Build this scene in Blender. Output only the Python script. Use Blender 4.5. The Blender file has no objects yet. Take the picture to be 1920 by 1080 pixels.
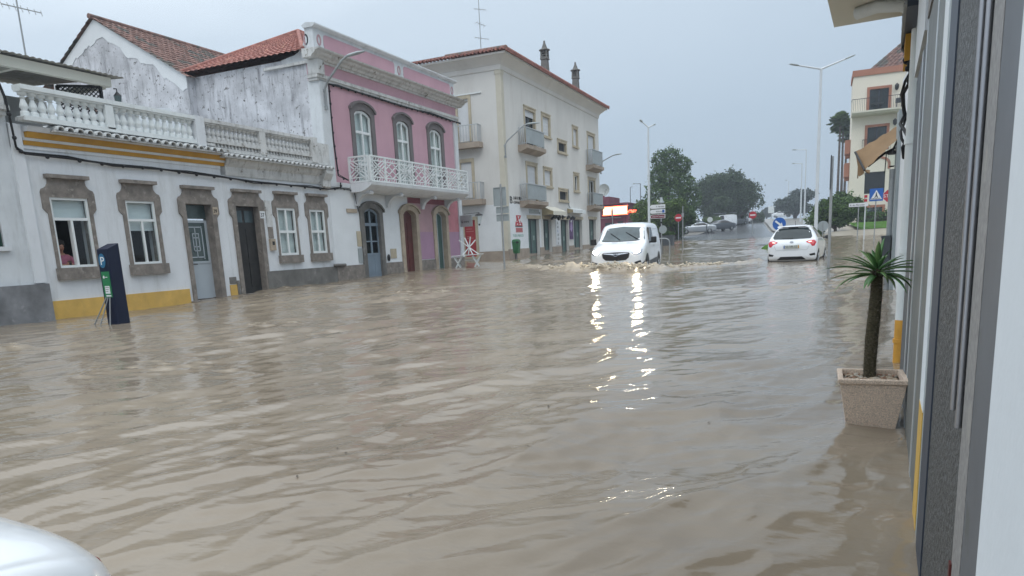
import bpy, bmesh, math, random
import numpy as np
from mathutils import Vector, Matrix, noise as mnoise
from mathutils.bvhtree import BVHTree
random.seed(7)
rng = np.random.default_rng(11)
S = bpy.context.scene
COL = S.collection
# ---------------------------------------------------------------- camera
S.render.resolution_x, S.render.resolution_y = 1024, 576
cam = bpy.data.cameras.new('camera'); camo = bpy.data.objects.new('camera', cam); COL.objects.link(camo)
cam.sensor_width = 36.0; cam.lens = 36.0*1318.1/1920.0; cam.shift_y = 180.0/1920.0
cam.clip_start = 0.03; cam.clip_end = 3000
CR = Vector((0.91780172, 0.39412228, -0.04803774)); CU = Vector((-0.03270296, 0.19562016, 0.98013431)); CF = Vector((-0.39568992, 0.89799798, -0.19242948))
camo.matrix_world = Matrix(((CR.x, CU.x, -CF.x, 0), (CR.y, CU.y, -CF.y, 0), (CR.z, CU.z, -CF.z, 1.05), (0, 0, 0, 1)))
S.camera = camo
# ---------------------------------------------------------------- world: rainy overcast sky
SUN_EL, SUN_AZ = math.radians(48), math.radians(150)
w = bpy.data.worlds.new('World'); S.world = w; w.use_nodes = True
nt = w.node_tree; nt.nodes.clear()
out = nt.nodes.new('ShaderNodeOutputWorld')
sky = nt.nodes.new('ShaderNodeTexSky'); sky.sky_type = 'NISHITA'; sky.sun_disc = False
sky.sun_elevation = SUN_EL; sky.sun_rotation = SUN_AZ; sky.air_density = 1.5; sky.dust_density = 3
bg1 = nt.nodes.new('ShaderNodeBackground'); bg1.inputs[1].default_value = 0.05
bg2 = nt.nodes.new('ShaderNodeBackground'); bg2.inputs[1].default_value = 1.0
tc = nt.nodes.new('ShaderNodeTexCoord'); sep = nt.nodes.new('ShaderNodeSeparateXYZ')
ramp = nt.nodes.new('ShaderNodeValToRGB')
nt.links.new(tc.outputs['Generated'], sep.inputs[0])
noi = nt.nodes.new('ShaderNodeTexNoise'); noi.inputs['Scale'].default_value = 1.6; noi.inputs['Detail'].default_value = 4
mp = nt.nodes.new('ShaderNodeMapping'); mp.inputs['Scale'].default_value = (1, 1, 2.5)
nt.links.new(tc.outputs['Generated'], mp.inputs[0]); nt.links.new(mp.outputs[0], noi.inputs[0])
ma = nt.nodes.new('ShaderNodeMath'); ma.operation = 'MULTIPLY_ADD'; ma.inputs[1].default_value = 0.16; ma.inputs[2].default_value = -0.08
nt.links.new(noi.outputs[0], ma.inputs[0])
# brighter towards the left of the street (-X)
mx = nt.nodes.new('ShaderNodeMath'); mx.operation = 'MULTIPLY_ADD'; mx.inputs[1].default_value = -0.22
nt.links.new(sep.outputs[0], mx.inputs[0]); nt.links.new(ma.outputs[0], mx.inputs[2])
ad = nt.nodes.new('ShaderNodeMath'); ad.operation = 'ADD'
nt.links.new(sep.outputs[2], ad.inputs[0]); nt.links.new(mx.outputs[0], ad.inputs[1]); nt.links.new(ad.outputs[0], ramp.inputs[0])
cr = ramp.color_ramp
cr.elements[0].position = 0.0; cr.elements[0].color = (0.40, 0.50, 0.61, 1)
cr.elements[1].position = 1.0; cr.elements[1].color = (2.1, 2.25, 2.38, 1)
e = cr.elements.new(0.2); e.color = (0.465, 0.575, 0.695, 1)
e = cr.elements.new(0.42); e.color = (0.64, 0.75, 0.865, 1)
e = cr.elements.new(0.62); e.color = (1.25, 1.36, 1.46, 1)
nt.links.new(ramp.outputs[0], bg2.inputs[0]); nt.links.new(sky.outputs[0], bg1.inputs[0])
mixs = nt.nodes.new('ShaderNodeMixShader'); mixs.inputs[0].default_value = 0.9
nt.links.new(bg1.outputs[0], mixs.inputs[1]); nt.links.new(bg2.outputs[0], mixs.inputs[2]); nt.links.new(mixs.outputs[0], out.inputs[0])
# ---------------------------------------------------------------- weak sun behind the cloud
sl = bpy.data.lights.new('sun', 'SUN'); sl.energy = 0.5; sl.angle = math.radians(25); sl.color = (1, 0.97, 0.93)
so = bpy.data.objects.new('sun', sl); COL.objects.link(so)
so.rotation_euler = (math.pi/2 - SUN_EL, 0, math.radians(30))
S.view_settings.view_transform = 'Standard'; S.view_settings.look = 'None'; S.view_settings.exposure = 0.16; S.view_settings.gamma = 1
S.cycles.use_denoising = True
S.cycles.max_bounces = 6; S.cycles.diffuse_bounces = 2; S.cycles.glossy_bounces = 3; S.cycles.transmission_bounces = 3; S.cycles.transparent_max_bounces = 8; S.cycles.volume_bounces = 0
S.cycles.sample_clamp_indirect = 6; S.cycles.caustics_reflective = True

# ================================================================ helpers
class MB:
    def __init__(s): s.v = []; s.f = []; s.m = []; s.sm = []
    def add(s, vs, fs, m=0, smooth=False):
        o = len(s.v); s.v += [tuple(p) for p in vs]
        for f in fs: s.f.append([i+o for i in f]); s.m.append(m); s.sm.append(smooth)
        return s
    def box(s, x0, x1, y0, y1, z0, z1, m=0):
        return s.add([(x0,y0,z0),(x1,y0,z0),(x1,y1,z0),(x0,y1,z0),(x0,y0,z1),(x1,y0,z1),(x1,y1,z1),(x0,y1,z1)],
            [(3,2,1,0),(4,5,6,7),(0,1,5,4),(1,2,6,5),(2,3,7,6),(3,0,4,7)], m)
    def prism(s, poly, a0, a1, ax='x', m=0, smooth=False):
        # poly of (y,z) for ax x, (x,z) for ax y, (x,y) for ax z
        n = len(poly)
        def P(u, v, a): return (a,u,v) if ax == 'x' else ((u,a,v) if ax == 'y' else (u,v,a))
        s.add([P(u,v,a0) for u,v in poly]+[P(u,v,a1) for u,v in poly],
              [[i,(i+1)%n,(i+1)%n+n,i+n] for i in range(n)], m, smooth)
        s.add([P(u,v,a0) for u,v in poly], [list(range(n))[::-1]], m)
        s.add([P(u,v,a1) for u,v in poly], [list(range(n))], m)
        return s
    def ring(s, outer, inner, a0, a1, closed=True, ax='x', m=0):
        n = len(outer)
        def P(u, v, a): return (a,u,v) if ax == 'x' else ((u,a,v) if ax == 'y' else (u,v,a))
        vs = [P(u,v,a0) for u,v in outer]+[P(u,v,a0) for u,v in inner]+[P(u,v,a1) for u,v in outer]+[P(u,v,a1) for u,v in inner]
        fs = []
        for i in range(n if closed else n-1):
            j = (i+1)%n
            fs += [[i,j,n+j,n+i],[2*n+i,3*n+i,3*n+j,2*n+j],[i,2*n+i,2*n+j,j],[n+i,n+j,3*n+j,3*n+i]]
        if not closed:
            for i in (0,n-1): fs.append([i,n+i,3*n+i,2*n+i])
        return s.add(vs, fs, m)
    def tube(s, pts, r, n=8, m=0, cap=True, smooth=True):
        pts = [Vector(p) for p in pts]
        rs = r if isinstance(r,(list,tuple)) else [r]*len(pts)
        vs = []; fs = []; prev = None
        for i,p in enumerate(pts):
            d = (pts[min(i+1,len(pts)-1)]-pts[max(i-1,0)]).normalized()
            a = prev if prev is not None else (Vector((0,0,1)) if abs(d.z) < .9 else Vector((1,0,0)))
            u = d.cross(a).normalized() if prev is None else (a-d*a.dot(d)).normalized()
            v = d.cross(u); prev = u
            for k in range(n):
                t = 2*math.pi*k/n; vs.append(p+(u*math.cos(t)+v*math.sin(t))*rs[i])
        for i in range(len(pts)-1):
            for k in range(n):
                a = i*n+k; b = i*n+(k+1)%n; fs.append([a,b,b+n,a+n])
        s.add(vs, fs, m, smooth)
        if cap:
            s.add(vs[:n], [list(range(n))[::-1]], m); s.add(vs[-n:], [list(range(n))], m)
        return s
    def lathe(s, prof, c, n=12, m=0, smooth=True, sq=False):
        vs = []; fs = []
        for r,z in prof:
            for k in range(n):
                t = 2*math.pi*(k+.5)/n; vs.append((c[0]+r*math.cos(t), c[1]+r*math.sin(t), c[2]+z))
        for i in range(len(prof)-1):
            for k in range(n):
                a = i*n+k; b = i*n+(k+1)%n; fs.append([a,b,b+n,a+n])
        s.add(vs, fs, m, smooth)
        s.add(vs[:n], [list(range(n))[::-1]], m); s.add(vs[-n:], [list(range(n))], m)
        return s
    def ball(s, c, r, n=10, k=6, m=0, sc=(1,1,1), jit=0):
        vs = []; fs = []
        for i in range(k+1):
            ph = math.pi*i/k
            for j in range(n):
                t = 2*math.pi*j/n; q = r*(1+random.uniform(-jit,jit))
                vs.append((c[0]+q*sc[0]*math.sin(ph)*math.cos(t), c[1]+q*sc[1]*math.sin(ph)*math.sin(t), c[2]+q*sc[2]*math.cos(ph)))
        for i in range(k):
            for j in range(n):
                a = i*n+j; b = i*n+(j+1)%n; fs.append([a,b,b+n,a+n])
        return s.add(vs, fs, m, True)
    def quad(s, a, b, c, d, m=0): return s.add([a,b,c,d], [(0,1,2,3)], m)
    def beam(s, a, b, w, h=None, m=0):
        # square section bar from a to b
        h = h or w; a = Vector(a); b = Vector(b); d = (b-a).normalized()
        u = d.cross(Vector((0,0,1))); u = u.normalized() if u.length > .01 else Vector((1,0,0)); v = u.cross(d)
        vs = [p+u*sx*w/2+v*sz*h/2 for p in (a,b) for sx,sz in ((-1,-1),(1,-1),(1,1),(-1,1))]
        return s.add(vs, [(0,1,2,3),(7,6,5,4),(0,4,5,1),(1,5,6,2),(2,6,7,3),(3,7,4,0)], m)
    def build(s, name, mats, parent=None, local=False, **tags):
        if not isinstance(mats,(list,tuple)): mats = [mats]
        off = Vector((0,0,0))
        if parent is not None and not local:
            q = parent
            while q is not None: off += q.location; q = q.parent
        me = bpy.data.meshes.new(name)
        me.from_pydata([(p[0]-off.x,p[1]-off.y,p[2]-off.z) for p in s.v], [], s.f)
        for m in mats: me.materials.append(m)
        me.polygons.foreach_set('material_index', s.m); me.polygons.foreach_set('use_smooth', s.sm)
        me.validate(); me.update()
        o = bpy.data.objects.new(name, me); COL.objects.link(o)
        if parent is not None: o.parent = parent
        elif not local: rebase(o)
        for k,v in tags.items(): o[k] = v
        return o

def rebase(o):
    # put the origin of a one-mesh thing at its base
    me = o.data
    n = len(me.vertices)
    if not n: return
    a = np.empty(n*3); me.vertices.foreach_get('co', a); a = a.reshape(-1,3)
    c = (a.min(0)+a.max(0))/2; c[2] = a[:,2].min()
    me.vertices.foreach_set('co', (a-c).ravel()); me.update(); o.location = tuple(c)

def thing(name, loc, label, cat, rz=0, group=None):
    o = bpy.data.objects.new(name, None); COL.objects.link(o)
    o.location = loc; o.rotation_euler = (0,0,rz); o['label'] = label; o['category'] = cat
    o.empty_display_size = .1
    if group: o['group'] = group
    return o
def tag(o, label, cat, group=None):
    o['label'] = label; o['category'] = cat
    if group: o['group'] = group
    return o
def copy_tree(o, parent=None):
    c = o.copy(); COL.objects.link(c); c.parent = parent
    for ch in [x for x in bpy.data.objects if x.parent == o]: copy_tree(ch, c)
    return c

# ---------------------------------------------------------------- materials
def lk(nt, a, b): nt.links.new(a, b)
def mat(name, col, rough=.7, spec=.35, metal=0, var=None, bump=None, streak=None, blotch=None, coat=0, tex='Object'):
    """var=(scale, amount)  bump=(scale,strength)  streak=(colour, amount, xy scale, z scale)  blotch=(colour, threshold, scale)"""
    m = bpy.data.materials.new(name); m.use_nodes = True; nt = m.node_tree; b = nt.nodes['Principled BSDF']
    b.inputs['Roughness'].default_value = rough; b.inputs['Specular IOR Level'].default_value = spec; b.inputs['Metallic'].default_value = metal
    b.inputs['Coat Weight'].default_value = coat
    tcn = nt.nodes.new('ShaderNodeTexCoord'); co = tcn.outputs[tex]
    base = nt.nodes.new('ShaderNodeRGB'); base.outputs[0].default_value = (*col,1); cur = base.outputs[0]
    def noise(scale, detail=5, vec=co, r=.6):
        n = nt.nodes.new('ShaderNodeTexNoise'); n.inputs['Scale'].default_value = scale; n.inputs['Detail'].default_value = detail; n.inputs['Roughness'].default_value = r
        lk(nt, vec, n.inputs['Vector']); return n.outputs[0]
    if var:
        n = noise(var[0]); mr = nt.nodes.new('ShaderNodeMapRange'); mr.inputs[1].default_value = .3; mr.inputs[2].default_value = .7
        mr.inputs[3].default_value = 1-var[1]; mr.inputs[4].default_value = 1+var[1]; lk(nt, n, mr.inputs[0])
        mm = nt.nodes.new('ShaderNodeVectorMath'); mm.operation = 'SCALE'; lk(nt, cur, mm.inputs[0]); lk(nt, mr.outputs[0], mm.inputs['Scale']); cur = mm.outputs[0]
    for kind in (streak, blotch):
        if not kind: continue
        if kind is streak:
            mpn = nt.nodes.new('ShaderNodeMapping'); sx = kind[2] if len(kind) > 2 else 5; sz = kind[3] if len(kind) > 3 else .5
            mpn.inputs['Scale'].default_value = (sx,sx,sz); lk(nt, co, mpn.inputs[0]); n = noise(1.0, 8, mpn.outputs[0], .7)
            lo, hi, amt = .5, .75, kind[1]
        else: n = noise(kind[2], 8, co, .65); lo, hi, amt = kind[1], kind[1]+.06, 1.0
        mr = nt.nodes.new('ShaderNodeMapRange'); mr.inputs[1].default_value = lo; mr.inputs[2].default_value = hi; mr.inputs[4].default_value = amt; lk(nt, n, mr.inputs[0])
        mi = nt.nodes.new('ShaderNodeMix'); mi.data_type = 'RGBA'; lk(nt, mr.outputs[0], mi.inputs[0]); lk(nt, cur, mi.inputs[6]); mi.inputs[7].default_value = (*kind[0],1); cur = mi.outputs[2]
    lk(nt, cur, b.inputs['Base Color'])
    if bump:
        n = noise(bump[0], 4); bn = nt.nodes.new('ShaderNodeBump'); bn.inputs['Strength'].default_value = bump[1]; bn.inputs['Distance'].default_value = .02
        lk(nt, n, bn.inputs['Height']); lk(nt, bn.outputs[0], b.inputs['Normal'])
    return m
def emit(name, col, st):
    m = bpy.data.materials.new(name); m.use_nodes = True; b = m.node_tree.nodes['Principled BSDF']
    b.inputs['Base Color'].default_value = (*col,1); b.inputs['Emission Color'].default_value = (*col,1); b.inputs['Emission Strength'].default_value = st
    return m
def glass(name, tint=(.9,.93,.93), ior=1.5, rough=.02):
    m = bpy.data.materials.new(name); m.use_nodes = True; nt = m.node_tree; nt.nodes.clear()
    o = nt.nodes.new('ShaderNodeOutputMaterial'); g = nt.nodes.new('ShaderNodeBsdfGlossy'); t = nt.nodes.new('ShaderNodeBsdfTransparent'); mx = nt.nodes.new('ShaderNodeMixShader'); f = nt.nodes.new('ShaderNodeFresnel')
    g.inputs['Roughness'].default_value = rough; t.inputs[0].default_value = (*tint,1); f.inputs[0].default_value = ior
    ge = nt.nodes.new('ShaderNodeNewGeometry'); mu = nt.nodes.new('ShaderNodeMath'); mu.operation = 'SUBTRACT'; mu.use_clamp = True; lk(nt, f.outputs[0], mu.inputs[0]); lk(nt, ge.outputs['Backfacing'], mu.inputs[1]); lk(nt, mu.outputs[0], mx.inputs[0]); lk(nt, t.outputs[0], mx.inputs[1]); lk(nt, g.outputs[0], mx.inputs[2]); lk(nt, mx.outputs[0], o.inputs[0])
    return m

M = {}
M['plaster_white'] = mat('plaster_white', (.70,.725,.75), .85, .2, var=(1.2,.06), streak=((.42,.43,.42),.55,3.0,.6), blotch=((.56,.57,.56),.66,2.5), bump=(25,.12))
M['plaster_white_old'] = mat('plaster_white_old', (.62,.65,.67), .88, .2, var=(1.5,.09), streak=((.3,.3,.29),.55,3.5,.7), blotch=((.33,.31,.28),.66,2.2), bump=(18,.25))
M['plaster_stained'] = mat('plaster_stained', (.56,.57,.60), .9, .15, var=(1.4,.26), streak=((.20,.20,.215),1.1,6,.9), blotch=((.15,.145,.14),.59,9), bump=(14,.5))
M['plaster_fresh'] = mat('plaster_fresh', (.74,.77,.79), .85, .2, var=(2,.05), bump=(20,.1))
M['paint_pink'] = mat('paint_pink', (.54,.33,.385), .8, .25, var=(.7,.07), streak=((.40,.225,.27),.35,2.5,.4), bump=(25,.1))
M['paint_dusty'] = mat('paint_dusty', (.45,.29,.31), .85, .2, var=(1.5,.1), blotch=((.5,.33,.33),.62,1.8), bump=(25,.1))
M['paint_lilac'] = mat('paint_lilac', (.40,.25,.35), .85, .2, var=(1.5,.07), bump=(25,.1))
M['paint_salmon'] = mat('paint_salmon', (.52,.21,.24), .85, .2, var=(2.5,.12), streak=((.6,.33,.33),.6,3,.5))
M['paint_maroon'] = mat('paint_maroon', (.24,.075,.095), .85, .2, var=(2.5,.12))
M['yellow'] = mat('yellow', (.62,.40,.11), .8, .2, var=(3,.12), streak=((.45,.30,.12),.5,4,1.5), bump=(20,.15))
M['ochre'] = mat('ochre', (.50,.27,.045), .8, .2, var=(3,.12), blotch=((.42,.3,.18),.68,4), bump=(20,.15))
M['orange_pipe'] = mat('orange_pipe', (.66,.34,.06), .5, .3, var=(6,.15), streak=((.35,.2,.06),.6,9,2))
M['stone'] = mat('stone', (.225,.20,.178), .85, .25, var=(5,.3), blotch=((.31,.285,.255),.58,7), bump=(30,.5))
M['stone_grey'] = mat('stone_grey', (.165,.16,.15), .85, .25, var=(3,.25), blotch=((.26,.25,.24),.62,4), bump=(30,.5))
M['stone_pale'] = mat('stone_pale', (.42,.35,.27), .85, .25, var=(3,.2), blotch=((.3,.25,.19),.62,4), bump=(30,.4))
M['granite_plinth'] = mat('granite_plinth', (.20,.205,.215), .7, .35, var=(2.2,.35), blotch=((.3,.3,.31),.58,3), bump=(40,.2))
M['cornice_old'] = mat('cornice_old', (.60,.605,.595), .9, .15, var=(2,.13), streak=((.17,.16,.145),.7,6,2.5), blotch=((.19,.17,.14),.6,5), bump=(25,.4))
M['white_paint'] = mat('white_paint', (.74,.78,.78), .6, .3, var=(3,.05), streak=((.5,.52,.5),.4,8,2))
M['white_frame'] = mat('white_frame', (.75,.78,.78), .4, .4)
M['alu'] = mat('alu', (.5,.53,.55), .35, .5, .3)
M['beige_wall'] = mat('beige_wall', (.68,.67,.64), .88, .2, var=(.5,.07), streak=((.50,.47,.43),.5,1.6,.25), bump=(20,.15))
M['beige_stone'] = mat('beige_stone', (.50,.44,.33), .85, .2, var=(2,.15), streak=((.3,.26,.2),.6,5,1.5))
M['beige_plinth'] = mat('beige_plinth', (.36,.30,.245), .85, .2, var=(1.5,.18), blotch=((.25,.21,.17),.62,2))
M['tile_red'] = mat('tile_red', (.33,.15,.125), .8, .2, var=(5,.35), blotch=((.5,.27,.2),.6,3), bump=(20,.3))
M['tile_old'] = mat('tile_old', (.22,.14,.12), .9, .15, var=(4,.5), blotch=((.12,.12,.11),.52,1.3), bump=(20,.4))
M['tile_white'] = mat('tile_white', (.66,.68,.68), .8, .2, var=(6,.2), streak=((.3,.3,.3),.5,9,5))
M['dark_iron'] = mat('dark_iron', (.02,.02,.022), .5, .4)
M['cable'] = mat('cable', (.015,.015,.017), .6, .3)
M['shutter'] = mat('shutter', (.66,.68,.70), .6, .3, var=(2,.04))
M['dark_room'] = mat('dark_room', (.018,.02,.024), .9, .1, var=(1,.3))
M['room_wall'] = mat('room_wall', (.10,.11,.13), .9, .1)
M['curtain'] = mat('curtain', (.66,.70,.69), .9, .1, streak=((.40,.43,.42),.8,14,.3))
M['blind'] = mat('blind', (.70,.74,.75), .7, .2, streak=((.56,.6,.61),.6,.4,22))
M['door_grey'] = mat('door_grey', (.42,.47,.51), .5, .35, var=(2,.05))
M['door_dark'] = mat('door_dark', (.022,.022,.022), .55, .35, var=(3,.4))
M['door_blue'] = mat('door_blue', (.19,.245,.30), .6, .3, var=(3,.1), streak=((.13,.17,.2),.5,7,1))
M['door_red'] = mat('door_red', (.11,.025,.022), .5, .35, var=(4,.3))
M['door_green'] = mat('door_green', (.055,.12,.11), .3, .5, var=(2,.15))
M['glass'] = glass('glass', (.93,.96,.96)); M['glass_dark'] = glass('glass_dark', (.42,.47,.47), 1.7)
M['frosted'] = mat('frosted', (.06,.09,.09), .25, .5, var=(6,.2))
M['navy'] = mat('navy', (.006,.011,.034), .4, .25, var=(2,.15))
M['black'] = mat('black', (.012,.012,.013), .5, .4)
M['rubber'] = mat('rubber', (.02,.02,.021), .8, .3)
M['white_sign'] = mat('white_sign', (.74,.76,.78), .45, .4)
M['sign_blue'] = mat('sign_blue', (.015,.11,.42), .4, .4)
M['sign_red'] = mat('sign_red', (.46,.02,.035), .4, .4)
M['sign_green'] = mat('sign_green', (.02,.20,.075), .45, .4)
M['sign_back'] = mat('sign_back', (.36,.40,.41), .5, .4, .3, var=(3,.1))
M['galv'] = mat('galv', (.33,.35,.36), .5, .4, .3, var=(6,.15))
M['pole_white'] = mat('pole_white', (.62,.66,.69), .4, .4, var=(2,.05))
M['pole_dark'] = mat('pole_dark', (.07,.08,.09), .5, .4)
M['car_white'] = mat('car_white', (.78,.81,.84), .18, .5, coat=.6)
M['car_silver'] = mat('car_silver', (.40,.43,.46), .25, .5, .4, coat=.5)
M['car_dark'] = mat('car_dark', (.05,.06,.075), .25, .5, coat=.5)
M['car_grey'] = mat('car_grey', (.16,.17,.18), .3, .5, coat=.4)
M['car_blue'] = mat('car_blue', (.07,.10,.15), .25, .5, coat=.5)
M['car_glass'] = mat('car_glass', (.02,.032,.036), .05, .5)
M['car_screen'] = mat('car_screen', (.045,.07,.078), .07, .5, var=(2,.35))
M['chrome'] = mat('chrome', (.65,.67,.7), .15, .6, 1)
M['tail_red'] = mat('tail_red', (.50,.012,.03), .2, .6)
M['plate'] = mat('plate', (.52,.55,.5), .5, .3)
M['headlight'] = emit('headlight', (1.0,.86,.60), 230.0)
M['headlight_far'] = emit('headlight_far', (1.0,.95,.85), 12.0)
M['brake'] = emit('brake', (1.0,.45,.4), 1.6)
M['led_core'] = emit('led_core', (1.0,.42,.20), 5.0)
M['led_red'] = emit('led_red', (1.0,.10,.05), 5.0)
M['bark'] = mat('bark', (.10,.085,.07), .9, .1, var=(4,.3))
M['palm_bark'] = mat('palm_bark', (.12,.10,.085), .9, .1, var=(4,.3), streak=((.05,.045,.04),.8,1,14))
M['brown_awning'] = mat('brown_awning', (.27,.18,.105), .85, .15, var=(3,.12), streak=((.2,.13,.08),.6,4,1.5))
M['cream_wall'] = mat('cream_wall', (.78,.73,.62), .85, .2, var=(.4,.04))
M['terracotta'] = mat('terracotta', (.40,.185,.125), .8, .2, var=(1,.08))
M['cream_trim'] = mat('cream_trim', (.66,.64,.55), .8, .2)
M['red_wall'] = mat('red_wall', (.17,.05,.075), .8, .2, var=(1,.2))
M['mud'] = mat('mud', (.2,.16,.12), .5, .4, var=(2,.2))
M['skin'] = mat('skin', (.42,.22,.15), .6, .3)
M['hair'] = mat('hair', (.012,.008,.007), .6, .3)
M['sweater'] = mat('sweater', (.40,.14,.20), .9, .1, var=(20,.12))
M['pot'] = mat('pot', (.76,.61,.49), .8, .3, var=(160,.35), bump=(140,.7))
M['bin_green'] = mat('bin_green', (.03,.14,.055), .45, .4, var=(3,.15))

# ================================================================ setting: ground, water
def sst(a, b, x):
    t = np.clip((x-a)/(b-a), 0, 1); return t*t*(3-2*t)
GY = [-60, 25, 40, 50, 60, 75, 88, 114, 180, 260, 900]; GZ = [-.24, -.24, .12, .52, .80, 1.05, 1.22, 2.25, 4.25, 4.9, 4.9]
def ground_z(x, y): return np.interp(y, GY, GZ)
def water_z(x, y):
    L = sst(2.5, 12.5, -x)
    yl = .018*np.clip(y-10.5, 0, 43); yr = .0013*np.clip(y-28, 0, 24)**2
    return yl*L + yr*(1-L)
def mesh_np(name, V, F, mats, smooth=True):
    me = bpy.data.meshes.new(name); nv, nf = len(V), len(F); k = F.shape[1]
    me.vertices.add(nv); me.vertices.foreach_set('co', V.astype(np.float32).ravel())
    me.loops.add(nf*k); me.loops.foreach_set('vertex_index', F.astype(np.int32).ravel())
    me.polygons.add(nf); me.polygons.foreach_set('loop_start', np.arange(0, nf*k, k, dtype=np.int32)); me.polygons.foreach_set('loop_total', np.full(nf, k, dtype=np.int32))
    if smooth: me.polygons.foreach_set('use_smooth', np.ones(nf, dtype=bool))
    for m in (mats if isinstance(mats,(list,tuple)) else [mats]): me.materials.append(m)
    me.update(calc_edges=True); me.validate()
    o = bpy.data.objects.new(name, me); COL.objects.link(o); return o
def grid_faces(n, m, wrap=False):
    i = np.arange(n-1)[:,None]; j = np.arange(m if wrap else m-1)[None,:]; j2 = (j+1) % m
    return np.stack([i*m+j, i*m+j2, (i+1)*m+j2, (i+1)*m+j], -1).reshape(-1,4)
_perm = rng.permutation(512); _perm = np.concatenate([_perm,_perm,_perm]); _ga = rng.random(512)*2*np.pi
def pnoise(x, y, s=0):
    xi = np.floor(x).astype(int); yi = np.floor(y).astype(int); xf = x-xi; yf = y-yi
    def g(ix, iy, dx, dy):
        a = _ga[_perm[(_perm[(ix+s*17) & 511]+iy) & 511]]; return np.cos(a)*dx+np.sin(a)*dy
    u = xf**3*(xf*(xf*6-15)+10); v = yf**3*(yf*(yf*6-15)+10)
    n00 = g(xi,yi,xf,yf); n10 = g(xi+1,yi,xf-1,yf); n01 = g(xi,yi+1,xf,yf-1); n11 = g(xi+1,yi+1,xf-1,yf-1)
    return (n00*(1-u)+n10*u)*(1-v)+(n01*(1-u)+n11*u)*v

# ground under and beyond the water, one sheet
gx = np.concatenate([np.linspace(-900,-60,14), np.linspace(-55,40,60), np.linspace(45,900,14)])
gy = np.concatenate([np.linspace(-60,30,19), np.linspace(32,130,60), np.linspace(135,280,30), np.linspace(300,900,10)])
XX, YY = np.meshgrid(gx, gy)
ZZ = ground_z(XX, YY)+pnoise(XX*.07, YY*.07, 5)*.12*(YY > 58)
M['ground'] = mat('ground', (.17,.155,.13), .4, .45, var=(.5,.2), blotch=((.12,.14,.07),.58,.12), bump=(4,.2), tex='Object')
o = mesh_np('ground', np.stack([XX,YY,ZZ],-1).reshape(-1,3), grid_faces(len(gy),len(gx)), M['ground']); o['kind'] = 'structure'

def strip(name, pts, m, dz, n=3):
    # flat ribbon draped on the ground; pts = (y, x_left, x_right)
    ys = np.arange(pts[0][0], pts[-1][0]+.1, 2.0); P = np.array(pts)
    xl = np.interp(ys, P[:,0], P[:,1]); xr = np.interp(ys, P[:,0], P[:,2])
    t = np.linspace(0,1,n)[None,:]; X = xl[:,None]*(1-t)+xr[:,None]*t; Y = np.repeat(ys[:,None], n, 1)
    Z = ground_z(X,Y)+dz+.07
    o = mesh_np(name, np.stack([X,Y,Z],-1).reshape(-1,3), grid_faces(len(ys), n), m); o['kind'] = 'structure'; return o
M['asphalt'] = mat('asphalt', (.06,.062,.066), .22, .5, var=(.35,.3), blotch=((.10,.10,.10),.55,.2), bump=(8,.12))
M['pavement'] = mat('pavement', (.26,.25,.235), .45, .4, var=(.6,.12))
M['lawn'] = mat('lawn', (.06,.135,.022), .9, .1, var=(1.5,.35), bump=(30,.8))
strip('road', [(45,-11,-2.0),(52,-11.5,-2.6),(66,-12.6,-3.6),(90,-13.6,-5.6),(118,-14.6,-8),(150,-17,-10.5),(200,-21,-13.5),(262,-28,-18)], M['asphalt'], .012)
strip('pavement', [(64,-3.3,-2.3),(90,-5.3,-4.2),(118,-7.7,-6.5),(150,-10.2,-8.8),(200,-13.2,-11.6)], M['pavement'], .12)
# lawn bank before the cream building
lx, ly = np.meshgrid(np.linspace(0,1,14), np.linspace(0,1,24))
def ramp_z(X, Y):
    sy = (Y-46)/23; return .22+(sst(0,.36,sy)*.74)+.012*X+sst(.5,1,sy)*.45-.6*(1-sst(0,.1,sy))
X = 2.6+lx*9-ly*.6; Y = 52.6+ly*15.6+(1-lx)**2*4*(1-ly); Z = ramp_z(X,Y)+.05+pnoise(X*.5,Y*.5,3)*.04+.12*np.sin(np.clip(ly*6,0,1.57))
o = mesh_np('lawn', np.stack([X,Y,Z],-1).reshape(-1,3), grid_faces(24,14), M['lawn']); o['kind'] = 'structure'
sx, sy = np.meshgrid(np.linspace(0,1,30), np.linspace(0,1,46))
X = -.6+sx*14; Y = 46+sy*23; Z = ramp_z(X,Y)+pnoise(X*.4,Y*.4,8)*.02-.35*(1-sst(0,.12,sx))
M['shore'] = mat('shore', (.30,.265,.21), .35, .45, var=(.8,.15), bump=(3,.15))
o = mesh_np('pavement_ramp', np.stack([X,Y,Z],-1).reshape(-1,3), grid_faces(46,30), M['shore']); o['kind'] = 'structure'

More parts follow.
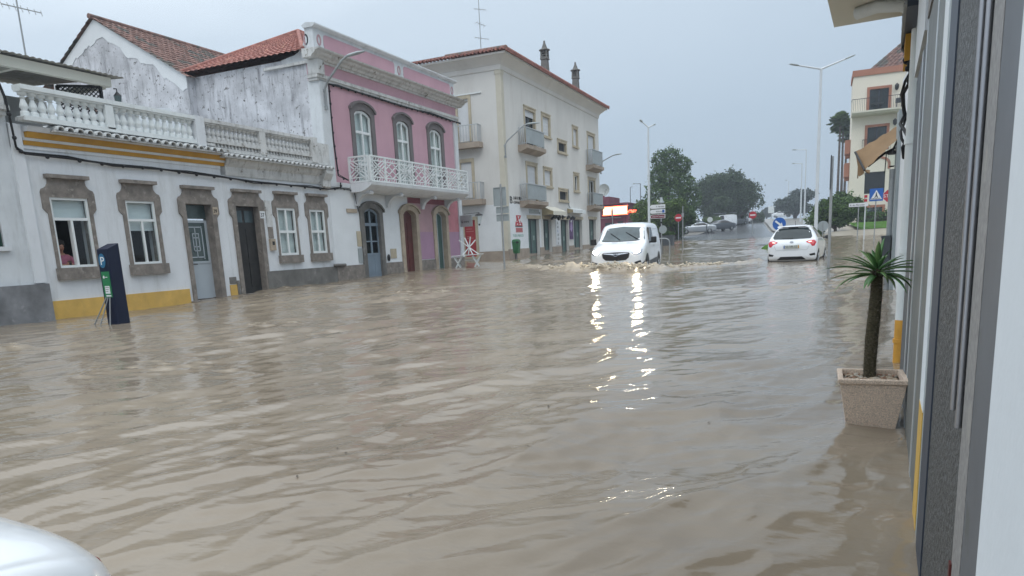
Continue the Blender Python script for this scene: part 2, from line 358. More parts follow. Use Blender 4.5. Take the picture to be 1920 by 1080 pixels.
# ---- flood water with real waves
th = np.radians(np.concatenate([np.arange(-68,18,.15), np.arange(18,292,5)]))   # azimuth from +Y, clockwise
nr = 820; rr = .22*np.exp(np.arange(nr)*np.log(95/.22)/(nr-1))
R_, T_ = np.meshgrid(rr, th, indexing='ij')
X = R_*np.sin(T_); Y = R_*np.cos(T_)
def waves(X, Y):
    c, s = math.cos(math.radians(50)), math.sin(math.radians(50))
    wx = X+.25*pnoise(X*.6,Y*.6,1); wy = Y+.25*pnoise(X*.6+9,Y*.6,2)
    # crest direction turns with the place, as currents do
    ang = np.radians(48)+.5*pnoise(X*.13,Y*.13,3)+.45*sst(-3,1,X)*1
    u = wx*np.cos(.9)+wy*np.sin(.9); v = -wx*np.sin(.9)+wy*np.cos(.9)
    u2 = wx*np.cos(1.25)+wy*np.sin(1.25); v2 = -wx*np.sin(1.25)+wy*np.cos(1.25)
    u3 = wx*np.cos(.55)+wy*np.sin(.55); v3 = -wx*np.sin(.55)+wy*np.cos(.55)
    rid = lambda n: 1-2*np.abs(n)
    amp = .55+.9*sst(-.25,.35,pnoise(X*.16,Y*.16,4))
    calm = 1-.4*sst(-.9,.2,X)*(1-sst(9,16,Y))        # smoother by the right-hand wall
    left = 1+.5*sst(4,11,-X)
    h = .036*pnoise(u*.42,v*1.3,5)+.026*rid(pnoise(u2*.55,v2*1.9,6))+.015*pnoise(u3*1.2,v3*3.4,7)
    near = 1-sst(14,34,np.hypot(X,Y))
    h = h+near*(.0085*rid(pnoise(u*2.2,v*5.5,8))+.0045*pnoise(u2*5,v2*10,9)+.003*rid(pnoise(u3*5,v3*12,11)))
    h = h+.03*sst(6,14,-X)*pnoise(u*.8,v*2.0,10)
    return h*amp*calm*left*1.1
VX, VY, VA = -6.277, 23.37, 1.637          # van front centre and heading away
def segd(X, Y, a, b):
    ax, ay = a; bx, by = b; t = np.clip(((X-ax)*(bx-ax)+(Y-ay)*(by-ay))/((bx-ax)**2+(by-ay)**2), 0, 1)
    return np.hypot(X-ax-t*(bx-ax), Y-ay-t*(by-ay)), t
H = waves(X, Y)+water_z(X, Y)
foam = np.zeros_like(X)
for a, b, wdt, hh, fm in (((-7.5,22.8),(-4.9,22.8),.4,.18,1.0), ((-4.9,22.8),(-2.1,28.6),.32,.11,.55), ((-2.1,28.6),(.2,33),.35,.04,.15), ((-7.6,22.7),(-9.9,24.2),.5,.10,.8), ((-9.9,24.2),(-12.6,28.5),.6,.06,.3)):
    d, t = segd(X, Y, a, b); rough = pnoise(X*2.3,Y*2.3,12)+.9*pnoise(X*5,Y*5,13)+.5*pnoise(X*11,Y*11,15)
    g = np.exp(-(d/wdt)**2); H += g*hh*(1+.9*rough)*(1-.35*t); foam = np.maximum(foam, g*fm*(.85+.8*rough)*(1-.3*t))
# little breaking crests towards the left houses
lf = sst(.30,.46, pnoise(X*.55,Y*.9,14)+.25*pnoise(X*3,Y*6,15))*sst(3.5,6,-X)*(1-sst(16,24,Y)); H += lf*.018; foam = np.maximum(foam, lf*.35*sst(.0,.4,pnoise(X*3,Y*6,16)+.1))
V = np.stack([X,Y,H],-1).reshape(-1,3)
water = mesh_np('water', V, grid_faces(nr, len(th), True), [])
at = water.data.attributes.new('foam', 'FLOAT', 'POINT'); at.data.foreach_set('value', np.clip(foam,0,1).astype(np.float32).ravel())
at2 = water.data.attributes.new('chop', 'FLOAT', 'POINT'); at2.data.foreach_set('value', (sst(2.5,8,-X)*sst(3,8,Y)*(1-sst(20,34,Y))*.8+sst(10,30,Y)*.15).astype(np.float32).ravel())
water['kind'] = 'structure'
m = bpy.data.materials.new('flood_water'); m.use_nodes = True; nt = m.node_tree; b = nt.nodes['Principled BSDF']
b.inputs['IOR'].default_value = 1.33; b.inputs['Specular IOR Level'].default_value = .5
tcn = nt.nodes.new('ShaderNodeTexCoord')
def nz(scale, xyz, detail=4, rough=.55, rot=0):
    mpn = nt.nodes.new('ShaderNodeMapping'); mpn.vector_type = 'POINT'; mpn.inputs['Rotation'].default_value = (0,0,rot); mpn.inputs['Scale'].default_value = xyz
    n = nt.nodes.new('ShaderNodeTexNoise'); n.inputs['Scale'].default_value = scale; n.inputs['Detail'].default_value = detail; n.inputs['Roughness'].default_value = rough
    lk(nt, tcn.outputs['Object'], mpn.inputs[0]); lk(nt, mpn.outputs[0], n.inputs[0]); return n.outputs[0]
cr = nt.nodes.new('ShaderNodeValToRGB'); cr.color_ramp.elements[0].position = .35; cr.color_ramp.elements[0].color = (.208,.168,.124,1); cr.color_ramp.elements[1].position = .7; cr.color_ramp.elements[1].color = (.275,.23,.173,1)
lk(nt, nz(.5,(1,1,1),5), cr.inputs[0])
fa = nt.nodes.new('ShaderNodeAttribute'); fa.attribute_name = 'foam'
fn = nt.nodes.new('ShaderNodeMath'); fn.operation = 'MULTIPLY'; lk(nt, fa.outputs['Fac'], fn.inputs[0])
fr = nt.nodes.new('ShaderNodeMapRange'); fr.inputs[1].default_value = .35; fr.inputs[2].default_value = .6; fr.inputs[3].default_value = .35; fr.inputs[4].default_value = 1.25; lk(nt, nz(5,(1,1,1),6,.7), fr.inputs[0]); lk(nt, fr.outputs[0], fn.inputs[1])
mi = nt.nodes.new('ShaderNodeMix'); mi.data_type = 'RGBA'; mi.clamp_factor = True; lk(nt, fn.outputs[0], mi.inputs[0]); lk(nt, cr.outputs[0], mi.inputs[6]); mi.inputs[7].default_value = (.52,.44,.33,1)
lk(nt, mi.outputs[2], b.inputs['Base Color'])
rm = nt.nodes.new('ShaderNodeMapRange'); rm.inputs[3].default_value = .06; rm.inputs[4].default_value = .5; lk(nt, fn.outputs[0], rm.inputs[0]); ca = nt.nodes.new('ShaderNodeAttribute'); ca.attribute_name = 'chop'; cm = nt.nodes.new('ShaderNodeMath'); cm.operation = 'MULTIPLY_ADD'; cm.inputs[1].default_value = .15; lk(nt, ca.outputs['Fac'], cm.inputs[0]); lk(nt, rm.outputs[0], cm.inputs[2]); lk(nt, cm.outputs[0], b.inputs['Roughness'])
b1 = nt.nodes.new('ShaderNodeBump'); b1.inputs['Strength'].default_value = .4; b1.inputs['Distance'].default_value = .02; lk(nt, nz(2.2,(.7,2.0,1),4,.6,-.9), b1.inputs['Height'])
b2 = nt.nodes.new('ShaderNodeBump'); b2.inputs['Strength'].default_value = .35; b2.inputs['Distance'].default_value = .006; lk(nt, nz(9,(.7,1.9,1),4,.6,-1.1), b2.inputs['Height']); lk(nt, b1.outputs[0], b2.inputs['Normal'])
b3 = nt.nodes.new('ShaderNodeBump'); b3.inputs['Strength'].default_value = .12; b3.inputs['Distance'].default_value = .0025; lk(nt, nz(26,(.7,1.8,1),5,.65,-1.0), b3.inputs['Height']); lk(nt, b2.outputs[0], b3.inputs['Normal']); lk(nt, b3.outputs[0], b.inputs['Normal'])
water.data.materials.append(m); M['flood_water'] = m
M['foam'] = mat('foam', (.60,.53,.42), .45, .4, var=(8,.25))
# churned water thrown up before the van
sp = MB()
for i in range(1500):
    t = random.random(); side = random.random()
    if side < .62: cx, cy = -7.4+t*2.6, 22.75+random.gauss(0,.16); zz = .10+abs(random.gauss(0,.085))+.07*math.exp(-((t-.35)/.2)**2)
    elif side < .85: cx, cy = -4.9+t*1.7, 22.8+t*3.4+random.gauss(0,.15); zz = .08+abs(random.gauss(0,.07))*(1-t*.6)
    else: cx, cy = -7.5-t*1.6, 22.7+t*.9+random.gauss(0,.15); zz = .16+abs(random.gauss(0,.07))*(1-t*.6)
    r = random.choice((.008,.012,.016,.024,.034))*(1 if zz < .35 else .6)
    sp.ball((cx,cy,zz+water_z(cx,cy)*.5), r, 6, 4, sc=(random.uniform(.8,2),random.uniform(.8,1.6),random.uniform(.5,1.1)), jit=.25)
o = sp.build('splash', M['foam']); o['kind'] = 'stuff'

ix, iy = np.meshgrid(np.linspace(-1,1,16), np.linspace(-1,1,12)); rr2 = np.clip(1-ix**2-iy**2, 0, 1)
o = mesh_np('grass_island', np.stack([-2.35+ix*.75, 41.5+iy*1.6, -.1+.62*np.sqrt(rr2)], -1).reshape(-1,3), grid_faces(12,16), M['lawn']); o['kind'] = 'structure'
# ================================================================ left-hand terrace (all fronts on the plane x = FX, street runs along +Y)
FX = -14.2
def wall(mb, xb, xf, y0, y1, z0, z1, ops, m=0, ax='x'):
    """wall slab with rectangular openings ops = [(y0,y1,z0,z1)]; ax 'y' builds it across the street"""
    zs = sorted({z0,z1}|{v for o in ops for v in o[2:4] if z0 < v < z1})
    for a, b in zip(zs, zs[1:]):
        cut = sorted((o[0],o[1]) for o in ops if o[2] < b-1e-6 and o[3] > a+1e-6)
        y = y0
        for c0, c1 in cut+[(y1,y1)]:
            c0 = min(max(c0,y0),y1)
            if c0 > y+1e-6:
                if ax == 'x': mb.box(xb,xf,y,c0,a,b,m)
                else: mb.box(y,c0,xb,xf,a,b,m)
            y = max(y, min(c1,y1))
def eared(yc, hw, ztop, zsh, zb, hs, foot=0):
    """outline of the carved stone surround, from bottom left over the top to bottom right"""
    L = [(-hw-foot,zb),(-hw-foot,zb+.16),(-hw+.0,zb+.2),(-hw,zsh-.42),(-hw-.09,zsh-.32),(-hw-.09,zsh)]
    for k in range(5):
        a = math.radians(10+k*20); r_ = hw+.09-hs; L.append((-hw-.09+r_*math.sin(a), zsh+.05+r_-r_*math.cos(a)*.95))
    L += [(-hs-.0,ztop-.07),(-hs-.04,ztop)]
    Rr = [(-p[0],p[1]) for p in L[::-1]]
    return [(yc+u,v) for u,v in L+Rr]
def inner_for(outer, y0, y1, z0, z1):
    """inner loop point for every outer point: same count, pulled to the opening"""
    n = len(outer); h = n//2; res = []
    zb = outer[0][1]; zt = max(v for _,v in outer)
    for i,(u,v) in enumerate(outer):
        left = i < h
        k = i if left else n-1-i
        if k < 6: z = z0+(z1-z0)*[0,.08,.12,.8,.86,.93][k]; res.append((y0 if left else y1, z))
        else:
            t = (k-6)/(h-1-6); mid = (y0+y1)/2; y = (y0+(mid-y0)*max(0,t-.1)*.9) if left else (y1-(y1-mid)*max(0,t-.1)*.9)
            res.append((y, z1))
    return res
def surround(mb, yc, hw, ztop, zsh, zb, hs, op, door=False, foot=.0, m=0):
    o_ = eared(yc, hw, ztop, zsh, zb, hs, foot); i_ = inner_for(o_, *op)
    mb.ring(o_, i_, FX-.22, FX+(.045 if door else .022), closed=not door, m=m)
    # cap moulding and sill
    mb.box(FX-.05, FX+.12, yc-hs-.05, yc+hs+.05, ztop-.045, ztop+.03, m)
    if not door: mb.box(FX-.2, FX+.09, yc-hw-.03, yc+hw+.03, zb-.02, op[2]-.004, m)
def sash(parent, y0, y1, z0, z1, cols, rows, fw=.05, depth=.13, gm='glass', fm='white_frame', curtain=None, skip=(), rowz=None, name='window'):
    depth = .004
    """window frame (part) with its panes, and whatever hangs behind, as sub-parts"""
    mb = MB(); x1 = FX-depth; x0 = x1-.05
    mb.ring([(y0,z0),(y0,z1),(y1,z1),(y1,z0)], [(y0+fw,z0+fw),(y0+fw,z1-fw),(y1-fw,z1-fw),(y1-fw,z0+fw)], x0, x1)
    ys = [y0+fw+(y1-y0-2*fw)*i/cols for i in range(cols+1)]; zs = rowz or [z0+fw+(z1-z0-2*fw)*i/rows for i in range(rows+1)]
    for y in ys[1:-1]: mb.box(x0,x1-.004,y-fw*.5,y+fw*.5,z0+fw,zs[-2] if rowz else z1-fw)
    for z in zs[1:-1]: mb.box(x0,x1-.002,y0+fw,y1-fw,z-fw*.55,z+fw*.55)
    f = mb.build(name, M[fm], parent)
    g = MB()
    for i in range(cols):
        for j in range(len(zs)-1):
            if (i,j) in skip: continue
            g.box(x0+.018,x0+.026,ys[i]+.004,ys[i+1]-.004,zs[j]+.004,zs[j+1]-.004)
    g.build('pane', M[gm], f)
    if curtain: 
        for cm, a0, a1, b0, b1 in curtain:
            c = MB(); n = 40
            vs = []; 
            for k in range(n+1):
                yy = a0+(a1-a0)*k/n; xx = x0-.07+(.018*math.sin(k*1.9) if cm == 'curtain' else 0); vs += [(xx,yy,b0),(xx,yy,b1)]
            c.add(vs, [[2*k,2*k+2,2*k+3,2*k+1] for k in range(n)], 0, True)
            c.build('curtain' if cm == 'curtain' else 'blind', M[cm], f)
    return f
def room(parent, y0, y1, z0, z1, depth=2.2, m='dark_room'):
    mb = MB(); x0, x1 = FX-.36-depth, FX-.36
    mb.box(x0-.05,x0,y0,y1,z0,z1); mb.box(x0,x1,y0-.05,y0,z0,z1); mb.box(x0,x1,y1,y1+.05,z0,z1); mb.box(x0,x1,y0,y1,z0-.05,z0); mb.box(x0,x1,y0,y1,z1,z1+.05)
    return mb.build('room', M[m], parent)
def tile_eave(parent, y0, y1, z, x0, x1, pitch=.19, m='tile_white', name='eave', r=.075):
    mb = MB(); n = int((y1-y0)/pitch)
    for i in range(n):
        y = y0+(i+.5)*(y1-y0)/n; vs = []; K = 7
        for xx, dz in ((x0,.05),(x1+random.uniform(-.01,.01),0)):
            for k in range(K): a = math.pi*k/(K-1); vs.append((xx,y-r*math.cos(a),z+dz+r*1.0*math.sin(a)))
            for k in range(K): a = math.pi*k/(K-1); vs.append((xx,y-(r-.018)*math.cos(a),z+dz+(r-.02)*math.sin(a)))
        fs = [[k,k+1,K*2+k+1,K*2+k] for k in range(K-1)]+[[K+k+1,K+k,K*3+k,K*3+k+1] for k in range(K-1)]+[[2*K+k,2*K+k+1,3*K+k+1,3*K+k] for k in range(K-1)]
        mb.add(vs, fs, 0, False)
    mb.box(x0,x1-.05,y0,y1,z-.03,z+.0, 1)
    return mb.build(name, [M[m],M['cornice_old']], parent)
def baluster_mesh(h, r, m):
    p = [(r,0),(r,.15*h),(r*.95,.2*h),(r*.55,.22*h),(r*.75,.25*h),(r*.6,.27*h),(r*.98,.36*h),(r*.9,.45*h),(r*.5,.68*h),(r*.4,.74*h),(r*.8,.77*h),(r*.5,.8*h),(r*.55,.84*h),(r,.87*h),(r,1.0*h)]
    mb = MB(); mb.lathe(p, (0,0,0), 10); o = mb.build('baluster', M[m], None, local=True); return o
def balustrade(parent, y0, y1, z0, z1, x, n, m, pier=None, name='balustrade', rail=.1, gaps=()):
    mb = MB()
    mb.box(x-.13,x+.13,y0,y1,z1-.075,z1+.01); mb.box(x-.10,x+.10,y0,y1,z1-.11,z1-.075)
    mb.box(x-.12,x+.12,y0,y1,z0-.06,z0+.03)
    b = mb.build(name, M[m], parent)
    proto = baluster_mesh(z1-.11-z0-.03, .078, m); proto.parent = b; first = True
    for i in range(n):
        y = y0+(i+.5)*(y1-y0)/n
        if any(a < y < c for a,c in gaps): continue
        o = proto if first else proto.copy()
        if not first: COL.objects.link(o)
        o.parent = b; first = False
        lo = b.location+parent.location; o.location = (x-lo.x, y-lo.y, z0+.03-lo.z)
    return b

# ---------------------------------------------------------------- house A: far left fragment
hA = thing('terraced_house', (FX,6.5,0), 'peeling white house at the left edge with a mottled grey stone plinth and green shutter', 'house', group='terraced houses along the flooded street')
mb = MB(); wall(mb, FX-.35, FX, 3.5, 9.13, -.5, 4.35, [(7.5,8.70,1.5,2.75)]); mb.box(FX-6,FX-.35,3.5,9.1,-.5,4.3)
mb.build('wall', M['plaster_white_old'], hA)
mb = MB(); mb.box(FX,FX+.10,3.5,9.36,-.5,.76); mb.box(FX,FX+.13,3.5,9.37,-.5,.03); mb.build('plinth', M['granite_plinth'], hA)
mb = MB(); mb.box(FX-.2,FX-.03,7.52,8.68,1.5,2.75)
for k in range(14): mb.box(FX-.03,FX-.012,7.6,8.62,1.56+k*.083,1.60+k*.083)
mb.build('shutter', mat('shutter_green', (.01,.045,.03), .5), hA)
mb = MB(); mb.box(FX-.1,FX+.07,7.4,8.78,1.42,1.5); mb.build('sill', M['plaster_white'], hA)
mb = MB(); mb.box(FX-.3,FX+.12,8.5,9.08,3.9,5.0); mb.box(FX-.3,FX+.18,8.45,9.13,4.0,4.08); mb.box(FX-.32,FX+.18,8.45,9.14,5.0,5.1); mb.box(FX-.28,FX+.1,8.55,9.05,5.1,5.16)
mb.build('parapet_pier', M['cornice_old'], hA)

# ---------------------------------------------------------------- house B: yellow plinth, two windows and grey door
hB = thing('terraced_house', (FX,11.7,0), 'white house with ochre cornice stripes and yellow plinth, its left window open', 'house', group='terraced houses along the flooded street')
w1 = (9.705,10.53,1.05,2.46); w2 = (11.41,12.18,1.05,2.46); d1 = (13.04,13.86,.10,2.44)
mb = MB(); wall(mb, FX-.35, FX, 9.13, 14.33, -.5, 3.35, [(9.68,10.56,1.0,2.5),(11.38,12.21,1.0,2.5),(13.02,13.9,-.5,2.48)])
mb.box(FX-.35,FX+.02,9.13,14.33,3.35,3.8)
for y0, y1 in ((9.13,9.35),): mb.box(FX,FX+.05,y0,y1,.78,3.78)
mb.build('wall', M['plaster_white'], hB)
mb = MB(); mb.box(FX-8,FX-.35,9.13,9.2,-.5,3.7); mb.box(FX-8,FX-.36,9.2,14.3,3.62,3.7); mb.build('terrace_floor', M['plaster_white_old'], hB)
mb = MB(); wall(mb, FX, FX+.03, 9.37, 14.40, -.5, .40, [(12.84,14.17,-.6,.5)]); mb.build('plinth', M['yellow'], hB)
mb = MB()
mb.prism([(FX-.02,3.42),(FX+.04,3.42),(FX+.06,3.5),(FX-.02,3.5)], 9.37, 14.45, 'y')
mb.prism([(FX-.02,3.555),(FX+.10,3.555),(FX+.13,3.665),(FX-.02,3.665)], 9.42, 14.45, 'y')
mb.build('cornice_stripe', M['ochre'], hB)
mb = MB(); mb.prism([(FX-.02,3.503),(FX+.055,3.503),(FX+.085,3.552),(FX-.02,3.552)], 9.37, 14.45, 'y'); mb.prism([(FX-.02,3.668),(FX+.14,3.668),(FX+.2,3.76),(FX-.02,3.76)], 9.4, 14.45, 'y')
mb.build('cornice', M['plaster_white'], hB)
tile_eave(hB, 9.85, 14.2, 3.72, FX-.1, FX+.36, .205, r=.085)
mb = MB(); mb.box(FX+.02,FX+.26,9.3,14.0,3.85,3.91); mb.build('ledge', M['cornice_old'], hB)
bb = balustrade(hB, 9.32, 13.42, 3.9, 4.48, FX+.17, 23, 'white_paint', gaps=((11.05,11.22),))
mb = MB(); mb.box(FX+.05,FX+.29,11.06,11.24,3.9,4.38); mb.build('pier', M['white_paint'], hB)
mb = MB(); mb.box(FX-.0,FX+.32,13.42,13.68,3.80,4.50); mb.build('pier', M['plaster_white'], hB)
for (op, yc, lab) in ((w1,10.12,0),(w2,11.79,1)):
    f = sash(hB, *op, 2, 2, rowz=[op[2]+.05,2.03,op[3]-.05], skip=((0,0),) if lab == 0 else (),
             curtain=[('blind',op[0]+.02,op[1]-.02,2.05 if lab == 0 else 1.80,op[3])])
    mb = MB(); surround(mb, yc, .475 if lab else .485, 2.87, 2.55, .83, .40, op); mb.build('surround', M['stone'], f)
    if lab == 0:
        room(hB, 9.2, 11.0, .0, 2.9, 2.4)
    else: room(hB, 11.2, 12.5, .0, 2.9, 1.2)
mb = MB(); mb.box(FX-.12,FX-.06,w1[0]+.40,w1[0]+.45,1.1,2.0); mb.build('sliding_sash', M['white_frame'], hB)
dr = MB(); dr.box(FX-.24,FX-.19,d1[0]+.0,13.84,.12,2.06); dr.ring([(13.06,1.0),(13.06,2.06),(13.80,2.06),(13.80,1.0)],[(13.11,1.05),(13.11,2.0),(13.75,2.0),(13.75,1.05)],FX-.19,FX-.175)
# grille pattern of the door light
def bar(y0,y1,z0,z1): dr.box(FX-.19,FX-.172,y0,y1,z0,z1)
for y in (13.20,13.62): bar(y,y+.025,1.1,1.92)
for z in (1.14,1.88): bar(13.20,13.645,z,z+.025)
for y in (13.32,13.51): bar(y,y+.022,1.3,1.72)
for z in (1.30,1.40,1.62,1.72): bar(13.32,13.53,z,z+.022)
for y in (13.41,): bar(y,y+.022,1.14,1.9)
dd = dr.build('door', M['door_grey'], hB)
mb = MB(); mb.box(FX-.19,FX-.186,13.11,13.75,1.05,2.0); mb.build('pane', M['frosted'], dd)
mb = MB(); mb.box(FX-.19,FX-.15,13.12,13.17,.93,1.03,0); mb.tube([(FX-.14,13.14,.98),(FX-.14,13.34,.98)],.012,6); mb.build('handle', M['black'], dd)
mb = MB(); mb.box(FX-.25,FX-.2,13.04,13.86,2.1,2.44); mb.build('fanlight', M['frosted'], hB)
mb = MB(); surround(mb, 13.46, .53, 2.84, 2.53, .06, .44, (13.04,13.84,.06,2.44), True); mb.box(FX-.25,FX+.18,12.86,14.15,.0,.09); mb.build('door_surround', M['stone'], hB)
mb = MB(); mb.box(FX-.02,FX+.013,14.18,14.42,.42,.60); mb.build('plaster_patch', M['stone_grey'], hB)

# ---------------------------------------------------------------- house C: black door, weathered cornice
hC = thing('terraced_house', (FX,16.5,0), 'white house with stained grey balustrade, black front door and two small curtained windows', 'house', group='terraced houses along the flooded street')
w3 = (16.24,17.03,1.10,2.44); w4 = (17.66,18.39,1.12,2.43); d2 = (14.67,15.5,.12,2.44)
mb = MB(); wall(mb, FX-.35, FX-.002, 14.335, 18.72, -.5, 3.2, [(16.2,17.06,1.05,2.48),(17.62,18.42,1.07,2.47),(14.6,15.57,-.5,2.48)]); mb.build('wall', M['plaster_white'], hC)
mb = MB(); mb.box(FX-8,FX-.36,14.33,18.6,3.55,3.62); mb.build('terrace_floor', M['plaster_white_old'], hC)
mb = MB(); mb.prism([(FX-.3,3.2),(FX+.03,3.2),(FX+.05,3.3),(FX+.05,3.42),(FX+.12,3.5),(FX+.14,3.58),(FX+.22,3.66),(FX-.3,3.66)], 14.46, 18.6, 'y')
mb.prism([(FX,3.02),(FX+.16,3.12),(FX+.16,3.3),(FX+.3,3.5),(FX+.3,3.6),(FX,3.6)], 18.28, 18.66, 'y'); mb.build('cornice', M['cornice_old'], hC)
tile_eave(hC, 14.25, 18.66, 3.64, FX-.1, FX+.36, .17, r=.072)
mb = MB(); mb.box(FX-.05,FX+.26,13.7,18.6,3.74,3.80); mb.box(FX+.0,FX+.22,13.7,18.6,3.80,3.84); mb.build('ledge', M['cornice_old'], hC)
b2 = balustrade(hC, 13.69, 17.75, 3.99, 4.47, FX+.15, 27, 'cornice_old', gaps=((15.60,15.82),))
mb = MB()
for k in range(34):
    y = 13.8+k*.118; mb.lathe([(.035,0),(.05,.03),(.03,.08),(.045,.11)],(FX+.2,y,3.83),6)
mb.box(FX+.08,FX+.24,13.7,17.8,3.79,3.83); mb.box(FX+.05,FX+.15,13.7,17.8,3.8,3.95)
mb.box(FX+.03,FX+.28,15.6,15.82,3.8,4.40); mb.box(FX+.0,FX+.3,17.72,18.0,3.78,4.5); mb.box(FX-.05,FX+.2,18.0,18.65,3.7,4.38)
mb.build('parapet_base', M['cornice_old'], hC)
mb = MB(); wall(mb, FX, FX+.045, 15.72, 18.72, -.5, .68, []); mb.box(FX,FX+.03,14.42,14.5,-.5,.5); mb.box(FX-.02,FX+.06,15.56,15.72,-.5,.68); mb.build('plinth', M['stone_grey'], hC)
for op, yc in ((w3,16.63),(w4,18.02)):
    f = sash(hC, *op, 2, 2, fw=.065, depth=.05, curtain=[('curtain',op[0]+.05,op[1]-.05,op[2],op[3])])
    mb = MB(); surround(mb, yc, .46, 2.86, 2.56, .90, .42, op); mb.build('surround', M['stone'], f)
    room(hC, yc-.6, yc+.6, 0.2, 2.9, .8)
dr = MB(); dr.box(FX-.20,FX-.15,14.64,15.54,.12,2.46)
for y in (14.76,15.12):
    dr.box(FX-.15,FX-.135,y,y+.29,.3,.95); dr.box(FX-.15,FX-.135,y,y+.29,1.05,1.85)
dd = dr.build('door', M['door_dark'], hC)
mb = MB(); mb.box(FX-.15,FX-.142,14.76,15.04,2.02,2.33); mb.box(FX-.15,FX-.142,15.13,15.42,2.02,2.33); mb.build('pane', M['car_screen'], dd)
mb = MB(); mb.box(FX-.15,FX-.10,14.73,14.80,.86,.90); mb.build('handle', mat('brass',(.55,.42,.2),.35,metal=.6), dd)
mb = MB(); surround(mb, 15.1, .56, 2.84, 2.55, .1, .46, (14.67,15.5,.1,2.44), True); mb.box(FX-.3,FX+.15,14.48,15.72,.05,.12); mb.build('door_surround', M['stone'], hC)

def text(body, size, parent, m, loc, rot, name='lettering', ex=.004, align='LEFT', sx=1.0):
    cu = bpy.data.curves.new('t','FONT'); cu.body = body; cu.size = size; cu.extrude = ex; cu.align_x = align; cu.align_y = 'BOTTOM_BASELINE' if hasattr(cu,'align_y') and False else cu.align_y
    to = bpy.data.objects.new('t', cu); COL.objects.link(to)
    me = bpy.data.meshes.new_from_object(to.evaluated_get(bpy.context.evaluated_depsgraph_get())); bpy.data.objects.remove(to)
    me.materials.clear(); me.materials.append(m); o = bpy.data.objects.new(name, me); COL.objects.link(o)
    mw = Matrix.Translation(loc) @ rot.to_4x4() @ Matrix.Diagonal((sx,1,1,1))
    if parent is not None:
        o.parent = parent; off = Vector((0,0,0)); q = parent
        while q is not None: off += q.location; q = q.parent
        mw = Matrix.Translation(Vector(loc)-off) @ rot.to_4x4() @ Matrix.Diagonal((sx,1,1,1))
    o.matrix_local = mw; return o
ROT_STREET = Matrix(((0,0,1),(1,0,0),(0,1,0)))     # text reads along +Y, faces +X
ROT_CAM = Matrix(((1,0,0),(0,0,-1),(0,1,0)))       # text reads along +X, faces -Y
n_ = MB(); n_.box(FX+.045,FX+.056,15.53,15.72,2.13,2.32); plq = n_.build('number_plate', M['white_sign'], hC)
text('37', .15, plq, M['black'], (FX+.058,15.54,2.17), ROT_STREET, 'house_number', sx=.95)
n_ = MB(); n_.box(FX+.045,FX+.056,13.87,14.03,2.2,2.38); plq = n_.build('number_plate', M['stone_pale'], hB)
text('39', .13, plq, M['black'], (FX+.058,13.88,2.24), ROT_STREET, 'house_number', sx=.9)
mb = MB(); mb.box(FX,FX+.07,15.81,16.01,1.25,1.57); mb.box(FX+.07,FX+.075,15.87,15.96,1.40,1.50,1); tag(mb.build('meter_box', [M['stone_pale'],M['black']]), 'small beige utility meter box beside the black door', 'meter box')
mb = MB(); mb.box(FX-.01,FX+.016,15.80,16.03,1.9,2.62); mb.box(FX-.01,FX+.012,15.82,16.02,1.58,1.9,1); mb.build('bare_patch', [M['cornice_old'],M['stone']], hC)
mb = MB(); mb.tube([(FX+.06,18.55,.72),(FX+.10,18.6,.72),(FX+.10,19.1,.71)],.045,8); mb.build('drain_pipe', M['stone_grey'], hC)

# ---------------------------------------------------------------- cables along the fronts
def cable(name, pts, label, clips=.45, r=.022):
    mb = MB(); mb.tube(pts, r, 6); mb.tube([(p[0]+.01,p[1],p[2]+.045*math.sin(i*1.7)) for i,p in enumerate(pts)], r*.7, 5)
    L = 0
    for a, b in zip(pts, pts[1:]):
        a = Vector(a); b = Vector(b); n = max(1,int((b-a).length/clips))
        for k in range(n): p = a.lerp(b,(k+.5)/n); mb.ball((p.x+.01,p.y,p.z-.02), r*1.9, 6, 4)
    return tag(mb.build(name, M['cable']), label, 'cable')
Z = lambda y: 3.05+.0*(y)
cable('power_cable', [(FX+.1,8.95,4.9),(FX+.3,9.0,4.15),(FX+.22,9.08,3.7),(FX+.09,9.18,3.35),(FX+.06,9.35,3.25),(FX+.06,10.2,3.24),(FX+.06,11.2,3.20),(FX+.06,12.2,3.21),(FX+.06,13.2,3.17),(FX+.07,14.3,3.14),(FX+.06,15.4,3.10),(FX+.06,16.6,3.09),(FX+.07,17.8,3.07),(FX+.08,18.6,3.06),(FX+.12,19.2,3.14),(FX+.12,19.2,3.28)], 'thick black cable bundle clipped below the cornice of the white houses')
cable('power_cable', [(FX+.42,19.22,3.34),(FX+.08,19.18,3.5),(FX+.05,19.14,4.6),(FX+.05,19.14,5.5),(FX+.05,19.16,6.24),(FX+.05,19.6,6.26),(FX+.05,21.5,6.27),(FX+.05,23.5,6.25),(FX+.05,25.5,6.27),(FX+.05,27.3,6.24),(FX+.2,27.75,6.2)], 'black cable running up and across the pink house below its cornice', .35)
cable('power_cable', [(FX+.08,19.25,3.12),(FX+.05,19.6,3.1),(FX+.05,20.0,3.08),(FX+.05,20.05,2.75),(FX+.05,20.12,2.45)], 'thin black cable dropping to the left of the blue door', .3, .012)
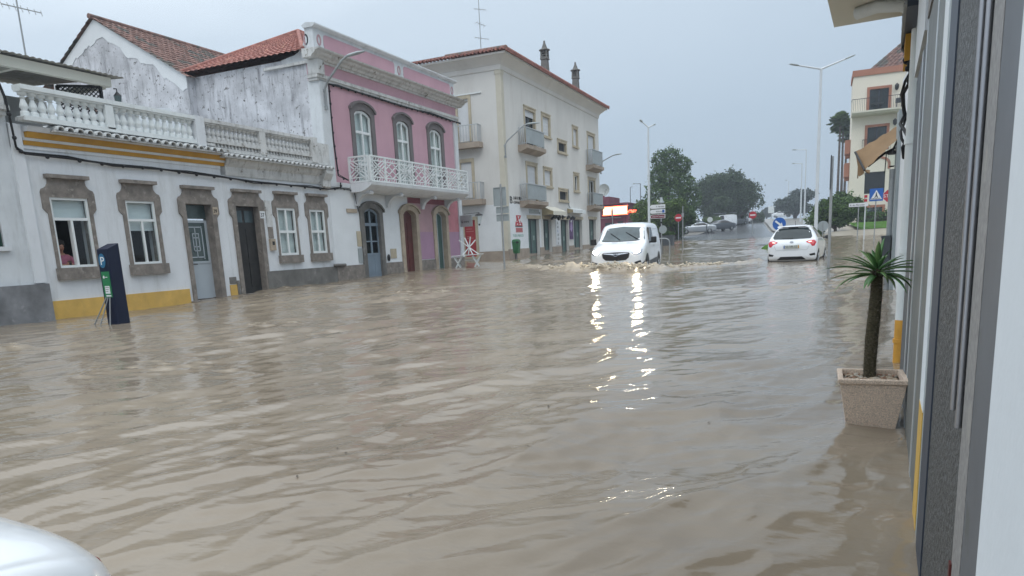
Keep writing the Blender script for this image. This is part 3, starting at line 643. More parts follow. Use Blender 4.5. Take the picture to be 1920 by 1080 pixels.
# ---------------------------------------------------------------- pink house (D)
def arch(yc, hw, z0, zs, rise, n=9, f=1.0):
    L = [(yc-hw,z0),(yc-hw,(z0+zs)/2),(yc-hw,zs)]
    for k in range(1,n): 
        t = -1+2*k/n; L.append((yc+hw*t, zs+rise*(1-t*t)**.75 if f == 1 else zs+rise*(1-abs(t)**2.2)))
    return L+[(yc+hw,zs),(yc+hw,(z0+zs)/2),(yc+hw,z0)]
hD = thing('pink_house', (FX,23.2,0), 'two storey pink house with white stucco parapet, arched windows and long white balcony', 'house')
UW = [(20.88,.50),(23.41,.44),(25.83,.50)]; UW = [(20.89,.49),(23.40,.44),(25.84,.47)]
DW = [(20.90,.46),(23.38,.45),(25.79,.42)]
Y0, Y1 = 18.73, 27.68
ups = [(yc-hw-.02,yc+hw+.02,3.3,5.74) for yc,hw in UW]; dns = [(yc-hw-.02,yc+hw+.02,-.6,2.58) for yc,hw in DW]
mb = MB(); wall(mb, FX-.4, FX-.004, Y0, Y1, 3.2, 6.35, ups); mb.box(FX-.4,FX-.02,Y0,Y1,6.35,7.0); mb.build('upper_wall', M['paint_pink'], hD)
mb = MB(); wall(mb, FX-.4, FX-.004, Y0, Y1, -.6, 3.2, dns); mb.build('lower_wall', M['plaster_fresh'], hD)
mb = MB(); wall(mb, FX-.004, FX+.004, 23.36, 26.5, 1.75, 3.2, dns); mb.build('dusty_paint', M['paint_dusty'], hD)
for a, b in ((23.9,25.3),(26.28,27.4)): mb = MB(); wall(mb, FX-.004, FX+.005, a, b, .7, 1.75, dns); mb.build('lilac_paint', M['paint_lilac'], hD)
mb = MB(); wall(mb, FX-.004, FX+.006, 26.5, 27.4, 1.75, 3.2, dns); mb.build('salmon_paint', M['paint_salmon'], hD)
mb = MB(); mb.box(FX-.003,FX+.007,23.4,24.55,2.82,3.2); mb.box(FX-.003,FX+.007,24.7,26.2,2.82,3.2); mb.build('maroon_paint', M['paint_maroon'], hD)
for a, b in ((18.73,20.28),(21.5,22.7),(23.95,25.2),(26.3,27.66)): mb = MB(); mb.box(FX,FX+.05,a,b,-.6,.68); mb.build('plinth', M['stone'], hD)
mb = MB(); mb.box(FX-.1,FX+.06,Y1-.28,Y1+.02,.68,6.2); mb.build('corner_pilaster', M['plaster_white_old'], hD)
mb = MB(); mb.box(FX-.1,FX+.05,Y0-.03,19.1,3.3,6.3); mb.build('corner_pilaster', M['plaster_white_old'], hD)
mb = MB(); mb.box(FX-.38,FX+.02,Y0-.04,Y0+.0,3.3,6.3); mb.build('quoin', M['plaster_white_old'], hD)
# body behind the front
mb = MB(); mb.box(FX-5.2,FX-.4,Y0,Y0+.3,-.6,7.02); mb.box(FX-5.2,FX-.4,Y1-.3,Y1,-.6,7.0); mb.box(FX-5.2,FX-5.0,Y0,Y1,-.6,7.0); mb.build('side_wall', M['plaster_stained'], hD)
# bands
def band(mb, z0, z1, out, y0=Y0-.06, y1=Y1+.06, m=0): mb.box(FX-.3,FX+out,y0-out,y1+out,z0,z1,m)
mb = MB(); band(mb,6.28,6.36,.05); band(mb,6.36,6.46,.09)
band(mb,6.80,6.87,.07); 
mb.prism([(FX-.2,6.87),(FX+.12,6.87),(FX+.17,6.93),(FX+.26,6.97),(FX+.30,7.03),(FX+.42,7.06),(FX+.44,7.10),(FX-.2,7.12)], Y0-.42, Y1+.42, 'y')
mb.box(FX-2.0,FX-.2,Y0-.10,Y0,6.80,6.88)
mb.box(FX-.25,FX+.15,Y0-.15,Y0+.15,6.45,6.86)
mb.build('cornice', M['cornice_old'], hD)
mb = MB(); mb.box(FX-.3,FX+.03,Y0+.3,Y1,6.46,6.80); mb.build('frieze', M['paint_pink'], hD)
mb = MB(); mb.box(FX-.3,FX+.0,Y0-.06,Y1+.02,7.12,7.80); 
mb.prism([(FX-.3,7.78),(FX+.04,7.78),(FX+.13,7.84),(FX+.13,7.88),(FX-.2,7.93),(FX-.36,7.86)], Y0-.12, Y1+.12, 'y')
# swept shoulder at the left end, on the side wall
sw = [(FX-.3,7.76)]+[(FX-.3-.62*(1-math.cos(t)), 7.76-.68*math.sin(t)) for t in [k*math.pi/2/7 for k in range(1,8)]]+[(FX-1.3,7.02),(FX-1.3,6.8),(FX-.03,6.8),(FX-.03,7.76)]
mb.prism(sw, Y0-.04, Y0+.26, 'y'); mb.build('parapet', M['plaster_white_old'], hD)
mb = MB()
def rr_panel(y0, y1, z0, z1, r=.12):
    P = []
    for cx, cz, a0 in ((y1-r,z1-r,0),(y0+r,z1-r,90),(y0+r,z0+r,180),(y1-r,z0+r,270)):
        for k in range(5): a = math.radians(a0+k*22.5); P.append((cx+r*math.cos(a), cz+r*math.sin(a)))
    return P
mb.prism(rr_panel(19.15,23.15,7.26,7.68), FX, FX+.012); mb.prism(rr_panel(23.75,27.35,7.26,7.68), FX, FX+.012); mb.build('parapet_panel', M['paint_pink'], hD)
mb = MB()
for yc in (18.93,23.45,27.52):
    el = [(yc+.10*math.cos(a), 7.47+.16*math.sin(a)) for a in [k*math.pi/8 for k in range(16)]]; el2 = [(yc+.055*math.cos(a), 7.47+.11*math.sin(a)) for a in [k*math.pi/8 for k in range(16)]]
    mb.ring(el, el2, FX, FX+.02)
el = [(FX-.28+.09*math.cos(a), 7.47+.16*math.sin(a)) for a in [k*math.pi/8 for k in range(16)]]; el2 = [(FX-.28+.045*math.cos(a), 7.47+.11*math.sin(a)) for a in [k*math.pi/8 for k in range(16)]]
mb.ring(el, el2, Y0-.06, Y0-.04, ax='y'); mb.build('oval_ornament', M['paint_dusty'], hD)
# upper windows
for yc, hw in UW:
    o_ = arch(yc,hw+.2,3.3,5.72,.24); i_ = arch(yc,hw,3.3,5.56,.17)
    mb = MB(); mb.ring(o_, i_, FX-.2, FX+.03, closed=False)
    h_ = arch(yc,hw+.24,5.68,5.76,.26); h2 = arch(yc,hw+.2,5.68,5.70,.25); mb.ring(h_, h2, FX-.05, FX+.10, closed=False)
    fo = arch(yc,hw-.01,3.34,5.54,.17); fi = arch(yc,hw-.07,3.34,5.50,.14); fr_ = MB(); fr_.ring(fo, fi, FX-.09, FX-.03, closed=False)
    fr_.box(FX-.09,FX-.032,yc-.035,yc+.035,3.3,5.66)
    for z in (5.02,3.98): fr_.box(FX-.09,FX-.035,yc-hw+.03,yc+hw-.03,z-.04,z+.04)
    f = fr_.build('window', M['white_frame'], hD); mb.build('surround', mat('grey_trim',(.165,.15,.15),.8,var=(3,.1)), f)
    g = MB(); g.box(FX-.075,FX-.068,yc-hw+.03,yc+hw-.03,3.3,5.68); g.build('pane', M['glass'], f)
    c = MB(); n = 30; vs = []
    for k in range(n+1): yy = yc-hw+2*hw*k/n; xx = FX-.16+.02*math.sin(k*1.7); vs += [(xx,yy,3.3),(xx,yy,5.7)]
    c.add(vs, [[2*k,2*k+2,2*k+3,2*k+1] for k in range(n)], 0, True); c.build('curtain', M['curtain'], f)
# lower doors
cols = ('door_blue','door_red','door_green'); stn = ('stone_grey','stone_pale','stone_pale')
for i,(yc,hw) in enumerate(DW):
    o_ = arch(yc,hw+.21,-.3,2.50,.24); i_ = arch(yc,hw,-.3,2.38,.17)
    mb = MB(); mb.ring(o_, i_, FX-.34, FX+.055, closed=False)
    h_ = arch(yc,hw+.27,2.42,2.52,.27); h2 = arch(yc,hw+.21,2.42,2.48,.25); mb.ring(h_, h2, FX, FX+.12, closed=False)
    sur = mb
    dx = FX-(.05 if i == 0 else .16)
    dp = arch(yc,hw-.01,-.2,2.37,.17)
    if i == 0:
        d_ = MB(); fi = arch(yc,hw-.07,1.0,2.32,.14); d_.box(dx-.05,dx,yc-hw,yc+hw,-.3,1.0)
        d_.ring(arch(yc,hw-.01,1.0,2.37,.17), fi, dx-.05, dx, closed=False); d_.box(dx-.05,dx,yc-.04,yc+.04,1.0,2.5); d_.box(dx-.05,dx+.01,yc-hw,yc+hw,1.96,2.06); d_.box(dx-.05,dx-.002,yc-hw,yc+hw,1.42,1.46); d_.box(dx-.05,dx+.012,yc-hw,yc+hw,.96,1.04)
        for s_ in (-1,1): d_.box(dx,dx+.01,yc+s_*.24-.14,yc+s_*.24+.14,.3,.88)
        do = d_.build('door', M[cols[i]], hD, colour='')
        g = MB(); g.prism(arch(yc,hw-.06,1.0,2.33,.14), dx-.04, dx-.03); g.build('pane', M['glass_dark'], do)
        g = MB(); g.box(dx-.2,dx-.12,yc-hw,yc+hw,0,2.5); g.build('backing', M['dark_room'], do)
        do['label'] = 'blue grey panelled door with glazed upper half'
    elif i == 1:
        d_ = MB(); d_.prism(dp, dx-.05, dx)
        for s_ in (-1,1):
            for a, b in ((.25,.85),(.95,2.1)): d_.box(dx,dx+.018,yc+s_*.21-.14,yc+s_*.21+.14,a,b)
        do = d_.build('door', M[cols[i]], hD); do['label'] = 'dark red wooden door'
    else:
        d_ = MB(); d_.prism(dp, dx-.03, dx-.01); do = d_.build('door', M['door_green'], hD); do['label'] = 'dark green glass shop door'
        g = MB(); g.ring(dp, arch(yc,hw-.05,-.2,2.34,.14), dx-.03, dx+.01, closed=False); g.box(dx-.01,dx+.01,yc-.02,yc+.02,0,2.45); g.build('door_frame', M['alu'], do)
        g = MB(); g.box(dx,dx+.012,yc-.26,yc-.06,1.22,1.42); g.build('notice', M['white_sign'], do)
    sur.build('surround', M[stn[i]], do)
# balcony
bal = MB()
bx = FX+.8
bal.prism([(FX-.05,3.02),(FX+.45,3.02),(FX+.62,3.08),(bx-.02,3.16),(bx+.06,3.22),(bx+.08,3.30),(FX-.05,3.30)], 19.82, 26.86, 'y')
bal.prism([(FX,3.16),(FX+.05,3.16),(FX+.07,3.3),(FX,3.3)], 18.74, 27.7, 'y')
bo = bal.build('balcony', M['plaster_white'], hD)
for y in (20.15,22.0,24.4,26.35):
    br = MB()
    pr_ = [(FX,2.62),(FX+.07,2.60),(FX+.09,2.70),(FX+.18,2.84),(FX+.34,2.95),(FX+.56,2.98),(FX+.62,2.94),(FX+.66,3.0),(FX+.6,3.06),(FX,3.06)]
    br.prism(pr_, y-.09, y+.09, 'y'); br.build('bracket', M['plaster_white'], bo)
rl = MB(); zt, zb = 4.12, 3.34
def rail_panel(P0, P1, n):
    P0 = Vector(P0); P1 = Vector(P1); D = P1-P0
    def p(t, z): q = P0+D*t; return (q.x,q.y,z)
    for z, wd in ((zt,.05),(zt-.13,.03),(zb+.13,.03),(zb,.05)): rl.beam(p(0,z),p(1,z),wd,wd)
    for k in range(n+1): rl.beam(p(k/n,zb),p(k/n,zt),.055,.055) 
    for k in range(n):
        a, b = k/n, (k+1)/n; z0, z1 = zb+.13, zt-.13; m_ = (a+b)/2; w_ = b-a; zm = (z0+z1)/2
        lines = [((a,z0),(b,z1)),((a,z1),(b,z0)),((a,zm),(m_,z1)),((m_,z1),(b,zm)),((a,zm),(m_,z0)),((m_,z0),(b,zm))] if k % 2 else [((a,z0),(b,z1)),((a,z1),(b,z0)),((a+w_*.22,z0),(b,z1-.12)),((a,z0+.12),(b-w_*.22,z1)),((a+w_*.22,z1),(b,z0+.12)),((a,z1-.12),(b-w_*.22,z0))]
        for (t0,q0),(t1,q1) in lines: rl.beam(p(t0,q0),p(t1,q1),.026,.03)
        L = D.length*w_; nn = max(3,int(L/.13))
        for j in range(nn):
            t = a+w_*(j+.5)/nn; dt = .022/D.length*2.2
            for zc in (zt-.065, zb+.065):
                if j % 2: rl.beam(p(t-dt,zc-.04),p(t+dt,zc+.04),.02,.02); 
                else: rl.beam(p(t,zc-.05),p(t,zc+.05),.02,.02)
rail_panel((bx+.03,19.88,0),(bx+.03,26.8,0),8); rail_panel((FX+.02,19.885,0),(bx-.045,19.885,0),1); rail_panel((FX+.02,26.795,0),(bx-.045,26.795,0),1)
rl.build('railing', M['white_paint'], bo)
# roof of the pink house: hipped, new red tiles
def tile_roof(a, b, c, d, nu, nv, amp=.035, m='tile_red', step=.03):
    """a-b eave, d-c ridge; corrugated across, stepped up the slope"""
    a, b, c, d = map(Vector, (a,b,c,d)); nrm = (b-a).cross(d-a).normalized()
    if nrm.z < 0: nrm = -nrm
    U = nu*6; Vn = nv*2; vs = []; fs = []
    for j in range(Vn+1):
        t = (j//2+(j % 2)*.96)/nv if j < Vn else 1
        l = a.lerp(d,min(t,1)); r = b.lerp(c,min(t,1)); st = step*(1-(j % 2))
        for i in range(U+1): vs.append(l.lerp(r,i/U)+nrm*(amp*abs(math.sin(math.pi*i/6+.3))+st))
    for j in range(Vn):
        for i in range(U): k = j*(U+1)+i; fs.append([k,k+1,k+U+2,k+U+1])
    return vs, fs
rf = MB()
ap = (-17.0,21.55,8.78); ap2 = (-17.0,27.6,8.78)
rf.add(*tile_roof((-19.6,18.5,7.12),(-14.5,18.5,7.12),ap,ap,22,14)); rf.add(*tile_roof((-14.5,18.5,7.12),(-14.5,27.9,7.12),ap2,ap,40,10)); rf.add(*tile_roof((-19.6,27.9,7.12),(-19.6,18.5,7.12),ap,ap2,40,10))
rf.tube([(-19.6,18.5,7.18),ap],.07,8); rf.tube([ap,ap2],.07,8); rf.tube([(-14.5,18.5,7.18),ap],.07,8)
rf.build('roof', M['tile_red'], hD)
# small fittings
mb = MB(); mb.box(FX+.004,FX+.04,19.54,20.08,2.38,2.5); tag(mb.build('wall_box', M['stone_pale']), 'pale cable box on the white wall left of the blue door', 'wall box')
def wbox(name, y0, y1, z0, z1, m, label, d=.02): mb = MB(); mb.box(FX+.004,FX+d,y0,y1,z0,z1); mb.box(FX+d,FX+d+.004,y0+.02,y1-.02,(z0+z1)/2-.004,(z0+z1)/2+.004); return tag(mb.build(name, M[m]), label, 'meter hatch')
wbox('meter_hatch', 19.98, 20.22, 1.28, 1.78, 'beige_stone', 'upper beige meter hatch in the white wall beside the blue door')
wbox('meter_hatch', 19.98, 20.22, .74, 1.22, 'sign_back', 'lower grey meter hatch in the white wall beside the blue door')
wbox('meter_hatch', 21.95, 22.33, .82, 1.16, 'beige_stone', 'square cream meter hatch between the blue and red doors')
mb = MB(); mb.ball((FX+.03,21.78,.85), .09, 10, 8, sc=(.4,1,1.4)); tag(mb.build('wall_vent', M['black']), 'small black oval vent low on the wall right of the blue door', 'vent')
# projecting shop sign and lantern at the right corner
sg = thing('hanging_sign', (FX+.3,27.55,2.0), 'grey rectangular projecting shop sign on the pink house corner', 'sign')
mb = MB(); mb.box(FX+.05,FX+.62,27.45,27.5,1.95,2.42); mb.tube([(FX,27.475,2.35),(FX+.1,27.475,2.35)],.015,6); mb.build('panel', M['sign_back'], sg)
text('Q mira', .13, sg, M['black'], (FX+.1,27.445,2.12), ROT_CAM, 'lettering', .003, sx=1.0)
ln = thing('wall_lantern', (FX+.9,27.9,1.95), 'old glass wall lantern hanging by the red poster door', 'lantern')
mb = MB(); mb.tube([(FX,27.95,2.5),(FX+.75,27.95,2.52)],.012,6); mb.lathe([(.03,.5),(.16,.44),(.17,.40)],(FX+.72,27.95,2.0),6); mb.lathe([(.02,-.02),(.05,.0),(.02,.06)],(FX+.72,27.95,2.0),6); mb.build('frame', M['dark_iron'], ln)
mb = MB(); mb.lathe([(.06,.03),(.15,.40)],(FX+.72,27.95,2.0),6, smooth=False); mb.build('glass', M['glass'], ln)

# ---------------------------------------------------------------- rear buildings seen over the terrace
hG = thing('gabled_house', (-22,21,0), 'weathered gable wall with fresh white verge and mossy old tiles behind the terraces', 'house')
gw = [(-25.6,3.0),(-25.6,7.75),(-23.1,9.33),(-19.2,7.0),(-19.2,3.0)]
mb = MB(); mb.prism(gw, 18.42, 26, 'y'); mb.build('wall', M['plaster_stained'], hG)
# verge patch with a ragged lower edge
up = [(-25.6,7.75),(-24.35,8.54),(-23.1,9.33),(-21.8,8.55),(-20.5,7.78),(-19.2,7.0)]
mb = MB(); N = 60; vs = []
for k in range(N+1):
    t = k/N*5; i = min(int(t),4); f = t-i; x = up[i][0]*(1-f)+up[i+1][0]*f; z = up[i][1]*(1-f)+up[i+1][1]*f
    wd = .45+.06*math.sin(k*.9)+.07*math.sin(k*.37)+random.uniform(-.045,.045)+.12*math.exp(-((x+23.1)/.5)**2)
    for yy in (18.40,18.425): vs += [(x,yy,z+.02),(x,yy,z-wd)]
mb.add(vs, [[4*k,4*k+1,4*k+5,4*k+4] for k in range(N)]+[[4*k+1,4*k+3,4*k+7,4*k+5] for k in range(N)]); mb.build('verge', M['plaster_fresh'], hG)
rf = MB(); v_, f_ = tile_roof((-19.05,18.3,6.92),(-19.05,26,6.92),(-23.1,26,9.38),(-23.1,18.3,9.38),34,16,.04); rf.add(v_, f_)
v_, f_ = tile_roof((-26.2,18.3,7.4),(-26.2,26,7.4),(-23.1,26,9.38),(-23.1,18.3,9.38),34,12,.04); rf.add(v_, f_); rf.tube([(-23.1,18.25,9.42),(-23.1,26,9.42)],.09,8)
rf.build('roof', M['tile_old'], hG)
# rooftop lean-to with corrugated sheet
sh = thing('rooftop_shelter', (-17.5,12,3.7), 'pale rooftop shelter with corrugated sheet roof and dark lattice screen above the balustrade', 'shelter')
mb = MB(); mb.box(-20,-19.9,8.3,14.0,3.7,5.6); mb.box(-20,-16.4,8.3,8.4,3.7,5.6); mb.box(-19.9,-16.45,13.4,13.5,3.7,4.2); mb.build('wall', mat('shelter_wall',(.36,.37,.36),.9,var=(1,.1)), sh)
mb = MB(); mb.box(-16.6,-16.45,8.4,13.35,5.44,5.66); mb.box(-19.8,-16.6,13.2,13.3,5.40,5.56); mb.box(-19.8,-16.6,11.0,11.1,5.44,5.54); mb.build('beam', M['cream_trim'], sh)
rf = MB(); v_, f_ = tile_roof((-16.25,8.3,5.70),(-16.25,13.6,5.66),(-20.1,13.6,5.95),(-20.1,8.3,5.95),36,1,.03,step=0); rf.add(v_, f_); rf.build('corrugated_roof', mat('fibre_cement',(.30,.28,.24),.9,var=(3,.2),blotch=((.2,.2,.1),.6,4)), sh)
LA, LB = Vector((-17.22,12.45,0)), Vector((-16.55,13.1,0)); LL = (LB-LA).length; lu = (LB-LA).normalized(); lzt = 5.42
def lpt(u, z, d=0): p = LA+lu*u+Vector((-lu.y,lu.x,0))*d; return (p.x,p.y,z)
mb = MB()
for k in range(-30,30):
    for s_ in (1,-1):
        pts = []
        for t in range(0,80):
            z = 3.78+t*.0205; u = LL/2+k*.1+s_*(z-4.5)
            if 0 <= u <= LL: pts.append((u,z))
        if len(pts) > 2: mb.beam(lpt(pts[0][0],pts[0][1],.012*s_),lpt(pts[-1][0],pts[-1][1],.012*s_),.04,.02)
for a_, b_ in (((0,3.75),(0,lzt)),((LL,3.75),(LL,lzt)),((0,lzt),(LL,lzt))): mb.beam(lpt(*a_),lpt(*b_),.07,.05)
mb.build('lattice_screen', M['black'], sh)
ln = thing('rooftop_lantern', (-16.35,13.3,4.9), 'small dark lantern on the end of the rooftop shelter', 'lantern')
mb = MB(); mb.lathe([(.02,.36),(.09,.28),(.10,.26)],(-16.3,13.35,4.95),6); mb.tube([(-16.4,13.35,5.4),(-16.3,13.35,5.38),(-16.3,13.35,5.3)],.015,5); mb.lathe([(.07,-.02),(.07,0)],(-16.3,13.35,4.95),6); mb.build('frame', M['dark_iron'], ln)
mb = MB(); mb.lathe([(.06,0),(.095,.26)],(-16.3,13.35,4.95),6,smooth=False); mb.build('glass', M['frosted'], ln)
sb = thing('stair_housing', (-16.8,15,3.6), 'low white sloping stair housing behind the weathered balustrade', 'stair housing')
mb = MB(); mb.prism([(14.0,3.6),(14.0,5.02),(15.1,5.22),(15.65,4.62),(15.65,3.6)], -17.4, -16.5); mb.build('wall', M['plaster_fresh'], sb)
rw = thing('rear_outbuilding', (-18.4,15,3.6), 'low outbuilding with dark tile edge at the foot of the weathered gable', 'outbuilding')
mb = MB(); mb.box(-19,-17.7,13.6,16.6,3.6,4.95); mb.build('wall', M['plaster_stained'], rw)
rf = MB(); v_, f_ = tile_roof((-17.5,13.5,4.98),(-17.5,15.6,4.9),(-19.1,15.6,5.4),(-19.1,13.5,5.5),14,4,.04); rf.add(v_, f_); rf.build('roof', M['tile_old'], rw)
# aerials
def aerial(name, base, h, els, label, lean=(0,0)):
    mb = MB(); t = thing(name, base, label, 'antenna'); x,y,z = base
    tp = (x+lean[0],y+lean[1],z+h); mb.tube([base,tp],[.022,.016],6); mb.build('mast', M['galv'], t)
    for zz, L, ang, n in els:
        mb = MB(); f = (zz)/h; cx, cy = x+lean[0]*f, y+lean[1]*f; c, s_ = math.cos(ang), math.sin(ang)
        mb.tube([(cx-c*L*.4,cy-s_*L*.4,z+zz+.06),(cx+c*L*.6,cy+s_*L*.6,z+zz-.06)],.014,5)
        for k in range(n):
            q = -.4+k/(n-1); px, py_ = cx+c*L*q, cy+s_*L*q; l2 = .26-.1*abs(q); mb.tube([(px+s_*l2,py_-c*l2,z+zz-.12*q),(px-s_*l2,py_+c*l2,z+zz-.12*q)],.006,4)
        mb.build('boom', M['galv'], t)
aerial('antenna', (-17,11.65,5.6), 2.2, [(1.32,.75,.9,7),(1.9,.5,2.2,4)], 'thin aerial mast above the rooftop shelter at the left')
aerial('antenna', (-16.7,36,10.6), 3.3, [(1.2,.7,.4,5),(1.9,.5,.9,4),(2.6,.6,.2,5)], 'tall aerial mast on the roof of the grey white apartment block')
# ---------------------------------------------------------------- beige apartment block on the corner
hE = thing('apartment_block', (FX,36,0), 'three storey grey white apartment block with rolled down shutters, small balconies and shops below', 'apartment block')
EY = 32.62; EX1 = -25; YE = 49.0
wins = [ # y0,y1,z0,z1, kind
 (35.5,36.9,6.05,7.95,'half'),(38.05,39.2,6.97,7.98,'shut'),(40.55,41.95,6.37,6.88,'slat'),(43.36,44.2,6.97,7.98,'shut'),(46.4,47.9,6.0,7.98,'shut'),
 (35.5,36.85,3.35,5.18,'shut'),(38.05,39.2,4.28,5.12,'shut'),(40.5,41.95,3.6,4.1,'slat'),(43.36,44.2,4.28,5.2,'dark'),(46.35,47.8,3.4,5.12,'glass')]
shops = [(35.33,36.98,-.5,2.43),(37.63,38.95,-.5,2.44),(40.55,42.0,-.5,2.46),(42.95,44.7,-.5,2.5),(46.28,47.84,-.5,2.55)]
mb = MB(); wall(mb, FX-.5, FX, EY, YE, -.5, 9.75, [w_[:4] for w_ in wins]+shops); mb.build('wall', M['beige_wall'], hE)
mb = MB(); wall(mb, FX-4, FX-.5, EY, YE, 2.9, 3.1, []); mb.box(FX-2,FX-1.9,EY+.3,YE-.3,-.5,9.7); mb.build('floor_slab', M['dark_room'], hE)
mb = MB(); wall(mb, EY, EY+.4, EX1, FX-.5, -.5, 9.75, [(-16.6,-15.95,.6,2.44),(-16.6,-15.95,3.5,5.24),(-16.6,-15.97,6.2,8.2)], ax='y'); mb.box(EX1,EX1+.3,EY+.4,YE,-.5,9.7); mb.box(EX1,FX-.5,YE-.3,YE,-.5,9.7)
mb.build('end_wall', M['beige_wall'], hE)
mb = MB(); wall(mb, FX, FX+.012, 32.9, 37.2, .82, 3.15, [(35.31,37.0,-.5,2.6)]); mb.build('white_paint', M['plaster_fresh'], hE)
mb = MB(); wall(mb, EY-.012, EY, -22, FX-.35, .84, 3.1, [(-16.75,-15.8,-.5,2.6)], ax='y'); mb.build('white_paint', M['plaster_fresh'], hE)
cuts = [EY-.04]+[v for s_ in shops for v in s_[:2]]+[YE]
for a, b in zip(cuts[::2], cuts[1::2]): mb = MB(); mb.box(FX,FX+.04,a,b,-.5,.9); mb.build('plinth', M['beige_plinth'], hE)
for a, b in ((-22,-16.75),(-15.8,FX-.001)): mb = MB(); mb.box(a,b,EY-.04,EY,-.5,.82); mb.build('plinth', M['beige_plinth'], hE)
mb = MB(); mb.box(FX-.26,FX+.03,EY-.03,EY+.26,.82,9.3); mb.box(FX-.3,FX+.045,EY-.045,EY+.3,9.1,9.27)
for k in range(11): mb.box(FX-.265,FX+.034,EY-.034,EY+.265,1.2+k*.78,1.215+k*.78)
mb.build('corner_quoin', mat('quoin_cream',(.58,.55,.46),.85,var=(2,.06)), hE)
# cornice and eaves
prof = [(0,9.28),(.05,9.3),(.06,9.5),(.14,9.6),(.42,9.84),(.52,9.86),(.52,9.95),(-.3,9.96)]
path = lambda o,z: [(-25.3,EY-o,z),(FX+o,EY-o,z),(FX+o,YE+o,z),(-25.3,YE+o,z)]
mb = MB(); vs = [p for o,z in prof for p in path(o,z)]
mb.add(vs, [[i*4+j,i*4+j+1,(i+1)*4+j+1,(i+1)*4+j] for i in range(len(prof)-1) for j in range(3)]); mb.build('cornice', M['beige_wall'], hE)
rf = MB(); e0 = 9.98; X0, X1, Ya, Yb = -25.6, FX+.62, EY-.62, YE+.6; xm = (X0+X1)/2; zr = 11.6
rf.add(*tile_roof((X1,Ya,e0),(X1,Yb,e0),(xm,Yb-5.5,zr),(xm,Ya+5.5,zr),75,12,.05)); rf.add(*tile_roof((X0,Ya,e0),(X1,Ya,e0),(xm,Ya+5.5,zr),(xm,Ya+5.5,zr),48,12,.05))
rf.add(*tile_roof((X1,Yb,e0),(X0,Yb,e0),(xm,Yb-5.5,zr),(xm,Yb-5.5,zr),48,12,.05)); rf.tube([(X1,Ya,e0+.08),(xm,Ya+5.5,zr+.05)],.09,8); rf.tube([(X1,Yb,e0+.08),(xm,Yb-5.5,zr+.05)],.09,8)
rf.build('roof', M['tile_old'], hE)
mb = MB(); mb.box(X1-.03,X1+.02,Ya,Yb,e0-.06,e0+.03)
for k in range(95): y = Ya+(k+.5)*(Yb-Ya)/95; mb.tube([(X1-.3,y,e0+.08),(X1+.05,y,e0+.05)],.065,6)
for k in range(60): x = X0+(k+.5)*(X1-X0)/60; mb.tube([(x,Ya+.3,e0+.08),(x,Ya-.05,e0+.05)],.065,6)
mb.build('eave_tiles', M['tile_red'], hE)
for (y0,y1,z0,z1,k) in wins:
    f = MB(); e = .15; f.ring([(y0-e,z0-.1),(y0-e,z1+e),(y1+e,z1+e),(y1+e,z0-.1)],[(y0+.012,z0+.01),(y0+.012,z1-.012),(y1-.012,z1-.012),(y1-.012,z0+.01)],FX-.1,FX+.03)
    f.box(FX,FX+.06,y0-e-.02,y1+e+.02,z1+e-.03,z1+e+.03)
    if k != 'slat' and (y1-y0) < 1.3:
        for q in range(3): f.box(FX+.03,FX+.05,y0+.1+q*(y1-y0)/3,y0+.1+q*(y1-y0)/3+.12,z1+.03,z1+.1)
    if z0 > 6 or z0 > 3.5: f.box(FX-.02,FX+.09,y0-e-.03,y1+e+.03,z0-.14,z0-.06)
    w_ = f.build('window', M['beige_stone'], hE)
    g = MB()
    if k == 'shut':
        n = int((z1-z0)/.09)
        for q in range(n): g.box(FX-.10,FX-.075-.006*(q % 2),y0,y1,z0+(z1-z0)*q/n,z0+(z1-z0)*(q+1)/n-.006)
        g.build('shutter', M['shutter'], w_)
    elif k == 'half':
        g.box(FX-.1,FX-.07,y0,y1,z1-.32,z1); g.build('shutter', M['shutter'], w_)
        g = MB(); g.box(FX-.16,FX-.15,y0,y1,z0,z1-.3); g.build('pane', M['glass_dark'], w_)
        g = MB(); 
        for y in (y0+.03,(y0+y1)/2,y1-.03): g.box(FX-.15,FX-.12,y-.03,y+.03,z0,z1-.3)
        g.build('frame', M['pole_dark'], w_)
        g = MB(); g.box(FX-.24,FX-.22,y0,y0+.45,z0,z1); g.box(FX-.24,FX-.22,y1-.5,y1-.1,z0,z1); g.build('curtain', M['curtain'], w_)
    elif k == 'slat':
        g.box(FX-.2,FX-.15,y0,y1,z0,z1); 
        for q in range(9): g.box(FX-.15,FX-.1,y0+.1+q*(y1-y0-.2)/8-.02,y0+.1+q*(y1-y0-.2)/8+.02,z0,z1)
        g.build('grille', M['pole_dark'], w_)
    else:
        g.box(FX-.14,FX-.13,y0,y1,z0,z1); g.build('pane', M['glass_dark'], w_)
        g = MB()
        for y in (y0+.04,(y0+y1)/2,y1-.04): g.box(FX-.13,FX-.09,y-.035,y+.035,z0,z1)
        g.box(FX-.13,FX-.092,y0,y1,z1-.07,z1); g.build('frame', M['white_frame'], w_)
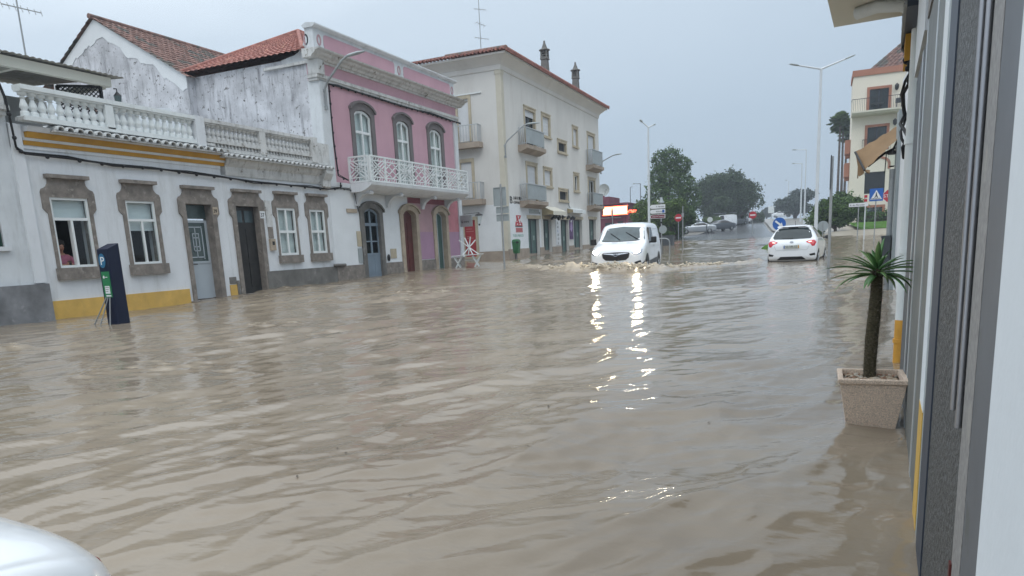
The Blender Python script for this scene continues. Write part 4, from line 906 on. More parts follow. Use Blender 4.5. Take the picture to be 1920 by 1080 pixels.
def balcony(y0, y1, zs, zt, out=.45):
    mb = MB(); mb.prism([(FX,zs-.33),(FX+.15,zs-.33),(FX+out,zs-.2),(FX+out+.06,zs-.18),(FX+out+.06,zs),(FX,zs)], y0-.12, y1+.12, 'y'); b = mb.build('balcony', M['beige_plinth'], hE)
    mb = MB(); mb.box(FX+out-.03,FX+out,y0+.02,y1,zs+.08,zt-.02); mb.build('panel', M['sign_back'], b)
    mb = MB(); mb.beam((FX+out+.005,y0-.02,zt),(FX+out+.005,y1+.02,zt),.05,.04); 
    for y in (y0,y1):
        mb.beam((FX,y,zt),(FX+out-.03,y,zt),.04,.04); mb.beam((FX,y,zs+.08),(FX+out-.03,y,zs+.08),.03,.03)
        for q in range(5): mb.beam((FX+.03+q*(out-.06)/4.,y,zs),(FX+.03+q*(out-.06)/4.,y,zt-.02),.025,.025)
    mb.build('railing', M['alu'], b); return b
balcony(34.55,37.05,6.05,6.88); balcony(46.0,48.3,6.0,6.95); balcony(34.45,37.1,3.3,4.13); balcony(46.0,48.2,3.42,4.22)
for i, (y0,y1,z0,z1) in enumerate(shops):
    zf = (.60,.72,.52,.76,.8)[i]
    mb = MB(); mb.box(FX-.49,FX+.02,y0+.002,y1-.002,-.5,zf-.12); mb.box(FX-.4,FX-.19,y0+.002,y1-.002,zf-.12,zf); mb.build('door_step', M['beige_plinth'], hE)
    mb = MB(); x = FX-.20; mb.box(x-.04,x,y0+.03,y1,zf,z1); dd = mb.build('door', M['door_green'], hE)
    dd['label'] = 'dark green glazed shop door'
    mb = MB(); 
    for y in (y0+.07,(y0+y1)/2,y1-.04): mb.box(x,x+.03,y-.03,y+.03,zf,z1)
    mb.box(x,x+.028,y0+.03,y1,z1-.08,z1); mb.build('door_frame', M['pole_dark'], dd)
    mb = MB(); mb.box(FX-.06,FX+.05,y0-.16,y1+.16,z1,z1+.18); mb.build('lintel', M['beige_stone'], hE)
    mb = MB(); mb.box(x+.001,x+.012,y0+.25,y0+.5,zf+1.0,zf+1.35); mb.box(x+.001,x+.012,y1-.5,y1-.3,zf+.7,zf+.95); mb.build('notice', mat('notice%d' % i,(.3,.38,.36),.6), dd)
# end wall openings
mb = MB(); mb.ring([(-16.72,.5),(-16.72,2.58),(-15.82,2.58),(-15.82,.5)],[(-16.59,.61),(-16.59,2.43),(-15.96,2.43),(-15.96,.61)],EY-.03,EY+.1,ax='y'); mb.build('door_surround', M['beige_stone'], hE)
mb = MB(); mb.box(-16.6,-15.95,EY+.05,EY+.09,.6,2.44); pd_ = mb.build('poster_door', mat('poster_red',(.36,.035,.045),.6,var=(2,.1)), hE)
mb = MB()
for k,(a,b,z) in enumerate(((.1,.42,1.98),(.08,.5,1.86),(.1,.35,1.6),(.1,.48,1.52),(.1,.4,1.2))): mb.box(-16.6+a,-16.6+b,EY+.042,EY+.05,z,z+.03)
mb.build('poster_print', mat('poster_pale',(.5,.2,.2),.6), pd_)
for (z0,z1) in ((3.5,5.24),(6.2,8.2)):
    mb = MB(); mb.ring([(-16.72,z0),(-16.72,z1+.16),(-15.84,z1+.16),(-15.84,z0)],[(-16.59,z0+.01),(-16.59,z1-.01),(-15.98,z1-.01),(-15.98,z0+.01)],EY-.04,EY+.1,ax='y'); f = mb.build('window', M['beige_stone'], hE)
    mb = MB(); mb.box(-16.6,-15.97,EY+.05,EY+.08,z0,z1); mb.build('shutter', M['shutter'], f)
    zs = z0-.1
    mb = MB(); mb.box(-18.2,-15.3,EY-.45,EY-.0,zs-.26,zs); b = mb.build('balcony', M['beige_plinth'], hE)
    mb = MB(); mb.beam((-18.1,EY-.42,zs+.8),(-15.36,EY-.42,zs+.8),.04,.04); mb.beam((-15.38,EY-.42,zs+.8),(-15.38,EY,zs+.8),.04,.04)
    for k in range(19): mb.beam((-18.1+k*.152,EY-.42,zs),(-18.1+k*.152,EY-.42,zs+.8),.022,.022)
    for k in range(4): mb.beam((-15.38,EY-.32+k*.1,zs),(-15.38,EY-.32+k*.1,zs+.8),.02,.02)
    mb.build('railing', M['alu'], b)
mb = MB(); mb.box(-17.4,-15.25,EY-.06,EY-.01,8.36,8.42); mb.build('drip_rail', M['white_frame'], hE)
mb = MB(); mb.box(FX,FX+.04,35.52,36.95,2.70,2.92); mb.box(FX,FX+.045,37.0,37.12,2.68,2.8); mb.build('name_plate', M['sign_back'], hE)
mb = MB(); mb.tube([(FX+.05,42.05,4.3),(FX+.05,42.05,3.3),(FX+.05,42.35,3.1),(FX+.05,44.0,3.12)],.025,6); mb.build('conduit', M['galv'], hE)
# painted advertising on the corner
ad_ = thing('wall_lettering', (FX,33.8,2.4), 'black shop lettering with a large B on the corner of the apartment block', 'lettering')
text('B', .50, ad_, M['black'], (FX+.013,33.02,3.13), ROT_STREET, sx=1.25)
text('LAR E BIO', .21, ad_, M['black'], (FX+.013,33.5,3.35), ROT_STREET, sx=1.15); text('COM MILHARES', .19, ad_, M['black'], (FX+.013,33.5,3.13), ROT_STREET, sx=.98)
rs = thing('wall_sign', (FX,34,1.5), 'red and white poster with green lettering painted beside the first shop door', 'sign')
mb = MB(); P = lambda u,v: (33.58+u*.95, 1.97+v*.6)
mb.prism([P(*q) for q in ((.15,1),(.85,1),(.75,.8),(.6,.62),(.95,.35),(1,.12),(0,.12),(.05,.4),(.2,.6))], FX+.012, FX+.022); mb.prism([P(0,.04),P(0,.1),P(1,.1),P(1,.04)], FX+.012, FX+.022, m=1)
mb.prism([P(.05,-.42),P(.05,-.03),P(1,-.03),P(1,-.42)], FX+.012, FX+.02, m=3)
for q in (((.35,.92),(.6,.92),(.45,.7)),((.42,.62),(.55,.72),(.72,.4),(.6,.36)),((.2,.2),(.3,.34),(.4,.2)),((.55,.2),(.65,.34),(.85,.2)),((.12,.5),(.3,.55),(.25,.42))): mb.prism([P(*a) for a in q], FX+.022, FX+.027, m=2)
for k in range(7): mb.prism([P(.12+k*.125,-.36),P(.12+k*.125,-.1),P(.19+k*.125,-.1),P(.19+k*.125,-.36)], FX+.02, FX+.024, m=1 if k == 9 else 4)
mb.build('panel', [M['sign_red'],M['black'],M['white_sign'],mat('pale_red',(.5,.22,.22),.7),mat('mid_red',(.42,.09,.10),.7)], rs)
text('TUDO FRESCO', .17, rs, mat('teal_letter',(.05,.27,.19),.6), (FX+.013,33.22,1.50), ROT_STREET, sx=1.22)
vb = thing('shop_banner', (FX,40,1.5), 'narrow white vertical banner with dark letters left of the third shop door', 'banner')
mb = MB(); mb.box(FX+.0,FX+.03,39.62,40.38,.98,2.42); mb.build('panel', M['white_sign'], vb)
for k,ch in enumerate('SALDOS'): text(ch, .2, vb, M['black'] if k != 2 else M['sign_blue'], (FX+.031,39.85,2.18-k*.23), ROT_STREET, sx=1.6)
vb = thing('shop_banner', (FX,42.4,1.5), 'dark purple picture poster between the third and fourth shop doors', 'banner')
mb = MB(); mb.box(FX+.0,FX+.03,42.12,42.8,1.28,2.48); mb.prism([(42.2,1.9),(42.35,2.3),(42.55,2.35),(42.65,1.95),(42.5,1.7)],FX+.03,FX+.036,m=1); mb.prism([(42.3,2.32),(42.42,2.46),(42.58,2.42),(42.5,2.3)],FX+.03,FX+.036,m=2)
mb.build('panel', [mat('poster_purple',(.10,.045,.14),.5,var=(5,.6)),mat('poster_lilac',(.38,.28,.5),.5,var=(9,.3)),M['white_sign']], vb)
def awning(y0, y1, za, zf, out, valance, label, m='cream_trim'):
    t = thing('awning', (FX,(y0+y1)/2,zf), label, 'awning')
    mb = MB(); mb.prism([(FX+.02,za),(FX+out,zf),(FX+out,zf-.03),(FX+.02,za-.03)], y0, y1, 'y'); 
    for y in (y0,y1-.02): mb.prism([(FX+.02,za-.03),(FX+out,zf-.03),(FX+out,zf-valance+.05),(FX+.02,zf-valance)], y, y+.02, 'y', m=1)
    mb.build('canopy', [M[m],mat('awning_side',(.33,.28,.17),.9)], t)
    mb = MB(); n = 16; vs = []
    for k in range(n+1): y = y0+(y1-y0)*k/n; vs += [(FX+out+.005,y,zf-.01),(FX+out+.005+.01*math.sin(k*2),y,zf-valance+.02*(k%2))]
    mb.add(vs, [[2*k,2*k+2,2*k+3,2*k+1] for k in range(n)], 0, True); mb.build('valance', M[m], t)
awning(37.45,39.7,3.14,2.84,.68,.22,'cream fabric awning over the second shop door')
awning(41.8,44.4,3.16,3.06,.38,.22,'small white awning over the fourth shop door','white_paint')
mb = MB()
for k in range(26): y = 38+random.random()*3.6; mb.ball((FX+.35+random.random()*.3,y,2.45+random.random()*.12), random.uniform(.04,.10), 6, 4, jit=.2)
mb.tube([(FX+.5,37.9,2.6),(FX+.5,41.6,2.58)],.012,5); tag(mb.build('hanging_goods', M['black']), 'small dark wares hanging along the shop front under the cream awning', 'hanging goods')
# dish
ds = thing('satellite_dish', (-14.0,49.0,4.3), 'round white satellite dish on the far corner of the apartment block', 'satellite dish')
mb = MB(); prof = [(.02,0),(.2,.03),(.33,.09),(.40,.15)]
vs = []; fs = []
for i,(r,h) in enumerate(prof):
    for k in range(18): a = 2*math.pi*k/18; vs.append((-13.85+r*math.cos(a), 48.95-h-.0, 4.55+r*math.sin(a)))
for i in range(3):
    for k in range(18): fs.append([i*18+k,i*18+(k+1)%18,(i+1)*18+(k+1)%18,(i+1)*18+k])
mb.add(vs, fs, 0, True); mb.build('dish', M['white_paint'], ds)
mb = MB(); mb.tube([(-14.2,48.9,4.2),(-13.9,48.95,4.3),(-13.85,48.95,4.5)],.025,6); mb.tube([(-13.85,48.9,4.2),(-13.6,48.5,4.5)],.014,5); mb.ball((-13.6,48.5,4.52),.05,6,4); mb.build('arm', M['galv'], ds)
# stone chimneys shaped as little towers
for (y, lab) in ((42.4,'nearer of the two tall grey turret chimneys on the apartment block roof'),(48.3,'farther of the two tall grey turret chimneys on the apartment block roof')):
    ch = thing('turret_chimney', (-15.5,y,10.2), lab, 'chimney', group='turret chimneys')
    mb = MB(); mb.lathe([(.36,0),(.25,1.68)],(-15.5,y,10.2),4,smooth=False); mb.lathe([(.30,0),(.33,.04),(.30,.09)],(-15.5,y,11.88),4,smooth=False)
    mb.build('shaft', M['stone_grey'], ch)
    mb = MB()
    for a in range(4):
        t = math.pi/4+a*math.pi/2; mb.beam((-15.5+.24*math.cos(t),y+.24*math.sin(t),11.95),(-15.5+.22*math.cos(t),y+.22*math.sin(t),12.4),.08)
    for q in range(3): mb.box(-15.68,-15.32,y-.18,y+.18,12.0+q*.13,12.05+q*.13)
    mb.build('lantern', M['stone_grey'], ch)
    mb = MB(); mb.lathe([(.33,0),(.34,.05),(.2,.07),(.15,.2),(.07,.4),(.05,.55)],(-15.5,y,12.40),8); mb.build('spire', M['stone_grey'], ch)
# wall mounted street lamps
def wall_lamp(base, pts, head, hd, label):
    t = thing('wall_street_lamp', base, label, 'street lamp', group='bracket lamps on the house fronts')
    mb = MB(); mb.tube(pts, .035, 8); mb.box(base[0]-.06,base[0]+.04,base[1]-.05,base[1]+.05,pts[0][2]-.05,pts[0][2]+.05); mb.box(base[0]-.06,base[0]+.03,base[1]-.04,base[1]+.04,pts[1][2]-.1,pts[1][2]); mb.build('arm', M['galv'], t)
    mb = MB(); a = Vector(head); b = a+Vector(hd); d = Vector(hd).normalized(); u = d.cross(Vector((0,0,1))).normalized(); v = u.cross(d)
    vs = []; 
    for k,(s_,w_,h_) in enumerate(((0,.04,.04),(.15,.09,.06),(.6,.12,.07),(1,.06,.03))):
        c = a.lerp(b,s_)
        for j in range(8): q = j*math.pi/4; vs.append(c+u*math.cos(q)*w_+v*(math.sin(q)*h_ if math.sin(q) > 0 else math.sin(q)*h_*.4))
    mb.add(vs, [[i*8+j,i*8+(j+1)%8,(i+1)*8+(j+1)%8,(i+1)*8+j] for i in range(3) for j in range(8)]+[list(range(8))[::-1],list(range(24,32))],0,True); mb.build('lamp_head', M['sign_back'], t)
wall_lamp((FX+.08,18.88,5.5), [(FX+.1,18.88,5.5),(FX+.1,18.88,6.05),(FX+.25,18.85,6.25),(FX+.95,18.7,6.72),(FX+1.1,18.72,6.80)], (FX+1.08,18.72,6.80), (.45,.35,.16), 'curved street lamp bracket on the left corner of the pink house')
wall_lamp((FX+.1,32.58,5.2), [(FX+.1,32.58,5.3),(FX+.1,32.58,5.85),(FX+.2,32.6,6.02),(FX+.95,32.9,6.68),(FX+1.1,33.0,6.74)], (FX+1.08,33.0,6.74), (.5,.45,.06), 'curved street lamp bracket on the near corner of the apartment block')
wall_lamp((FX+.1,49.1,5.9), [(FX+.1,49.0,5.7),(FX+.1,49.0,6.2),(FX+.3,49.0,6.5),(FX+.95,49.0,6.78),(FX+1.1,49.0,6.8)], (FX+1.08,49.0,6.8), (.5,.1,.05), 'curved street lamp bracket at the far end of the apartment block')
# red building with a lit LED board
hR = thing('red_building', (-21,76,1), 'dark red flat building beyond the apartment block with a glowing LED board', 'building')
mb = MB(); mb.box(-27,-19.0,76,86,.6,4.9); mb.box(-24,-20.9,75.9,80,4.9,5.75); mb.box(-19.4,-18.9,75.7,76,.6,4.9); mb.build('wall', M['red_wall'], hR)
mb = MB(); mb.box(-27.1,-18.9,75.8,86,4.9,5.02); mb.box(-22.3,-21.9,77,77.4,5.75,6.5); mb.build('parapet', M['red_wall'], hR)
mb = MB(); mb.box(-21.5,-20.5,75.94,76,1,3.0); mb.box(-20.1,-19.3,75.94,76,1,3.1); mb.build('window', M['car_glass'], hR)
led = thing('led_board', (-20.4,75.4,3.7), 'bright orange red LED display board glowing on the red building', 'LED sign')
mb = MB(); mb.box(-21.7,-18.75,75.55,75.8,3.72,4.72); mb.build('housing', M['black'], led)
mb = MB(); mb.box(-21.55,-18.95,75.50,75.55,3.85,4.62); mb.build('lit_face', M['led_core'], led)
mb = MB()
for (a,b,z0,z1) in ((-21.65,-18.85,4.62,4.70),(-21.65,-18.85,3.76,3.85),(-18.95,-18.0,3.95,4.12)): mb.box(a,b,75.51,75.56,z0,z1)
mb.box(-18.75,-18.0,75.56,75.7,3.9,4.2); mb.build('lit_border', M['led_red'], led)
# ---------------------------------------------------------------- near building on the right, its front turned 4 degrees from the street
hN = thing('near_shop', (.148,0,0), 'near white building with grey stone door frames and yellow foot at the right edge', 'building', rz=-math.atan(.07))
# local frame: +y along the wall, -x towards the street, wall face at local x = 0
M['granite_dark'] = mat('granite_dark', (.078,.083,.085), .5, .5, var=(75,.85), bump=(60,1.0), blotch=((.14,.145,.145),.60,30))
M['slab_grey'] = mat('slab_grey', (.125,.135,.15), .5, .4, var=(4,.15), blotch=((.1,.11,.11),.60,5))
M['slab_light'] = mat('slab_light', (.27,.265,.26), .6, .35, var=(60,.25), blotch=((.33,.32,.30),.6,6))
M['frame_navy'] = mat('frame_navy', (.045,.058,.082), .5, .4, var=(3,.12))
M['near_plaster'] = mat('near_plaster', (.70,.74,.77), .85, .2, var=(3,.03), streak=((.62,.66,.68),.4,3,.5), bump=(30,.06))
M['grey_green'] = mat('grey_green', (.155,.165,.16), .5, .4, var=(5,.18), blotch=((.3,.31,.3),.70,7))
ZT = 3.6
def seg(name, y0, y1, m, x0=-.0, x1=.2, z0=-.6, z1=ZT, label=None):
    mb = MB(); mb.box(x0,x1,y0,y1,z0,z1); o = mb.build(name, M[m] if isinstance(m,str) else m, hN, local=True)
    if label: o['label'] = label
    return o
seg('wall', -2.5, 1.146, 'near_plaster', -.002, 1.6)
seg('stone_jamb', 1.146, 1.35, 'slab_grey', .0); seg('stone_edge', 1.342, 1.364, 'slab_light', -.001)
seg('rough_stone', 1.358, 1.49, 'slab_light', .001); seg('granite_cladding', 1.49, 2.26, 'granite_dark', .003)
seg('metal_frame', 2.26, 2.52, 'frame_navy', -.001); seg('frame_edge', 2.52, 2.63, 'sign_back', .002)
seg('pilaster', 2.63, 2.835, 'near_plaster', .0, z0=.44); seg('pilaster_foot', 2.63, 2.835, 'yellow', -.001, z1=.44)
seg('stone_jamb', 2.836, 3.20, 'grey_green', .003, z1=2.0); seg('metal_trim', 3.20, 3.28, 'alu', -.0, z1=2.0)
seg('stone_jamb', 3.28, 4.06, 'grey_green', .004, z1=2.0); seg('metal_trim', 4.06, 4.16, 'alu', .001, z1=2.0)
seg('shutter_leaf', 4.16, 4.48, 'pole_dark', .006, z1=1.95); seg('metal_trim', 4.48, 4.60, 'alu', .001, z1=1.95); seg('shutter_leaf', 4.60, 5.45, 'pole_dark', .005, z1=1.95)
seg('wall', 5.45, 7.2, 'near_plaster', .12, 1.6, z1=3.3)
seg('lintel', 2.84, 4.2, 'slab_light', .0, z0=2.03); seg('lintel', 4.2, 5.45, 'near_plaster', -.01, z0=1.98)
seg('upper_wall', 2.84, 6.9, 'near_plaster', -.02, z0=2.75)
for (y0,y1,zb) in ((1.50,1.565,.673),(1.615,1.675,.682)):
    mb = MB(); mb.tube([(-.003,(y0+y1)/2-.02,zb),(-.003,(y0+y1)/2-.02,2.4)],.0058,12); mb.tube([(.02,(y0+y1)/2-.02,zb+.08),(-.003,(y0+y1)/2-.02,zb+.08)],.004,6)
    mb.build('pull_bar', mat('brushed_steel',(.42,.42,.44),.32,metal=.85), hN, local=True)
# canopy slab, high louvre and ochre block
mb = MB(); mb.prism([(-.58,2.70),(-.60,2.78),(-.55,2.9),(.02,3.0),(.02,2.70)],3.6,6.85,'y'); mb.build('canopy_slab', M['cream_trim'], hN, local=True)
mb = MB(); mb.box(-.07,.0,5.6,6.9,2.45,2.95); mb.build('vent_housing', M['frame_navy'], hN, local=True)
mb = MB()
for k in range(7): mb.box(-.085,-.07,5.62,6.88,2.47+k*.065,2.49+k*.065)
mb.build('louvre', M['galv'], hN, local=True)
mb = MB(); mb.box(-.06,.02,6.3,6.75,2.26,2.44); mb.build('painted_block', M['ochre'], hN, local=True)
# downpipe
dp = thing('downpipe', (.6,6.22,0), 'white round downpipe with orange painted foot behind the potted palm', 'downpipe')
mb = MB(); mb.tube([(.603,6.22,.34),(.603,6.22,2.52),(.50,6.22,2.62),(.34,6.3,2.66),(.2,6.4,2.66)],.045,14); mb.tube([(.603,6.22,1.65),(.603,6.22,1.70)],.053,14); mb.tube([(.603,6.22,.85),(.603,6.22,.89)],.053,14); mb.build('pipe', M['white_paint'], dp)
mb = MB(); mb.tube([(.603,6.22,-.5),(.603,6.22,.34)],.0465,14); mb.tube([(.603,6.22,.16),(.603,6.22,.19)],.055,14); mb.build('painted_foot', M['orange_pipe'], dp)
mb = MB()
pts = [(.60,6.5+.2*math.sin(k*.8),2.62-k*.07) for k in range(16)]
mb.tube([(p[0]-.03+.02*math.sin(i*2.1),p[1],p[2]) for i,p in enumerate(pts)],.014,6); mb.tube([(p[0]-.03+.03*math.sin(i*1.3+1),p[1]+.03,p[2]) for i,p in enumerate(pts)],.010,6)
for k in range(16): i = random.randrange(8); mb.ball((pts[i][0]-.03+random.uniform(-.02,.02),pts[i][1],pts[i][2]),random.uniform(.015,.035),6,4,jit=.2)
tag(mb.build('cable_bundle', M['cable']), 'tangled black cable bundle hanging beside the white downpipe', 'cable')
# second building behind it, brown awning, pole with box
hM = thing('corner_shop', (2.5,10.5,0), 'pale shop building just beyond the near one, mostly hidden behind the downpipe', 'building')
mb = MB(); mb.box(1.15,5,7.4,13.75,-.5,3.4); mb.build('wall', M['plaster_white'], hM)
mb = MB(); mb.box(1.1,1.16,13.45,13.8,-.5,2.9); mb.build('corner_pilaster', M['sign_back'], hM)
aw = thing('awning', (1.2,13.9,2.3), 'torn brown fabric awning hanging folded over the right hand pavement', 'awning')
mb = MB(); 
A0, A1 = Vector((1.25,14.25,2.80)), Vector((.50,13.88,2.34)); B0, B1 = Vector((1.22,13.6,2.58)), Vector((.64,13.5,2.0))
N_ = 14; vs = []
for i in range(N_+1):
    t = i/N_; a = A0.lerp(A1,t); b = B0.lerp(B1,t)
    for j in range(9): s_ = j/8; p = a.lerp(b,s_); p.z -= .05*math.sin(s_*math.pi)*(1+.5*math.sin(t*7))+.012*math.sin(i*1.7+j); vs.append(p)
mb.add(vs, [[i*9+j,i*9+j+1,(i+1)*9+j+1,(i+1)*9+j] for i in range(N_) for j in range(8)], 0, True)
mb.build('fabric', M['brown_awning'], aw)
mb = MB(); vs = []; top = [A1.lerp(B1,k/14) for k in range(15)]
for k,p in enumerate(top):
    dz = .44-.40*(k/14)**.8+.035*math.sin(k*2.3)
    for j in range(4): vs.append(p+Vector((.03*math.sin(k*.9+j)*j*.4+.02*j,-.015*j,-dz*j/3)))
mb.add(vs, [[k*4+j,k*4+j+1,k*4+j+5,k*4+j+4] for k in range(14) for j in range(3)], 0, True); mb.build('hanging_edge', M['brown_awning'], aw)
mb = MB(); mb.tube([(1.25,13.9,2.42),(.95,13.85,2.28),(.7,13.75,2.08)],.022,6); mb.tube([(1.22,13.7,2.3),(.98,13.8,2.27)],.02,6); mb.tube([A1,B1],.02,6); mb.tube([A0,B0],.03,6); mb.tube([(.97,13.8,2.28),(.96,13.8,1.95)],.008,5); mb.build('arm', M['dark_iron'], aw)
ln = thing('bracket_lantern', (1.1,13.7,2.0), 'dark iron wall lantern under the brown awning', 'lantern')
mb = MB(); mb.tube([(1.2,13.7,2.4),(1.1,13.65,2.42),(1.05,13.65,2.3)],.016,5); mb.lathe([(.02,.26),(.07,.2),(.08,.18)],(1.05,13.65,2.05),6); mb.lathe([(.03,-.02),(.05,0)],(1.05,13.65,2.05),6); mb.build('frame', M['dark_iron'], ln)
mb = MB(); mb.lathe([(.045,0),(.075,.18)],(1.05,13.65,2.05),6,smooth=False); mb.build('glass', M['glass'], ln)
pl = thing('service_pole', (1.06,13.7,0), 'grey steel pole with a dark box near its foot behind the potted palm', 'pole')
mb = MB(); mb.tube([(1.07,13.7,-.4),(1.07,13.7,2.0)],.05,10); mb.build('pole', M['galv'], pl)
mb = MB(); mb.box(.95,1.08,13.5,13.64,.42,.90); mb.box(.94,1.09,13.49,13.65,.88,.92); mb.build('box', M['pole_dark'], pl)
# ---------------------------------------------------------------- cream hotel block
hH = thing('cream_building', (6,75,1), 'four storey cream building with terracotta window frames and red hipped roof', 'building')
CY = 69.0; X0, X1 = 2.12, 14.0
cw = [(3.38,4.80,10.62,12.35),(3.35,4.78,7.45,9.35),(3.3,4.85,3.95,5.72),(3.45,4.75,1.95,2.80),(6.6,8.0,10.62,12.35),(6.6,8.0,7.45,9.35)]
mb = MB(); wall(mb, CY, CY+.4, X0, X1, .3, 13.5, cw, ax='y'); mb.box(X0,X0+.3,CY+.4,73,.3,13.5); mb.box(X0+.3,X1,72.7,73,.3,13.5); mb.box(X0+.3,X1,CY+2.5,CY+2.6,.3,13.4); mb.build('wall', M['cream_wall'], hH)
mb = MB(); mb.box(X0-.08,X1+.1,CY-.1,73.1,13.5,13.98); mb.build('parapet_band', M['terracotta'], hH)
rf = MB(); rf.add(*tile_roof((3.3,CY+.6,13.98),(X1,CY+.6,13.98),(X1,CY+2.2,17.5),(7.5,CY+2.2,17.5),30,12,.06)); rf.add(*tile_roof((3.3,72.6,13.98),(3.3,CY+.6,13.98),(7.5,CY+2.2,17.5),(7.5,71.6,17.5),16,12,.06)); rf.build('roof', M['tile_old'], hH)
for i,(a,b,z0,z1) in enumerate(cw):
    if i != 2:
        mb = MB(); e = .2; mb.ring([(a-e,z0-(.2 if i == 3 else 0)),(a-e,z1+e),(b+e,z1+e),(b+e,z0-(.2 if i == 3 else 0))],[(a,z0),(a,z1),(b,z1),(b,z0)],CY-.06,CY+.1,ax='y'); f = mb.build('window', M['terracotta'], hH)
    else:
        mb = MB(); mb.box(a-.05,b+.05,CY-.03,CY+.02,z1,z1+.06); f = mb.build('window', M['cream_trim'], hH)
    mb = MB(); mb.box(a,b,CY+.15,CY+.17,z0,z1); mb.build('pane', M['glass_dark' if i != 3 else 'glass'], f)
    if i != 2:
        mb = MB(); 
        for x in (a+.04,(a+b)/2,b-.04): mb.box(x-.04,x+.04,CY+.10,CY+.15,z0,z1)
        if i == 3: mb.box(a,b,CY+.1,CY+.15,z0+.5,z0+.6)
        mb.build('frame', M['frame_navy'], f)
        mb = MB(); mb.box(a,a+.5,CY+.3,CY+.32,z0,z1); mb.box(b-.5,b,CY+.3,CY+.32,z0,z1); mb.build('curtain', M['curtain'], f)
def cbal(x0, x1, z, out, m='cream_trim', solid=False):
    mb = MB(); mb.prism([(CY,z-.35),(CY-out+.2,z-.30),(CY-out,z-.12),(CY-out,z),(CY,z)], x0, x1, 'x'); b = mb.build('balcony', M[m], hH)
    mb = MB(); mb.beam((x0,CY-out+.03,z+.95),(x1,CY-out+.03,z+.95),.05,.04); mb.beam((x0,CY-out+.03,z+.95),(x0,CY,z+.95),.04,.04); n = int((x1-x0)/.13)
    for k in range(n+1): mb.beam((x0+(x1-x0)*k/n,CY-out+.03,z),(x0+(x1-x0)*k/n,CY-out+.03,z+.95),.02,.02)
    mb.build('railing', M['dark_iron'], b)
cbal(2.05,6.3,10.6,1.1); cbal(6.5,9.5,7.4,1.1); cbal(3.0,5.1,7.42,.25)
mb = MB(); mb.box(5.3,5.8,CY-.8,CY-.4,11.0,11.35); mb.box(5.35,5.4,CY-.8,CY-.4,10.6,11.0); mb.box(5.7,5.75,CY-.8,CY-.4,10.6,11.0); mb.box(3.5,4.4,CY-.8,CY-.3,11.1,11.16); mb.box(3.9,3.95,CY-.6,CY-.5,10.6,11.1); tag(mb.build('balcony_furniture', M['pole_dark']), 'dark table and chair on the upper balcony of the cream building', 'balcony furniture')
for z in (7.4,5.5):
    mb = MB(); mb.box(X0-.42,X0,CY+.3,CY+2.2,z-.0,z+1.15); mb.box(X0-.35,X0,CY+.5,CY+2,z-.25,z); mb.build('side_balcony', M['terracotta'], hH)
for z in (12.05,9.3):
    mb = MB(); mb.lathe([(.05,0),(.15,.12),(.18,.4),(.03,.55)],(5.35,CY-.2,z),6); mb.tube([(5.35,CY,z+.5),(5.35,CY-.2,z+.5)],.03,5); mb.build('wall_lamp', M['dark_iron'], hH)
mb = MB(); mb.ring([(3.0,5.9),(3.0,6.4)]+[(4.1-1.1*math.cos(a),6.4+.6*math.sin(a)) for a in [k*math.pi/8 for k in range(1,8)]]+[(5.2,6.4),(5.2,5.9)],[(3.2,5.9),(3.2,6.35)]+[(4.1-.9*math.cos(a),6.35+.48*math.sin(a)) for a in [k*math.pi/8 for k in range(1,8)]]+[(5.0,6.35),(5.0,5.9)],CY-.05,CY+.02,closed=False,ax='y'); mb.build('arch_trim', M['terracotta'], hH)

mb = MB(); mb.box(-.003,.001,1.48,1.50,-.1,.41); mb.build('red_strip', M['door_red'], hN, local=True)
# ================================================================ vehicles
def car_body(st, n_sub=2):
    """st: stations (x, zb, zbelt, ztop, wb, wbelt, wtop); returns subdivided body mesh data and its BVH"""
    rings = []
    for (x, zb, zl, zt, wb, wl, wt) in st:
        half = [(0,zb),(wb*.6,zb),(wb*.96,zb+.02),(wb,zb+(zl-zb)*.18),((wb+wl)/2+.012,(zb+zl)/2),(wl,zl-.05),(wl-.012,zl+.02),(wl*.5+wt*.5,(zl+zt)/2+.015),(wt+.01,zt-.10 if zt-zl > .2 else zt-.05),(wt*.9,zt-.015),(wt*.5,zt+.008),(0,zt+.015)]
        rings.append([(x,-y,z) for y,z in half]+[(x,y,z) for y,z in half[-2:0:-1]])
    bm = bmesh.new(); R = []
    for r in rings: R.append([bm.verts.new(p) for p in r])
    n = len(rings[0])
    for a, b in zip(R, R[1:]):
        for i in range(n): bm.faces.new((a[i],a[(i+1)%n],b[(i+1)%n],b[i]))
    h = n//2
    for r, flip in ((R[0],False),(R[-1],True)):
        for i in range(h): 
            q = [r[i], r[i+1], r[(n-i-1)%n], r[(n-i)%n]]
            q = list(dict.fromkeys(q))
            if len(q) >= 3:
                try: bm.faces.new(q[::-1] if flip else q)
                except ValueError: pass
    bmesh.ops.recalc_face_normals(bm, faces=bm.faces)
    me = bpy.data.meshes.new('b'); bm.to_mesh(me); bm.free()
    o = bpy.data.objects.new('b', me); COL.objects.link(o); md = o.modifiers.new('s','SUBSURF'); md.levels = n_sub; md.render_levels = n_sub
    me2 = bpy.data.meshes.new_from_object(o.evaluated_get(bpy.context.evaluated_depsgraph_get())); bpy.data.objects.remove(o)
    for p in me2.polygons: p.use_smooth = True
    bvh = BVHTree.FromPolygons([v.co for v in me2.vertices], [list(p.vertices) for p in me2.polygons])
    return me2, bvh
